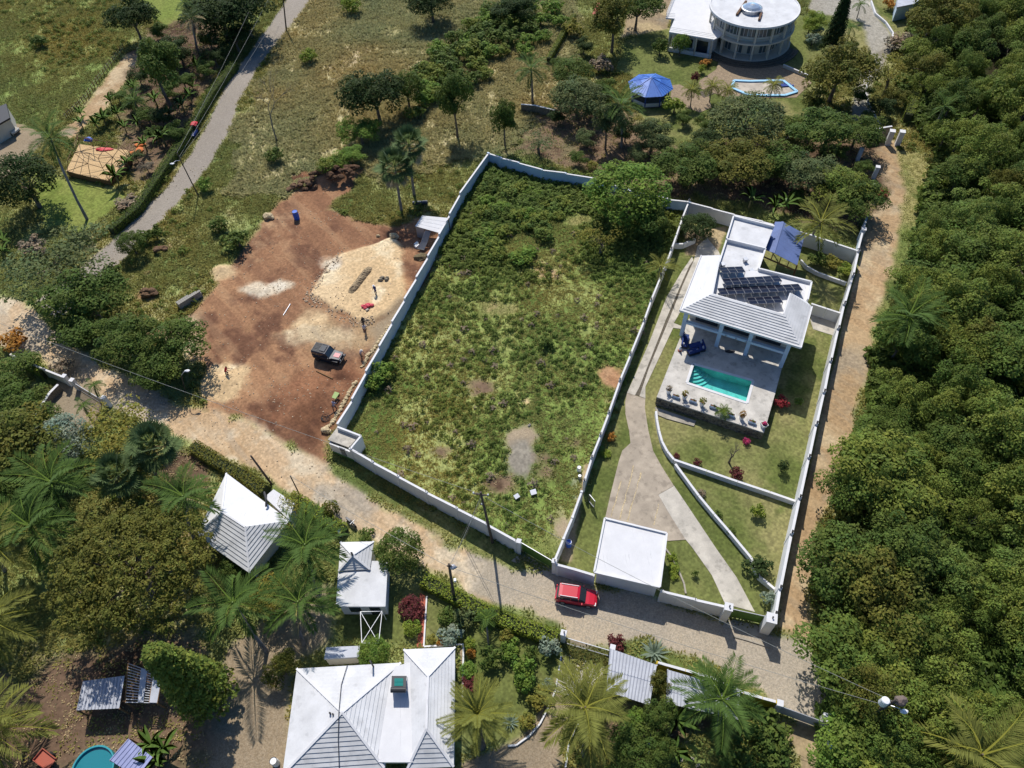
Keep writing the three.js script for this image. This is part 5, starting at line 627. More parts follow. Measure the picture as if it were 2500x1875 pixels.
// named trees (x, z of the base; crowns were located by eye in the photograph)
const TREES = [
  ['tall', 'very tall dense tree hung with creepers, left of the asphalt road', -62.49,-71.69, 5.2, 14, LM.mid], ['low', 'dark tree behind the creeper hung tree, beside the old palm', -63.63,-87.43, 3.6, 6, LM.dark], ['lobed', 'dark tree with bare stems above the farm path at the top left', -74.93,-97.86, 4.6, 9, LM.dark], ['low', 'dark tree at the roadside under the wires, nearest the top edge', -56.63,-97.82, 7.5, 11, LM.dark], ['lobed', 'dark tree at the roadside under the wires, right one', -51.23,-96.69, 6.5, 11, LM.dark], ['low', 'dark tree at the roadside under the wires, lowest one', -52.80,-91.00, 4.2, 6, LM.dark],
  ['round', 'large dark broad leaved tree left of the plywood platform', -77.51,-42.92, 5.4, 9.5, LM.dark], ['feathery', 'wide feathery grey green tree beside the road junction', -66.97,-24.51, 8.2, 9, LM.grey], ['dome2', 'dense dark tree just right of the feathery roadside tree', -58.97,-15.60, 5.4, 8, LM.mid], ['low', 'bushy tree at the road edge below the feathery tree', -59.49,-12.48, 4.4, 6, LM.mid], ['lobed', 'tree at the corner of the building plot beside the street lamp', -51.80,-8.72, 4, 6.5, LM.mid], ['lobed', 'tree shading the road at the corner of the building plot', -45.31,-5.93, 4.4, 6.5, LM.mid], ['low', 'tree over the road nearest the red soil', -46.94,-3.99, 3.6, 5, LM.mid],
  ['lobed', 'dark spreading tree on the slope above the red earth heap', -21.47,-62.05, 5.2, 10, LM.dark], ['dome', 'round green tree joined to the dark slope tree on its right', -16.27,-66.47, 3.2, 7, LM.mid], ['low', 'bright bushy tree below the dark slope tree', -24.16,-55.67, 3.6, 5.2, LM.bright], ['low', 'bright green bush beside the red earth heap', -25.77,-49.72, 2.8, 3.4, LM.bright], ['tall', 'upright tree with a clear trunk on the slope above the white wall', -7.33,-56.53, 3.3, 12, LM.mid], ['tall', 'narrow dark tree standing at the corner of the white wall', 1.10,-52.63, 2.5, 10, LM.mid], ['lobed', 'dark tree at the top edge above the slope', -12.59,-99.58, 4.6, 7, LM.dark], ['dome2', 'dark tree at the top edge near the garden hedge', 3.93,-97.67, 4.4, 6, LM.dark],
  ['tall', 'rusty green tree shading the round house lawn', 23.67,-82.87, 4.8, 11, LM.olive], ['lobed', 'green tree above the rusty tree at the top edge', 29.63,-91.06, 4.4, 8, LM.mid], ['round', 'round bright tree left of the blue gazebo', 14.67,-70.40, 4, 5.5, LM.mid], ['round', 'grey green mango tree below the round bright tree', 14.56,-60.38, 5, 7, LM.grey], ['tall', 'slim tree with a tall pale trunk below the gazebo', 18.49,-50.52, 3, 9, LM.grey], ['sparse', 'thin leaved shrubby tree behind the far lot wall', 6.88,-50.49, 4, 5, LM.grey], ['lobed', 'leafy tree below the gazebo palm', 25.99,-48.10, 3.2, 6, LM.grey], ['round', 'large round mango tree below the drained pool', 41.98,-49.55, 6.4, 8.5, LM.grey], ['lobed', 'dark tree in the garden above the villa, left one', 29.68,-39.90, 4.6, 6.5, LM.mid], ['lobed', 'dark tree in the garden above the villa, middle one', 37.75,-39.80, 5.2, 7, LM.olive], ['dome2', 'dark tree in the garden above the villa, right one', 42.72,-39.67, 4.6, 6.5, LM.mid], ['dome', 'shady tree between the mango tree and the dark garden trees', 34.95,-46.31, 3.2, 5, LM.dark], ['round', 'large bright green tree overhanging the far lot wall', 19.39,-31.78, 6.6, 9, LM.bright], ['dome2', 'green tree pressed against the bright tree by the thin wall', 22.44,-28.21, 3.4, 6, LM.mid], ['sparse', 'yellowing half bare tree inside the lot', 14.47,-23.82, 4, 6, LM.yellow], ['dome', 'small dense tree in the planter at the back drive', 29.53,-26.61, 2.8, 3.8, LM.dark], ['round', 'neat green tree in front of the round house wing', 36.79,-80.05, 1.9, 4.4, LM.bright],
  ['dome2', 'pale green tree beside the round house', 64.00,-85.33, 2.6, 4.5, LM.lime], ['lobed', 'olive yellow tree arching over the upper drive', 60.86,-61.23, 5.8, 10, LM.olive], ['sparse', 'thin olive tree right of the upper drive', 70.99,-61.95, 5, 8, LM.yellow], ['dome2', 'dark tree below the olive tree, near the blue posts', 54.68,-45.60, 5.6, 8, LM.mid], ['lobed', 'grey green tree over the blue capped posts', 60.08,-46.60, 3.8, 6, LM.mid], ['lobed', 'tree left of the red flowers by the track', 49.66,-36.25, 4.2, 6, LM.grey], ['dome2', 'bright tree beside the red flowers by the track', 53.69,-33.48, 4.6, 6.5, LM.forest2], ['lobed', 'leafy tree leaning over the corner of the right hand wall', 54.42,-29.07, 3.6, 6, LM.mid],
  ['dome2', 'olive tree at the left edge above the big spreading tree', -59.46,10.26, 5.4, 9, LM.olive], ['round', 'pale blue green tree beside the left gravel yard', -55.58,7.71, 3.8, 6, LM.silver], ['feathery', 'wide yellow green tree beside the hedge end', -45.60,7.47, 6.2, 7, LM.yellow], ['low', 'green tree along the gravel yard at the left edge', -64.98,0.02, 4, 5.5, LM.mid], ['lobed', 'green tree at the left edge below the gravel yard', -59.90,4.82, 3, 5, LM.mid], ['low', 'bush at the left edge below the road junction', -66.87,-3.78, 4, 5, LM.mid], ['lobed', 'dark tree in the shade behind the coconut palms at the left edge', -60.08,13.57, 4, 7, LM.mid],
  ['round', 'round citrus tree beside the pyramid roofed annex', -13.30,24.31, 2.7, 4.8, LM.mid], ['sparse', 'small half bare tree in front of the cottage roof', -26.33,19.36, 2.8, 5, LM.yellow], ['lobed', 'orange flecked shrubby tree between the two palms by the annex', -26.24,28.87, 2.4, 4, LM.yellow], ['low', 'shrubby tree left of the bungalow', -24.70,35.82, 1.8, 3, LM.olive], ['round', 'bright clipped tree above the bungalow ridge', -15.52,34.85, 1.7, 3.4, LM.bright], ['lobed', 'pale tree right of the plank roofed cottage corner', -31.33,24.93, 1.6, 3, LM.mid],
  ['lobed', 'bright tree on the road bend below the right hand forest', 32.44,38.73, 4.2, 6.5, LM.forest2], ['low', 'bright green tree behind the blue roofed gate hut', 28.84,46.06, 3.4, 5, LM.bright], ['dome2', 'green tree right of the blue roofed gate hut', 32.98,46.33, 4.4, 6, LM.forest2], ['low', 'tree in front of the wooden pole at lower right', 30.74,43.66, 2.4, 3.6, LM.bright], ['round', 'very round dark green tree at the foot of the track', 33.30,29.26, 4.6, 7.5, LM.mid], ['lobed', 'spreading yellow green tree overhanging the track', 40.14,20.12, 5, 8.5, LM.forest2],
  ['lobed', 'dense bush below the carport by the coconut palm', 9.26,45.54, 2.4, 3.6, LM.mid], ['dome', 'bright small tree below the ribbed carport', 10.03,42.58, 1.3, 2.8, LM.bright], ['lobed', 'climbing bush between the two carports', 12.44,42.30, 1.5, 4, LM.mid], ['lobed', 'climbing bush against the carport post', 12.73,39.51, 1, 3.6, LM.olive], ['lobed', 'dense climber below the carports', 11.79,44.86, 1.6, 3.4, LM.mid],
];
for (const [k, l, x, z, r, h, m] of TREES) tree('tree', l, x, z, k, r, h, m);
{ // the great spreading tree at lower left
  const L = new Leaves(77), r = L.r, tips = [], T = new MB(); for (let i = 0; i < 84; i++) { const y = (i + 0.5) / 84, s = Math.sqrt(1 - y * y), a = i * 2.39996, k = 0.75 + 0.3 * r(), x = Math.cos(a) * s * k * 7.8, z = Math.sin(a) * s * k * 7.2, yy = 6.5 + y * 3.4; { const c = 0.9 + 0.9 * r(); for (let q = 0; q < 5; q++) L.clump(x + (r() - 0.5) * c * 1.5, yy + (r() - 0.3) * 0.9, z + (r() - 0.5) * c * 1.5, 0.45 + 0.4 * r(), 40, 0.3, 0.85, -0.2, 0.15); }; if (i % 9 === 0) tips.push(V(x * 0.9, yy - 0.4, z * 0.9)); }
  for (let i = 0; i < 40; i++) { const a = r() * 6.28, d = Math.sqrt(r()) * 6; L.clump(Math.cos(a) * d, 7 + r() * 1.5, Math.sin(a) * d, 1.2, 60, 0.45, 0.6); }
  T.tube([V(0, -0.3, 0), V(0.2, 2.5, 0), V(0, 4.4, 0.2)], [0.75, 0.6, 0.5], 10); for (const p of tips) T.tube([V(0, 3.9, 0.1), L3(V(0, 4.4, 0), p, 0.5).add(V(0, 0.4, 0)), p], [0.3, 0.18, 0.06], 5, false);
  const c = [-40.19,26.63], t = thing('spreading_tree', 'huge olive green spreading tree filling the lower left', 'tree', [c[0], 0, c[1]]); part(t, 'trunk', T, MAT.bark); part(t, 'crown', L.geo(), LM.olive);
  // conical pine below it
  const N = new Leaves(78), P = new MB(); P.tube([V(0, -0.2, 0), V(0, 15.5, 0)], [0.3, 0.05], 7); for (let k = 0; k < 34; k++) { const y = 1.6 + k * 0.41, rad = 2.9 * Math.pow(1 - y / 16.6, 0.75), nb = 7; for (let b = 0; b < nb; b++) { const a = b / nb * 6.283 + k * 0.7; P.tube([V(0, y, 0), V(Math.cos(a) * rad * 0.9, y + 0.25, Math.sin(a) * rad * 0.9)], [0.05, 0.02], 4, false); for (let q = 0; q < 3; q++) { const d = rad * (0.5 + 0.25 * q); N.clump(Math.cos(a) * d, y + 0.2, Math.sin(a) * d, 0.5, 16, 0.4, 0.6, -0.5); } } }
  const nb = [-31.68,37.99], s = thing('pine_tree', 'tall conical pine leaning away beside the grey sheet roof', 'tree', [nb[0], 0, nb[1]]); part(s, 'trunk', P, MAT.greyBark); part(s, 'crown', N.geo(), LM.forest2); s.scale.setScalar(0.98);
  const tp = [65.54,-76.96], t2 = thing('pine_tree', 'thin dark pine beside the round house', 'tree', [tp[0], 0, tp[1]]); part(t2, 'trunk', P.geo(), MAT.greyBark); part(t2, 'crown', N.geo(), LM.dark); t2.scale.set(0.75, 0.8, 0.75);
}
// the wood on the right: every tree its own
{
  const poly = [[94.91,-103.16], [122.57,-99.85], [47.43,50.45], [28.68,48.79], [30.79,44.99], [30.54,39.46], [30.64,35.33], [33.05,27.36], [39.29,17.28], [44.94,8.31], [50.90,-3.54], [58.30,-15.45], [65.61,-27.13], [73.80,-44.35], [74.28,-55.35], [82.67,-78.74]];
  const inside = (x, z) => { let s = false; for (let a = 0, b = poly.length - 1; a < poly.length; b = a++) { const [ax, az] = poly[a], [bx, bz] = poly[b]; if ((az > z) !== (bz > z) && x < (bx - ax) * (z - az) / (bz - az) + ax) s = !s; } return s; };
  camera.updateMatrixWorld(true); const q = new THREE.Vector3(), kinds = ['f1', 'f2', 'f3', 'f4', 'lobed', 'dome2', 'f1', 'f2', 'feathery'], cols = [LM.forest, LM.forest, LM.forest2, LM.mid, LM.forest, LM.forest2, LM.forest2, LM.olive, LM.weed]; rnd = rng(99);
  const sp = 4.7; for (let j = 0; j < 42; j++) for (let i = 0; i < 22; i++) { const x = 18 + i * sp + R(-1.6, 1.6) + (j % 2) * sp / 2, z = -140 + j * sp + R(-1.6, 1.6); if (!inside(x, z)) continue; q.set(x, 4, z).project(camera); if (Math.abs(q.x) > 1.12 || Math.abs(q.y) > 1.12) continue;
    const s = lookS(NA, x * 5 + 100, z * 5), big = rnd() < 0.2 ? 1.4 : 1, h = (4.2 + 4.5 * s + R(-0.8, 2.2)) * (big > 1 ? 1.15 : 1), r = R(2.2, 3.6) * (0.85 + 0.3 * s) * big; tree('woodland_tree', 'tree in the dense wood right of the dirt track', x, z, pick(kinds), r, h, pick(cols), { group: 'trees of the wood beside the track' }); }
}
// palms: every frond its own part
function frondGeo(seed, len, e0, droop, hang, pairs = 22, wid = 0.62, lw = 0.1) {
  const L = new Leaves(seed), r = L.r, pts = []; let x = 0, y = 0, e = e0; const st = len / 12; for (let i = 0; i <= 12; i++) { pts.push([x, y, e]); x += Math.cos(e) * st; y += Math.sin(e) * st; e -= droop / 12 * (0.5 + i / 12); }
  for (let i = 0; i < pairs; i++) { const f = 0.12 + 0.87 * i / (pairs - 1), k = Math.min(11, Math.floor(f * 12)), t = f * 12 - k, px = lerp(pts[k][0], pts[k + 1][0], t), py = lerp(pts[k][1], pts[k + 1][1], t), el = pts[k][2], ll = wid * (0.55 + 0.75 * Math.sin(PI * Math.min(1, f * 0.85 + 0.1))) * (0.85 + 0.3 * r()); for (const s of [-1, 1]) { const fw = 0.45 + 0.5 * f, dz = s, dx = Math.cos(el) * fw, dy = Math.sin(el) * fw - hang * (0.7 + 0.6 * r()); const n = Math.hypot(dx, dy, dz), b = 0.75 + 0.5 * r(); L.one(px + dx / n * ll / 2, py + dy / n * ll / 2, dz / n * ll / 2, -Math.sin(el) * 0.6, 1, -s * 0.3, ll, lw, [b, b, b * 0.9], dx, dy, dz); } }
  const k0 = L.p.length / 3; for (let i = 0; i < 12; i++) { const [ax, ay] = pts[i], [bx, by] = pts[i + 1], w = 0.06 * (1 - i / 14), k = L.p.length / 3; L.p.push(ax, ay, -w, ax, ay, w, bx, by, w, bx, by, -w); for (let q = 0; q < 4; q++) { L.n.push(0, 1, 0); L.c.push(1.5, 1.4, 0.9); } L.ix.push(k, k + 1, k + 2, k, k + 2, k + 3); }
  return L.geo();
}
const FR = { coco: [0, 1, 2, 3].map((k) => [frondGeo(50 + k, 3.6, 1.15, 1.2, 0.3, 28, 0.85, 0.085), frondGeo(60 + k, 3.8, 0.65, 1.5, 0.5, 28, 0.85, 0.085), frondGeo(70 + k, 3.7, 0.1, 1.4, 0.8, 28, 0.85, 0.085), frondGeo(80 + k, 3.2, -0.5, 0.8, 1.1, 26, 0.8, 0.085)][k]), date: [[1.2, 0.5], [0.75, 0.7], [0.35, 0.7], [0, 0.6]].map(([e, d], k) => frondGeo(90 + k, 3.4, e, d, 0.05, 36, 0.42, 0.065)), small: [[1.1, 1.5], [0.6, 1.9], [0.2, 1.8], [-0.3, 1]].map(([e, d], k) => frondGeo(95 + k, 1.9, e, d, 0.6, 20, 0.45, 0.065)) };
function fanGeo(seed, e0) { const L = new Leaves(seed), r = L.r, cx = Math.cos(e0) * 1.1, cy = Math.sin(e0) * 1.1; for (let i = 0; i < 22; i++) { const a = lerp(-2, 2, i / 21), b = 0.75 + 0.5 * r(), l = 0.85 + 0.15 * r(), dx = Math.cos(a) * Math.cos(e0), dy = Math.cos(a) * Math.sin(e0) - 0.35, dz = Math.sin(a); L.one(cx + dx * l / 2, cy + dy * l / 2, dz * l / 2, -Math.sin(e0), Math.cos(e0), (r() - 0.5) * 0.5, l, 0.13, [b, b, b], dx, dy, dz); } const k = L.p.length / 3; L.p.push(0, 0, -0.03, 0, 0, 0.03, cx, cy, 0.03, cx, cy, -0.03); for (let q = 0; q < 4; q++) { L.n.push(0, 1, 0); L.c.push(1.2, 1.1, 0.8); } L.ix.push(k, k + 1, k + 2, k, k + 2, k + 3); return L.geo(); }
const FAN = [1.2, 0.8, 0.4, 0, -0.5, -1].map((e, k) => fanGeo(110 + k, e));
function palm(label, [x, z], H, size, kind = 'coco', lm = LM.palm, { n = 18, top = null, dead = 0, group } = {}) {
  const t = thing(kind === 'fan' ? 'fan_palm' : kind === 'date' ? 'date_palm' : 'palm_tree', label, 'palm tree', [x, Math.max(0, hgt(x, z)) - 0.02, z], group), ox = top ? top[0] - x : R(-0.25, 0.25), oz = top ? top[1] - z : R(-0.25, 0.25), wide = kind === 'date' ? 0.34 : kind === 'small' ? 0.09 : 0.19;
  part(t, 'trunk', new MB().tube([V(0, -0.2, 0), V(ox * 0.15, H * 0.3, oz * 0.15), V(ox * 0.5, H * 0.68, oz * 0.5), V(ox, H, oz)], [wide * 1.4, wide * 1.05, wide, wide * 0.85], 8), kind === 'date' ? MAT.bark : MAT.greyBark);
  if (kind === 'coco' || kind === 'small') part(t, 'crownshaft', new MB().tube([V(ox, H - 0.1, oz), V(ox, H + 0.55 * size, oz)], [wide * 0.95, wide * 0.4], 7), kind === 'coco' && lm === LM.palmYellow ? MAT.bark : mat([0.12, 0.18, 0.03], 0.6));
  const gs = kind === 'fan' ? FAN : FR[kind];
  for (let k = 0; k < n; k++) { const f = k / n, g = gs[Math.min(gs.length - 1, Math.floor(f * gs.length))], m = dead && k >= n - dead ? LM.straw : lm, o = part(t, 'frond', g, m); o.position.set(ox, H + 0.3 * size, oz); o.rotation.y = k * 2.39996 + R(-0.25, 0.25); o.scale.setScalar(size * R(0.88, 1.1)); }
  return t;
}
rnd = rng(123);
palm('tall coconut palm standing in front of the plywood platform', [-68.43,-39.06], 12, 1.15, 'coco', LM.palm, { top: [-69.60,-43.69] });
palm('old palm with a skirt of dead fronds beside the upper road', [-60.62,-89.44], 8.5, 0.8, 'coco', LM.dark, { dead: 7, n: 22, top: [-58.87,-88.33] });
palm('palm at the top edge beside the bright lawn', [-64.80,-102.80], 9, 0.7, 'coco', LM.palm, { top: [-61.36,-93.93] });
palm('bushy palm under the creeper covered tree', [-67.68,-69.78], 2.6, 0.85, 'coco', LM.palm);
palm('fan palm at the head of the building plot, nearer one', [-16.43,-36.90], 7.6, 1.75, 'fan', LM.fan, { n: 30, dead: 6, top: [-16.32,-37.70] });
palm('fan palm at the head of the building plot, taller one behind', [-14.50,-40.70], 9, 1.7, 'fan', LM.fan, { n: 30, dead: 6, top: [-14.04,-41.04] });
palm('lone palm by the low grey wall in the upper garden', [6.75,-66.15], 6.4, 0.95, 'coco', LM.palm);
palm('leaning coconut palm in front of the blue gazebo', [21.40,-50.87], 6.8, 1.25, 'coco', LM.palm, { top: [20.84,-52.46] });
palm('coconut palm arching over the slate blue roof', [46.39,-24.01], 7.2, 1.25, 'coco', LM.palmYellow, { top: [44.58,-19.73] });
palm('small palm leaning over the thin wall from the lot', [22.21,-17.45], 2.6, 0.75, 'coco', LM.palmYellow, { n: 12 });
palm('coconut palm growing out of the wood beside the track', [52.86,-2.42], 6, 1.4, 'coco', LM.palm, { top: [50.98,-2.42] });
palm('broken palm with few fronds rising from the wood', [74.37,-48.37], 7, 0.7, 'coco', LM.palm, { n: 8, top: [73.24,-46.98] });
palm('coconut palm cut by the lower right corner', [41.15,48.44], 6, 1.5, 'coco', LM.palmYellow, { top: [38.36,47.85] });
palm('royal palm in front of the cottage, shading its white roof', [-37.69,20.00], 6.5, 1.2, 'coco', LM.palm, { top: [-36.65,18.37] });
palm('royal palm between the cottage and the annex', [-22.11,28.46], 6.2, 1.25, 'coco', LM.palm, { top: [-22.53,24.84] });
palm('palm with yellowed lower fronds left of the annex yard', [-23.33,33.00], 5.2, 1.1, 'coco', LM.palm, { dead: 4, top: [-22.78,30.55] });
palm('glossy royal palm left of the bungalow drive', [-27.10,33.53], 6.6, 1.3, 'coco', LM.palm, { n: 12, top: [-28.78,30.87] });
palm('stout date palm beside the bungalow', [-4.84,43.72], 3.6, 1.05, 'date', LM.palmYellow, { n: 34, top: [-4.90,41.69] });
palm('yellow green coconut palm below the ribbed carport', [4.85,45.03], 6, 1.35, 'coco', LM.palmYellow, { n: 22, top: [4.99,42.27] });
palm('royal palm overhanging the second carport roof', [17.80,43.50], 5, 1.25, 'coco', LM.palm, { n: 20, top: [17.63,41.96] });
palm('fan palm above the great spreading tree', [-44.31,11.19], 6, 1.7, 'fan', LM.fan, { n: 34, dead: 5, top: [-41.98,11.05] });
palm('fan palm half hidden behind the great spreading tree', [-48.06,13.93], 5, 1.6, 'fan', LM.fan, { n: 28, top: [-45.88,14.04] });
palm('coconut palm at the left edge above the great tree', [-54.87,15.42], 6.5, 1.4, 'coco', LM.palm, { top: [-52.08,15.61] });
palm('coconut palm at the left edge beside the great tree', [-55.31,21.45], 6.5, 1.4, 'coco', LM.palm, { top: [-52.57,20.99] });
palm('coconut palm cut by the left edge beside the great tree', [-58.64,22.69], 6.5, 1.3, 'coco', LM.palmYellow, { top: [-55.50,23.02] });
palm('yellowish coconut palm cut by the lower left edge, upper one', [-56.70,31.17], 5, 1.3, 'coco', LM.palmYellow, { top: [-54.21,30.55] });
palm('yellowish coconut palm cut by the lower left edge, lower one', [-52.44,41.53], 5, 1.4, 'coco', LM.palmYellow, { top: [-49.93,40.94] });
palm('slender young palm at the left yard gate, upper one', [-54.57,-0.53], 3.4, 0.75, 'small', LM.palm, { n: 12, top: [-53.94,-0.76] });
palm('slender young palm at the left yard gate, lower one', [-54.04,3.42], 3.6, 0.75, 'small', LM.palm, { n: 11, top: [-54.04,2.79] });
palm('small palm beside the upper drive of the round house, upper one', [75.65,-90.63], 2.6, 1, 'small', LM.palm, { n: 12 });
palm('small palm beside the upper drive of the round house, lower one', [70.86,-81.90], 2.6, 1, 'small', LM.palm, { n: 12 });
palm('small spiky palm in the lower garden lawn', [-3.93,34.30], 2, 0.8, 'small', LM.palm, { n: 12, top: [-4.00,32.02] });
for (const [l, x, z] of [['clump palm below the patio steps, left one', 39.32,-63.24], ['clump palm below the patio steps, right one', 41.77,-61.44], ['clump palm in front of the drained pool, left one', 50.08,-62.18], ['clump palm in front of the drained pool, right one', 55.79,-57.77], ['thin clump palm beside the gazebo path', 35.57,-62.05]]) for (let k = 0; k < 1; k++) palm(l, [x, z], 3, 1.1, 'small', LM.palmYellow, { n: 22 });
// bananas: each leaf its own part
const bananaLeaf = (() => { const L = new Leaves(140), P = (s, w, y) => [s * 1.7, 0.9 * Math.sin(s * 2.2) + 0.15 + y, w]; for (let i = 0; i < 7; i++) { const s0 = i / 7, s1 = (i + 1) / 7, w0 = 0.27 * Math.sin(PI * Math.min(1, s0 * 0.9 + 0.12)), w1 = 0.27 * Math.sin(PI * Math.min(1, s1 * 0.9 + 0.12)); for (const s of [-1, 1]) { const k = L.p.length / 3; L.p.push(...P(s0, 0, 0), ...P(s0, s * w0, -0.06), ...P(s1, s * w1, -0.06), ...P(s1, 0, 0)); const b = 0.85 + 0.3 * L.r(); for (let q = 0; q < 4; q++) { L.n.push(-0.3, 1, s * 0.2); L.c.push(b, b, b); } L.ix.push(k, k + 1, k + 2, k, k + 2, k + 3); } } return L.geo(); })();
function banana(label, x, z, s, group, lm = LM.banana) { const t = thing('banana_plant', label, 'banana plant', [x, Math.max(0, hgt(x, z)) - 0.02, z], group); part(t, 'stem', new MB().tube([V(0, -0.1, 0), V(0.05, 1.3 * s, 0)], [0.16 * s, 0.09 * s], 7), mat([0.16, 0.15, 0.06], 0.8)); for (let k = 0; k < 8; k++) { const o = part(t, 'leaf', bananaLeaf, lm); o.position.set(0.05, 1.2 * s, 0); o.rotation.set(0, k * 2.4 + R(-0.3, 0.3), R(-0.35, 0.35)); o.scale.setScalar(s * R(0.85, 1.15)); } }
const BG = 'bananas between the platform and the road';
for (const [x, z] of [[-78.58,-69.25], [-73.98,-72.82], [-71.28,-68.15], [-73.23,-66.40], [-68.70,-63.67], [-66.63,-65.00], [-58.67,-72.95], [-59.55,-83.35], [-59.22,-69.36], [-62.93,-60.89], [-61.18,-67.18], [-74.48,-65.36], [-63.39,-57.66], [-70.42,-76.62], [-65.21,-52.58], [-60.25,-58.81], [-58.95,-76.31], [-65.06,-71.94], [-65.56,-47.94], [-77.57,-66.04]]) banana('banana plant in the thicket between the platform and the road', x, z, R(0.8, 1.35), BG);
for (const [l, x, z] of [['banana plant behind the villa back wall, left one', 39.22,-32.74], ['banana plant behind the villa back wall, beside the slate roof', 42.54,-30.72], ['banana plant behind the villa back wall, nearest the palm', 44.41,-31.43], ['banana plant at the left edge below the dark tree', -78.75,-30.91], ['banana plant by the left road edge', -79.53,-33.47], ['broad leaved banana below the carports', 13.86,42.56], ['broad leaved banana by the lower edge, below the climber', 13.15,45.24], ['banana clump at lower left, left of the lilac roof', -36.62,42.12], ['banana clump at lower left, over the lilac roof', -35.23,42.61], ['banana clump at lower left, lowest', -35.75,43.72]]) banana(l, x, z, R(0.9, 1.25));
// hedges
function hedge(label, pts, w, h, lm, seed, core = [0.03, 0.04, 0.012]) {
  const L = new Leaves(seed), r = L.r, t = thing('hedge', label, 'hedge', [pts[0][0], 0, pts[0][1]]), c = new MB();
  for (let i = 0; i + 1 < pts.length; i++) { const [ax, az] = pts[i], [bx, bz] = pts[i + 1], dx = bx - ax, dz = bz - az, l = Math.hypot(dx, dz), nx = -dz / l, nz = dx / l; seg(c, pts[i], pts[i + 1], -0.1, h * 0.8, h * 0.8, w * 0.7);
    for (let k = 0; k < l * (w + 2 * h) * 40; k++) { const f = r(), q = r() * (w + 2 * h), b = 0.7 + 0.6 * r(), bump = 0.12 * (lookS(NB, (ax + dx * f) * 14, (az + dz * f) * 14) - 0.4); let o, y, n; if (q < w) { o = q - w / 2; y = h + bump + (r() - 0.5) * 0.16; n = [0, 1, 0]; } else { const s = q < w + h ? 1 : -1; o = s * (w / 2 + bump + (r() - 0.5) * 0.12); y = ((q - w) % h) + 0.03; n = [nx * s, 0.25, nz * s]; } const S = 0.16 + 0.14 * r(); L.one(ax + dx * f + nx * o, y, az + dz * f + nz * o, n[0] + (r() - 0.5) * 1.2, n[1] + (r() - 0.5) * 1.0, n[2] + (r() - 0.5) * 1.2, S, S * 0.65, [b * (0.9 + 0.3 * r()), b, b * 0.9]); } }
  wpart(t, 'twigs', c, mat(core, 1)); wpart(t, 'foliage', L.geo(), lm);
}
hedge('clipped brownish hedge behind the cottage along the dirt road', [[-40.35,7.59], [-36.22,10.45], [-32.94,12.50], [-30.16,14.63]], 1.7, 1.3, LM.olive, 201);
hedge('bright clipped hedge between the cottage porch and the motorcycle', [[-27.01,15.63], [-25.48,16.51], [-23.04,18.37], [-20.09,20.43]], 1.5, 1.2, LM.lime, 202);
hedge('long clipped hedge along the lower side of the gravel road', [[-10.92,26.86], [-7.30,28.94], [-4.16,30.80], [-1.34,32.22], [0.39,32.94], [3.25,34.08]], 1.6, 1.3, LM.lime, 203);
hedge('wild hedge along the left side of the asphalt road', [[-52.23,-84.40], [-54.82,-73.80], [-56.31,-62.10], [-57.73,-53.60], [-59.21,-44.78], [-60.12,-39.99], [-62.95,-34.93]], 1.5, 1.5, LM.mid, 204);
hedge('bright hedge on top of the cream wall at the left road side', [[-67.65,-8.28], [-63.28,-5.57]], 1.2, 1.6, LM.lime, 205);
hedge('creeper covered fence line on the edge of the wood at the top', [[89.14,-87.37], [85.00,-79.18], [80.48,-69.87], [75.24,-59.02], [72.04,-53.32]], 1.6, 2, LM.forest2, 206);
hedge('creeper covered fence running up the slope to the round house garden', [[17.46,-96.69], [14.90,-90.42], [12.42,-83.98], [10.67,-79.58]], 0.9, 1.5, LM.forest2, 207);
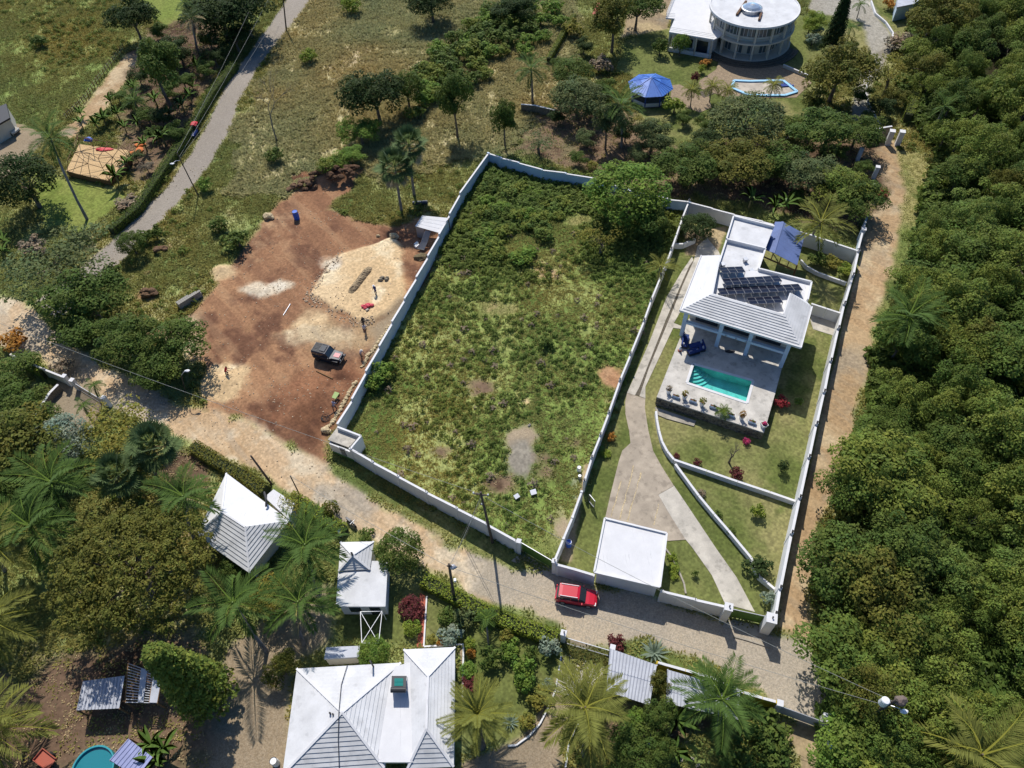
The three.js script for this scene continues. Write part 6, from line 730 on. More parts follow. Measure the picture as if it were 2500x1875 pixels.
// shrubs and garden plants
rnd = rng(321);
for (const [l, x, z, r, m, o] of [
  ['round shrub on the road verge beside the wild hedge', -57.66,-29.79, 2.3, LM.mid, { kind: 'round', h: 4 }], ['small leafy shrub on the verge, next to the round shrub', -56.68,-32.42, 1.2, LM.mid, { h: 2.8 }], ['second small shrub on the verge, nearest the asphalt', -55.27,-33.15, 1.1, LM.mid, { h: 2.6 }], ['dark shrub shading the field edge below the asphalt road', -59.66,-24.86, 1.6, LM.mid], ['bush at the top corner of the building plot', -41.55,-30.35, 2, LM.mid], ['bush on the field above the cinder blocks', -45.63,-34.58, 1.4, LM.mid], ['bush at the base of the bent street lamp', -39.15,-52.18, 1.5, LM.mid], ['pale bush on the verge at the foot of the lamp pole', -50.25,-45.54, 1.4, LM.bright],
  ['clipped round topiary on the verge by the motorcycle', -21.87,17.67, 0.9, LM.olive, { kind: 'tight', h: 2.3 }], ['burgundy leaved shrub by the brick path', -12.00,29.99, 1.3, LM.purple, { kind: 'tight', h: 1.7 }], ['round green shrub below the burgundy shrub', -11.87,32.06, 0.9, LM.lime, { kind: 'tight', h: 1.4 }], ['pale shrub in the garden bed by the leaning pole', -7.59,33.10, 1.2, LM.silver], ['orange flowered shrub beside the pale garden shrub', -8.77,33.43, 0.5, LM.orange], ['small yellow shrub beside the brick path corner', -9.82,33.37, 0.5, LM.yellow], ['dark garden shrub below the hedge, left one', -8.21,31.07, 0.9, LM.mid], ['dark garden shrub below the hedge, right one', -6.32,31.42, 1.1, LM.grey], ['green shrub in the lower garden below the spiky palm', -3.92,36.02, 1.2, LM.mid, { h: 3 }], ['clipped green shrub beside the bungalow path', -6.00,36.61, 0.8, LM.bright, { kind: 'tight', h: 1 }], ['purple ground shrub beside the date palm', -6.03,37.83, 0.8, LM.purple, { h: 0.8 }], ['small red tipped shrub beside the bungalow path', -5.76,35.02, 0.5, LM.orange], ['bright shrub at the right of the garden lawn', -1.73,35.22, 0.9, LM.bright], ['small lime shrub above the bungalow path', -5.81,33.96, 0.6, LM.lime], ['yellow spiky dracaena beside the garden lawn', -2.09,33.63, 0.7, LM.yellow, { h: 1.8 }], ['tall green shrub in the lower garden by the kerb, upper', -0.33,37.03, 1.1, LM.bright, { h: 2.4 }], ['tall green shrub in the lower garden by the kerb, lower', -0.39,38.18, 1, LM.bright, { h: 2.2 }], ['speckled shrub at the corner of the slatted gate', 2.57,35.07, 1.1, LM.silver, { h: 2.4 }], ['large yellow croton beside the gravel drive', 0.86,39.87, 1.2, LM.yellow, { h: 1.8 }], ['white flowered shrub above the yellow croton', 1.84,38.50, 0.6, LM.silver], ['small yellow croton at the kerb bend', -0.37,41.83, 0.8, LM.yellow], ['dark conical shrub below the hedge by the gate', 0.48,35.49, 0.7, LM.mid, { h: 1.8 }], ['green shrub at the left of the lower garden', -1.68,34.86, 1, LM.bright], ['dark red shrub on the gravel verge above the carport', 9.14,34.60, 0.9, LM.purple, { h: 1.3 }], ['small shrub below the agave by the carport wall', 21.27,43.79, 1, LM.mid], ['scrubby bush in the lower right yard', 18.74,45.84, 1.5, LM.mid], ['scrubby bush in the yard beside the dirt driveway', 22.92,44.42, 1.8, LM.mid], ['scrubby bush at the lower end of the dirt driveway', 22.06,46.01, 1.6, LM.mid],
  ['red leaved shrub at the terrace corner', 33.77,5.89, 0.9, LM.red, { h: 1.7 }], ['small green sapling beside the red leaved shrub', 36.15,5.91, 0.5, LM.bright, { h: 1.4 }], ['dark sapling on the lawn below the terrace corner', 31.56,15.30, 0.6, LM.dark, { h: 2 }], ['burgundy shrub on the low garden wall', 25.96,15.80, 0.8, LM.purple, { h: 1.4 }], ['pink flowered plant below the stone terrace', 28.37,11.10, 0.45, LM.pink, { h: 0.8 }], ['bright citrus sapling on the lower lawn', 27.09,20.88, 0.8, LM.lime, { h: 1.9 }], ['dark spreading shrub on the diagonal wall end', 25.82,27.57, 1.4, LM.dark, { h: 2.2 }], ['white flowered shrub in the front corner by the tall wall', 26.03,31.11, 0.8, LM.silver, { h: 2.2 }], ['orange leaved shrub beside the long thin wall', 12.03,9.45, 0.6, LM.orange, { h: 1.2 }], ['yellow green ground plant in the bed by the thin wall', 11.03,11.79, 0.6, LM.lime, { h: 0.6 }], ['small red brown shrub at the bend of the curved wall', 19.50,12.68, 0.4, LM.purple], ['small dark shrub along the straight low wall', 21.67,13.75, 0.5, LM.purple], ['small bush on the diagonal wall, upper', 21.43,17.94, 0.5, LM.dry], ['small bush on the diagonal wall, middle', 22.61,20.77, 0.5, LM.mid], ['small bush on the diagonal wall, lower', 23.74,22.96, 0.5, LM.mid], ['thin sapling on the garage lawn', 18.83,27.74, 0.35, LM.mid, { h: 1.1 }],
  ['yellow green plant in the garage flower bed, upper', 16.57,25.58, 0.55, LM.lime, { h: 0.7 }], ['yellow green plant in the garage flower bed, middle', 16.61,26.84, 0.6, LM.lime, { h: 0.7 }], ['yellow green plant in the garage flower bed, lower', 16.44,27.78, 0.6, LM.lime, { h: 0.7 }],
  ['yellow bush below the slim pale trunked tree', 15.54,-44.97, 0.9, LM.yellow, { kind: 'tight', h: 1.6 }], ['lime bush beside the blue gazebo', 32.21,-60.33, 1.9, LM.lime, { h: 3.4 }], ['yellow flowered bush by the creeper fence', 16.11,-90.19, 2, LM.yellow], ['orange shrub at the round house wing', 41.39,-75.96, 1.1, LM.orange, { h: 1.4 }], ['lime shrub at the patio corner', 39.90,-73.36, 0.8, LM.lime, { h: 2 }], ['tall dark shrub at the patio corner', 37.71,-69.48, 0.8, LM.purple, { h: 2.6 }], ['shrub at the left corner of the round house wing', 32.91,-80.62, 1.5, LM.mid, { h: 3.6 }], ['purple grey leafless shrub beside the rusty tree', 20.26,-75.55, 2, LM.dry, { h: 3.4 }], ['orange flowering bush beside the pale blue house', 83.32,-93.81, 1.4, LM.orange, { h: 2.2 }], ['grey purple bare bush beside the upper drive', 79.84,-77.62, 2.8, LM.dry, { h: 3 }], ['silvery shrub beside the round house, upper', 65.48,-84.81, 1.2, LM.silver, { h: 2.4 }], ['silvery shrub beside the round house, lower', 63.47,-81.24, 1.3, LM.silver, { h: 2.4 }], ['red flowering bush beside the track', 60.62,-33.95, 1, LM.red, { h: 1.4 }], ['lime shrub behind the villa pergola, left', 47.77,-18.55, 1.3, LM.yellow, { h: 1.8 }], ['lime shrub behind the villa pergola, right', 49.35,-16.93, 1.2, LM.lime, { h: 1.8 }], ['green shrub behind the villa pergola', 45.78,-19.47, 1.3, LM.mid, { h: 2 }],
  ['orange brown bush at the left road edge', -69.77,-11.32, 2, LM.orange, { h: 2.6 }], ['rust coloured bush on the left road verge', -60.97,-6.57, 1.5, LM.dry, { h: 2.4 }], ['bush on the slope beside the upper road', -37.33,-85.40, 1.6, LM.lime], ['lime bush near the top of the slope', -30.48,-105.66, 2, LM.lime], ['dark bush alone in the top left field', -96.13,-97.93, 1.6, LM.mid], ['creeper bush inside the lot wall, lower one', -18.25,-0.77, 1.3, LM.bright], ['creeper bush inside the lot wall, upper one', -17.23,-2.04, 1.6, LM.bright], ['dark leafy weed in the middle of the lot', 5.09,-6.22, 1, LM.mid, { h: 1.7 }], ['dead brush pile by the roadside hedge', -62.69,-42.24, 2, LM.dry, { h: 1.4, cat: 'brush pile' }], ['grey bare brush in the feathery tree shade', -74.33,-31.36, 2, LM.dry, { h: 3 }], ['lime hedge plant below the annex path', -17.71,21.09, 0.9, LM.mid, { h: 1 }],
]) bush(l, x, z, r, m, o);
const TL = 'tangled shrub in the thicket between the platform and the road';
for (const [x, z, r, m] of [[-62.45,-74.14, 2.2, LM.mid], [-61.87,-65.29, 2.2, LM.dark], [-65.01,-66.37, 2, LM.mid], [-60.66,-77.34, 2.2, LM.mid], [-56.84,-81.29, 2.2, LM.mid], [-56.33,-85.75, 2.4, LM.dark], [-58.43,-60.08, 2.2, LM.mid], [-68.84,-70.69, 2, LM.mid], [-72.69,-73.92, 1.6, LM.mid], [-63.78,-84.71, 2.6, LM.dark], [-70.20,-80.03, 2, LM.dark], [-66.53,-89.15, 2, LM.mid], [-70.39,-97.84, 2.2, LM.mid], [-58.71,-92.61, 2.4, LM.mid], [-62.59,-61.21, 1.6, LM.mid], [-73.22,-67.94, 1.4, LM.mid], [-63.94,-54.17, 1.4, LM.grey], [-61.19,-50.84, 1.3, LM.dry]]) bush(TL, x, z, r, m, { group: 'shrubs of the roadside thicket', kind: 'low', h: r * 1.7 });
const UL = 'shrub in the understorey of the gardens between villa and round house';
for (const [x, z, r, m] of [[17.81,-59.87, 2, LM.mid], [11.07,-59.02, 2, LM.dark], [22.16,-52.49, 2.2, LM.dark], [15.19,-51.38, 2, LM.grey], [23.50,-46.17, 2.2, LM.grey], [28.40,-47.74, 2.2, LM.mid], [13.46,-46.42, 1.6, LM.mid], [36.31,-53.65, 2, LM.mid], [33.08,-56.52, 1.6, LM.mid], [34.37,-40.32, 2.6, LM.mid], [31.20,-38.10, 2.2, LM.dark], [44.74,-39.39, 2, LM.mid], [49.87,-43.76, 2.2, LM.mid], [51.02,-51.54, 2.4, LM.mid], [65.87,-60.13, 2, LM.mid], [56.96,-59.08, 2.4, LM.mid], [67.99,-55.73, 2.2, LM.dark], [71.49,-58.41, 2.2, LM.olive], [55.67,-43.23, 2.2, LM.mid], [59.23,-39.04, 1.8, LM.mid], [52.02,-33.93, 2.4, LM.mid], [46.81,-32.90, 1.6, LM.mid], [20.01,-67.51, 2, LM.mid], [12.77,-76.70, 1.8, LM.mid], [17.99,-82.45, 2, LM.dark], [65.22,-53.78, 1.4, LM.mid], [68.94,-76.98, 1.8, LM.mid], [67.08,-79.92, 1.6, LM.mid]]) bush(UL, x, z, r, m, { group: 'understorey shrubs of the upper gardens', kind: 'low', h: r * 1.7 });
const LT = 'leafy bush in the thicket at the far end of the walled lot';
{ const c = [[-7.51,-28.86], [-1.71,-42.86], [11.41,-37.45], [2.52,-19.83]]; for (let k = 0; k < 48; k++) { const f = rnd(), g = rnd(), x = lerp(lerp(c[0][0], c[1][0], f), lerp(c[3][0], c[2][0], f), g), z = lerp(lerp(c[0][1], c[1][1], f), lerp(c[3][1], c[2][1], f), g), r = R(0.9, 1.7); bush(LT, x, z, r, pick([LM.bright, LM.weed, LM.forest2, LM.mid]), { group: 'bushes of the lot thicket', h: r * R(1.1, 1.5) }); } }
const SL = 'leafy shrub in the green strip running up the slope'; // the strip of scrub up the slope
for (const [x, z, r] of [[-8.83,-77.20, 2.4], [-11.05,-84.64, 2.2], [-4.84,-83.05, 2.6], [-2.89,-85.63, 2.4], [-7.71,-89.49, 2], [1.04,-88.53, 2.6], [2.92,-99.39, 2.6], [-1.23,-95.72, 2.4], [-9.02,-72.93, 2], [-12.61,-70.79, 2], [-14.65,-77.80, 2], [-4.00,-74.11, 1.8], [-13.41,-67.22, 2], [-14.82,-63.05, 1.8], [7.34,-99.94, 2.6], [10.30,-94.93, 2.2], [12.88,-99.31, 2.4], [7.37,-87.36, 1.8], [14.50,-94.46, 1.8], [-28.01,-49.19, 1.8], [-29.40,-46.99, 1.5], [-12.78,-77.61, 2], [-10.04,-80.87, 2.4], [-7.69,-84.28, 2.2], [-10.89,-75.68, 2], [-3.48,-78.40, 2], [-5.28,-88.74, 2], [-2.08,-90.33, 2.4], [0.99,-94.46, 2.2], [4.23,-94.60, 2.4], [1.61,-83.74, 1.6], [-1.02,-83.56, 2], [3.24,-88.77, 2.2], [-13.60,-73.82, 1.7], [-6.74,-73.54, 2], [-10.78,-68.97, 2], [-1.67,-75.59, 1.5], [4.91,-97.08, 2.4], [8.11,-91.66, 2], [5.18,-102.86, 2.4], [5.97,-83.74, 1.8], [10.35,-88.48, 1.6], [-4.24,-94.54, 2], [0.16,-100.77, 2.2]]) bush(SL, x, z, r, pick([LM.bright, LM.forest2, LM.mid]), { group: 'shrubs of the green strip', h: r * 1.5, name: 1 });
for (const [l, x, z, s] of [['blue grey agave rosette on the gravel road verge', 13.05,35.83, 1.5], ['agave in the lower garden beside the date palm kerb', -1.99,41.64, 0.9]]) { const t = thing('agave', l, 'agave', [x, 0, z]), g = (() => { const L = new Leaves(150); L.one(0.42, 0.34, 0, -0.6, 1, 0, 1.05, 0.17, [1, 1, 1], 1, 0.75, 0); return L.geo(); })(); for (let k = 0; k < 30; k++) { const o = part(t, 'leaf', g, LM.silver); o.rotation.set(0, k * 2.39996, -0.5 + 1.1 * k / 30); o.scale.setScalar(s * (1.15 - 0.4 * k / 30)); } }
{ // leafless trees
  const bare = (label, x, z, h, seed, m = MAT.greyBark) => { const r = rng(seed), T = new MB(), t = thing('bare_tree', label, 'tree', [x, 0, z]), grow = (p, d, l, w, k) => { const e = p.clone().addScaledVector(d, l); T.tube([p, L3(p, e, 0.5).add(V((r() - 0.5) * l * 0.12, 0, (r() - 0.5) * l * 0.12)), e], [w, w * 0.8, w * 0.6], 5, false); if (k > 0) for (let q = 0; q < 2 + (r() > 0.6); q++) grow(e, d.clone().add(V((r() - 0.5) * 1.5, r() * 0.3, (r() - 0.5) * 1.5)).normalize(), l * (0.6 + 0.2 * r()), w * 0.55, k - 1); }; grow(V(0, -0.1, 0), V(0.05, 1, -0.05).normalize(), h * 0.42, 0.16, 5); part(t, 'branches', T, m); };
  bare('tall leafless tree on the slope beside the upper road', -40.18,-58.76, 12, 401); bare('thin leafless sapling on the lawn below the terrace', 25.65,13.82, 2.4, 402, MAT.bark); bare('bare shrub behind the garden trees above the villa', 47.63,-46.39, 3.5, 403);
}
// ---------- grass, weeds and litter: ground cover that nobody could count ----------
const tuft = (seed, n, h, w, wide) => { const L = new Leaves(seed), r = L.r; for (let i = 0; i < n; i++) { const a = r() * 6.283, d = wide * Math.sqrt(r()), l = h * (0.6 + 0.7 * r()), tx = Math.cos(a) * (0.3 + 0.7 * r()), tz = Math.sin(a) * (0.3 + 0.7 * r()), b = 0.75 + 0.5 * r(); L.one(Math.cos(a) * d + tx * l * 0.3, l * 0.33, Math.sin(a) * d + tz * l * 0.3, -tx, 0.9, -tz, l, w, [b * (0.9 + 0.25 * r()), b, b * 0.9], tx, 0.8, tz); } return L.geo(); };
function cover(name, label, geo, m, spots, s0, s1, tint) {
  const I = new THREE.InstancedMesh(geo, m, spots.length), M = new THREE.Matrix4(), q = new THREE.Quaternion(), c = new THREE.Color(); spots.forEach(([x, z, k = 1], i) => { const s = R(s0, s1) * k; q.setFromAxisAngle(V(0, 1, 0), R(0, 6.283)); M.compose(V(x, hgt(x, z) - 0.02, z), q, V(s, s * R(0.7, 1.25), s)); I.setMatrixAt(i, M); tint(c, x, z); I.setColorAt(i, c); });
  I.name = numbered(name); I.userData = { kind: 'stuff', label }; scene.add(I);
}
function regionAt(x, z) { let reg = 'wild'; for (const L of LAYERS) if (x > L.x0 && x < L.x1 && z > L.z0 && z < L.z1 && weight(L, x, z) > 0.45) reg = L.c === C.hill ? 'hill' : L.c === C.lot ? 'lot' : L.c === C.field ? 'field' : L.c === C.verge ? 'verge' : L.c === C.wild ? 'wild' : L.c === C.lawn || L.c === C.brightLawn ? 'lawn' : L.c === C.forest ? 'forest' : L.c === C.soil ? 'soil' : 'bare'; return reg; }
{
  rnd = rng(555); const sets = { hill: [], lot: [], field: [], low: [], weed: [], dead: [], brown: [], under: [] }, q = new THREE.Vector3();
  for (let k = 0; k < 400000; k++) { const x = R(-118, 90), z = R(-126, 50); q.set(x, 0, z).project(camera); if (Math.abs(q.x) > 1.04 || Math.abs(q.y) > 1.05) continue; const g = regionAt(x, z), a = look(NA, x * 4 + 40, z * 4 + 68), b = look(NB, x * 8 + 200, z * 8 + 260);
    if (g === 'hill') { if (b + rnd() * 0.6 > 0.62) sets.hill.push([x, z]); } else if (g === 'lot') { const wd = smooth(0.42, 0.62, look(NA, x * 5 + 17, z * 5 + 9) + 0.16 * smooth(-10, -40, z)); const up = smooth(-14, -30, z); if (rnd() < wd * (0.2 + 0.4 * up)) sets.weed.push([x, z, 0.7 + 0.5 * up]); else if (rnd() < 0.006) sets.brown.push([x, z]); else if (b + rnd() * 0.5 > 0.55) sets.lot.push([x, z]); } else if (g === 'wild' || g === 'field') { if (b + rnd() * 0.5 > 0.55) sets.field.push([x, z]); if (rnd() < 0.05 * smooth(0.5, 0.7, a)) sets.weed.push([x, z]); } else if (g === 'forest') { if (rnd() < 0.3) sets.under.push([x, z]); } else if (g === 'verge') { if (rnd() < 0.6) sets.low.push([x, z]); } else if (g === 'soil') { if (rnd() < 0.12) sets.dead.push([x, z]); else if (rnd() < 0.06) sets.field.push([x, z]); } }
  const hueOf = (lo, hi) => (c, x, z) => { const n = lookS(NA, x * 4 + 40, z * 4 + 68), k = 0.75 + 0.5 * rnd(), w = lerp(lo, hi, n); c.setRGB(k * (1 + w), k, k * (1 - w * 0.5)); };
  cover('dry_grass', 'tall dry grass on the open slope', tuft(301, 9, 0.55, 0.13, 0.38), LM.grassDry, sets.hill, 0.7, 1.35, hueOf(-0.12, 0.25));
  cover('lot_grass', 'rough green grass in the walled lot', tuft(302, 9, 0.3, 0.11, 0.34), LM.grass, sets.lot, 0.7, 1.3, hueOf(-0.12, 0.35));
  cover('field_grass', 'rough grass on the fields and verges', tuft(303, 9, 0.36, 0.12, 0.36), LM.grass, sets.field, 0.7, 1.3, hueOf(-0.12, 0.35));
  cover('verge_grass', 'short grass on the road verges', tuft(304, 8, 0.18, 0.08, 0.25), LM.grass, sets.low, 0.7, 1.3, hueOf(-0.2, 0.35));
  const W = new Leaves(305); W.clump(0, 0.16, 0, 0.42, 34, 0.24, 0.75, -0.1); cover('weeds', 'broad leaved weeds matted over the lot', W.geo(), LM.weed, sets.weed, 0.6, 1.6, hueOf(-0.2, 0.2));
  cover('undergrowth', 'low undergrowth on the floor of the wood', W.geo(), LM.forest, sets.under, 1.6, 3.6, hueOf(-0.2, 0.2));
  cover('dead_weeds', 'dry brown weed clumps in the walled lot', W.geo(), LM.dry, sets.brown, 0.6, 1.6, hueOf(-0.05, 0.1));
  cover('leaf_litter', 'dead leaves and dry stems on the garden soil', tuft(306, 8, 0.3, 0.12, 0.4), LM.straw, sets.dead, 0.6, 1.2, hueOf(-0.1, 0.1));
  // stones scattered over the building plot
  const stones = []; for (let k = 0; k < 15000; k++) { const x = R(-70, -8), z = R(-52, 16), g = regionAt(x, z); if (g !== 'bare') continue; if (rnd() < 0.12 + 0.5 * smooth(0.55, 0.75, look(NB, x * 8 + 30, z * 8 + 39))) stones.push([x, z]); } const rim = [[-25.51,-27.66], [-27.53,-23.18], [-29.39,-18.43], [-27.49,-16.87], [-21.71,-12.77], [-19.73,-12.89], [-17.34,-29.66]]; for (let i = 0; i + 1 < rim.length - 1; i++) for (let k = 0; k < 70; k++) { const f = rnd(); stones.push([lerp(rim[i][0], rim[i + 1][0], f) + R(-0.8, 0.8), lerp(rim[i][1], rim[i + 1][1], f) + R(-0.5, 1), 1.4]); }
  cover('loose_stones', 'loose pale stones scattered over the building plot', new MB().rock(0, 0.03, 0, 0.09, 0.07, 0.08, rng(9)).geo(), mat([0.46, 0.37, 0.26], 1), stones, 0.35, 1.2, (c) => { const k = 0.6 + 0.7 * rnd(); c.setRGB(k, k * 0.97, k * 0.93); });
}
console.log('plants', performance.now() | 0);

// ---------- vehicles ----------
function loft(mb, secs) { for (let i = 0; i + 1 < secs.length; i++) { const a = secs[i], b = secs[i + 1], n = a.length; for (let k = 0; k + 1 < n; k++) mb.quad(a[k], a[k + 1], b[k + 1], b[k]); mb.quad(a[n - 1], a[0], b[0], b[n - 1]); } for (const s of [secs[0], secs[secs.length - 1]]) for (let k = 1; k + 1 < s.length; k++) mb.tri(s[0], s[k], s[k + 1]); return mb; }
const secn = (x, w, y0, ym, y1, k = 0.9) => [V(x, y0, -w * 0.94), V(x, ym, -w), V(x, y1 - 0.06, -w * (k + 0.06)), V(x, y1, -w * k), V(x, y1, w * k), V(x, y1 - 0.06, w * (k + 0.06)), V(x, ym, w), V(x, y0, w * 0.94)];
function wheels(t, xs, w, r, rim) { for (const x of xs) for (const s of [-1, 1]) { const wh = part(t, 'wheel', new MB().tube([V(x, r, s * (w - 0.2)), V(x, r, s * (w + 0.01))], r, 18), MAT.rubber); part(wh, 'rim', new MB().tube([V(x, r, s * (w - 0.02)), V(x, r, s * (w + 0.025))], r * 0.62, 12), rim); } }
const paint = (r, g, b) => mat([r, g, b], 0.28, { clearcoat: 0.8, clearcoatRoughness: 0.08 });
function suv(name, label, x, z, ang, { L = 4.5, W = 1.82, H = 1.74, hood = 1.02, body, roofC, rails = true }) {
  const t = thing(name, label, 'car', [x, Math.max(0, hgt(x, z)), z], undefined, ang), h = L / 2, w = W / 2; roofC ??= body;
  part(t, 'body', loft(new MB(), [secn(-h, w * 0.86, 0.42, 0.7, 0.95), secn(-h + 0.12, w * 0.97, 0.3, 0.72, 1.05), secn(-h + 0.9, w, 0.26, 0.74, 1.06), secn(h - 1.35, w, 0.26, 0.74, 1.05), secn(h - 0.9, w * 0.99, 0.26, 0.72, hood), secn(h - 0.35, w * 0.95, 0.28, 0.68, hood - 0.08), secn(h - 0.06, w * 0.82, 0.32, 0.62, hood - 0.24), secn(h, w * 0.72, 0.38, 0.56, hood - 0.4)]), body);
  const c0 = -h + 0.12, c1 = h - 1.25; part(t, 'cabin', loft(new MB(), [secn(c0, w * 0.88, 1.04, 1.05, 1.08), secn(c0 + 0.28, w * 0.86, 1.04, 1.3, H - 0.06, 0.86), secn(c0 + 0.6, w * 0.87, 1.04, 1.3, H, 0.86), secn(c1 - 0.95, w * 0.87, 1.04, 1.3, H, 0.86), secn(c1 - 0.7, w * 0.86, 1.04, 1.28, H - 0.07, 0.86), secn(c1, w * 0.86, 1.03, 1.04, 1.07)]), MAT.glass);
  part(t, 'roof', loft(new MB(), [secn(c0 + 0.24, w * 0.82, H - 0.1, H - 0.05, H + 0.005, 0.9), secn(c0 + 0.6, w * 0.84, H - 0.09, H - 0.02, H + 0.04, 0.9), secn(c1 - 0.95, w * 0.84, H - 0.09, H - 0.02, H + 0.04, 0.9), secn(c1 - 0.68, w * 0.82, H - 0.12, H - 0.08, H - 0.03, 0.9)]), roofC);
  for (const s of [-1, 1]) { for (const xp of [c0 + 0.35, lerp(c0, c1, 0.5), c1 - 0.75]) part(t, 'pillar', new MB().bar(V(xp, 1.03, s * w * 0.9), V(xp, H - 0.06, s * w * 0.8), 0.08, 0.05), body); part(t, 'mirror', new MB().box(c1 - 0.35, 1.05, s * (w + 0.1), 0.12, 0.16, 0.22), body); part(t, 'headlight', new MB().box(h - 0.28, 0.72, s * w * 0.74, 0.3, 0.14, 0.34), MAT.whitePlastic); part(t, 'tail_light', new MB().box(-h + 0.06, 0.85, s * w * 0.8, 0.14, 0.3, 0.2), MAT.red); if (rails) part(t, 'roof_rail', new MB().bar(V(c0 + 0.4, H + 0.08, s * w * 0.72), V(c1 - 0.85, H + 0.08, s * w * 0.72), 0.05), MAT.steel); part(t, 'sill', new MB().box(0, 0.24, s * w * 0.97, L - 2, 0.1, 0.08), MAT.dark); }
  part(t, 'bumper', new MB().box(h - 0.1, 0.34, 0, 0.22, 0.2, W * 0.82), MAT.dark); part(t, 'bumper', new MB().box(-h + 0.06, 0.38, 0, 0.2, 0.22, W * 0.86), MAT.dark); wheels(t, [-h + 0.85, h - 0.9], w, 0.36, MAT.steel); return t;
}
suv('red_car', 'red station wagon parked on the gravel road by the white wall', 5.66,29.60, A2([[3.82,28.57], [7.85,29.47]]), { body: paint(0.55, 0.012, 0.03) });
suv('silver_car', 'silver and beige car parked at the left edge yard', -91.29,-65.93, A2([[-94.03,-68.39], [-90.02,-66.65]]), { L: 4.4, body: paint(0.42, 0.38, 0.3), rails: false });
{ // dark off-roader with a roof rack
  const p = [-24.86,-6.21], t = thing('off_roader', 'black boxy off road car with a roof rack on the red soil', 'car', [p[0], hgt(...p), p[1]], undefined, A2([[-26.42,-6.39], [-23.12,-5.14]])), bl = mat([0.03, 0.032, 0.038], 0.5, { clearcoat: 0.15 }), g = mat([0.1, 0.1, 0.11], 0.7);
  part(t, 'body', loft(new MB(), [secn(-2, 0.86, 0.5, 0.8, 1.15, 0.96), secn(-1.9, 0.9, 0.42, 0.8, 1.18, 0.96), secn(0.75, 0.9, 0.42, 0.8, 1.18, 0.96), secn(0.95, 0.78, 0.5, 0.85, 1.18, 0.94), secn(2, 0.68, 0.55, 0.85, 1.1, 0.94), secn(2.08, 0.62, 0.6, 0.85, 1.02, 0.94)]), bl);
  part(t, 'cabin', loft(new MB(), [secn(-1.98, 0.85, 1.16, 1.3, 1.82, 0.92), secn(0.15, 0.84, 1.16, 1.3, 1.84, 0.92), secn(0.62, 0.82, 1.16, 1.18, 1.2, 0.95)]), MAT.glass); part(t, 'roof', new MB().box(-0.92, 1.83, 0, 2.1, 0.07, 1.56), g); part(t, 'bonnet_panel', new MB().box(1.42, 1.145, 0, 0.85, 0.05, 0.7), mat([0.42, 0.03, 0.05], 0.4));
  const rk = part(t, 'roof_rack', new MB().bar(V(-1.9, 2, -0.72), V(-0.2, 2, -0.72), 0.05).bar(V(-1.9, 2, 0.72), V(-0.2, 2, 0.72), 0.05).bar(V(-1.9, 1.95, -0.72), V(-1.9, 1.95, 0.72), 0.05).bar(V(-0.2, 1.95, -0.72), V(-0.2, 1.95, 0.72), 0.05), MAT.blackMetal); for (let k = 0; k < 7; k++) part(rk, 'slat', new MB().box(-1.85 + k * 0.16, 1.97, 0, 0.07, 0.03, 1.4), MAT.blackMetal); part(t, 'roof_box', new MB().box(-0.45, 1.92, 0, 0.75, 0.1, 1.0), mat([0.07, 0.075, 0.08], 0.7));
  for (const s of [-1, 1]) { part(t, 'fender', new MB().box(1.35, 0.78, s * 0.82, 1, 0.1, 0.32), MAT.dark); part(t, 'fender', new MB().box(-1.25, 0.86, s * 0.94, 0.95, 0.08, 0.16), MAT.dark); part(t, 'headlight', new MB().tube([V(2.04, 0.88, s * 0.5), V(2.12, 0.88, s * 0.5)], 0.11, 10), MAT.whitePlastic); part(t, 'mirror', new MB().box(0.6, 1.2, s * 1.02, 0.1, 0.18, 0.2), MAT.dark); part(t, 'pillar', new MB().bar(V(0.6, 1.18, s * 0.8), V(0.16, 1.84, s * 0.76), 0.08), bl); part(t, 'pillar', new MB().bar(V(-0.8, 1.18, s * 0.86), V(-0.8, 1.82, s * 0.78), 0.1), bl); part(t, 'step', new MB().box(-0.1, 0.38, s * 0.92, 1.7, 0.06, 0.16), MAT.dark); } part(t, 'bumper', new MB().box(2.16, 0.55, 0, 0.16, 0.2, 1.7), MAT.dark); part(t, 'spare_wheel', new MB().tube([V(-2.04, 1, 0), V(-2.24, 1, 0)], 0.38, 16), MAT.rubber); wheels(t, [-1.25, 1.38], 0.94, 0.4, MAT.dark);
}
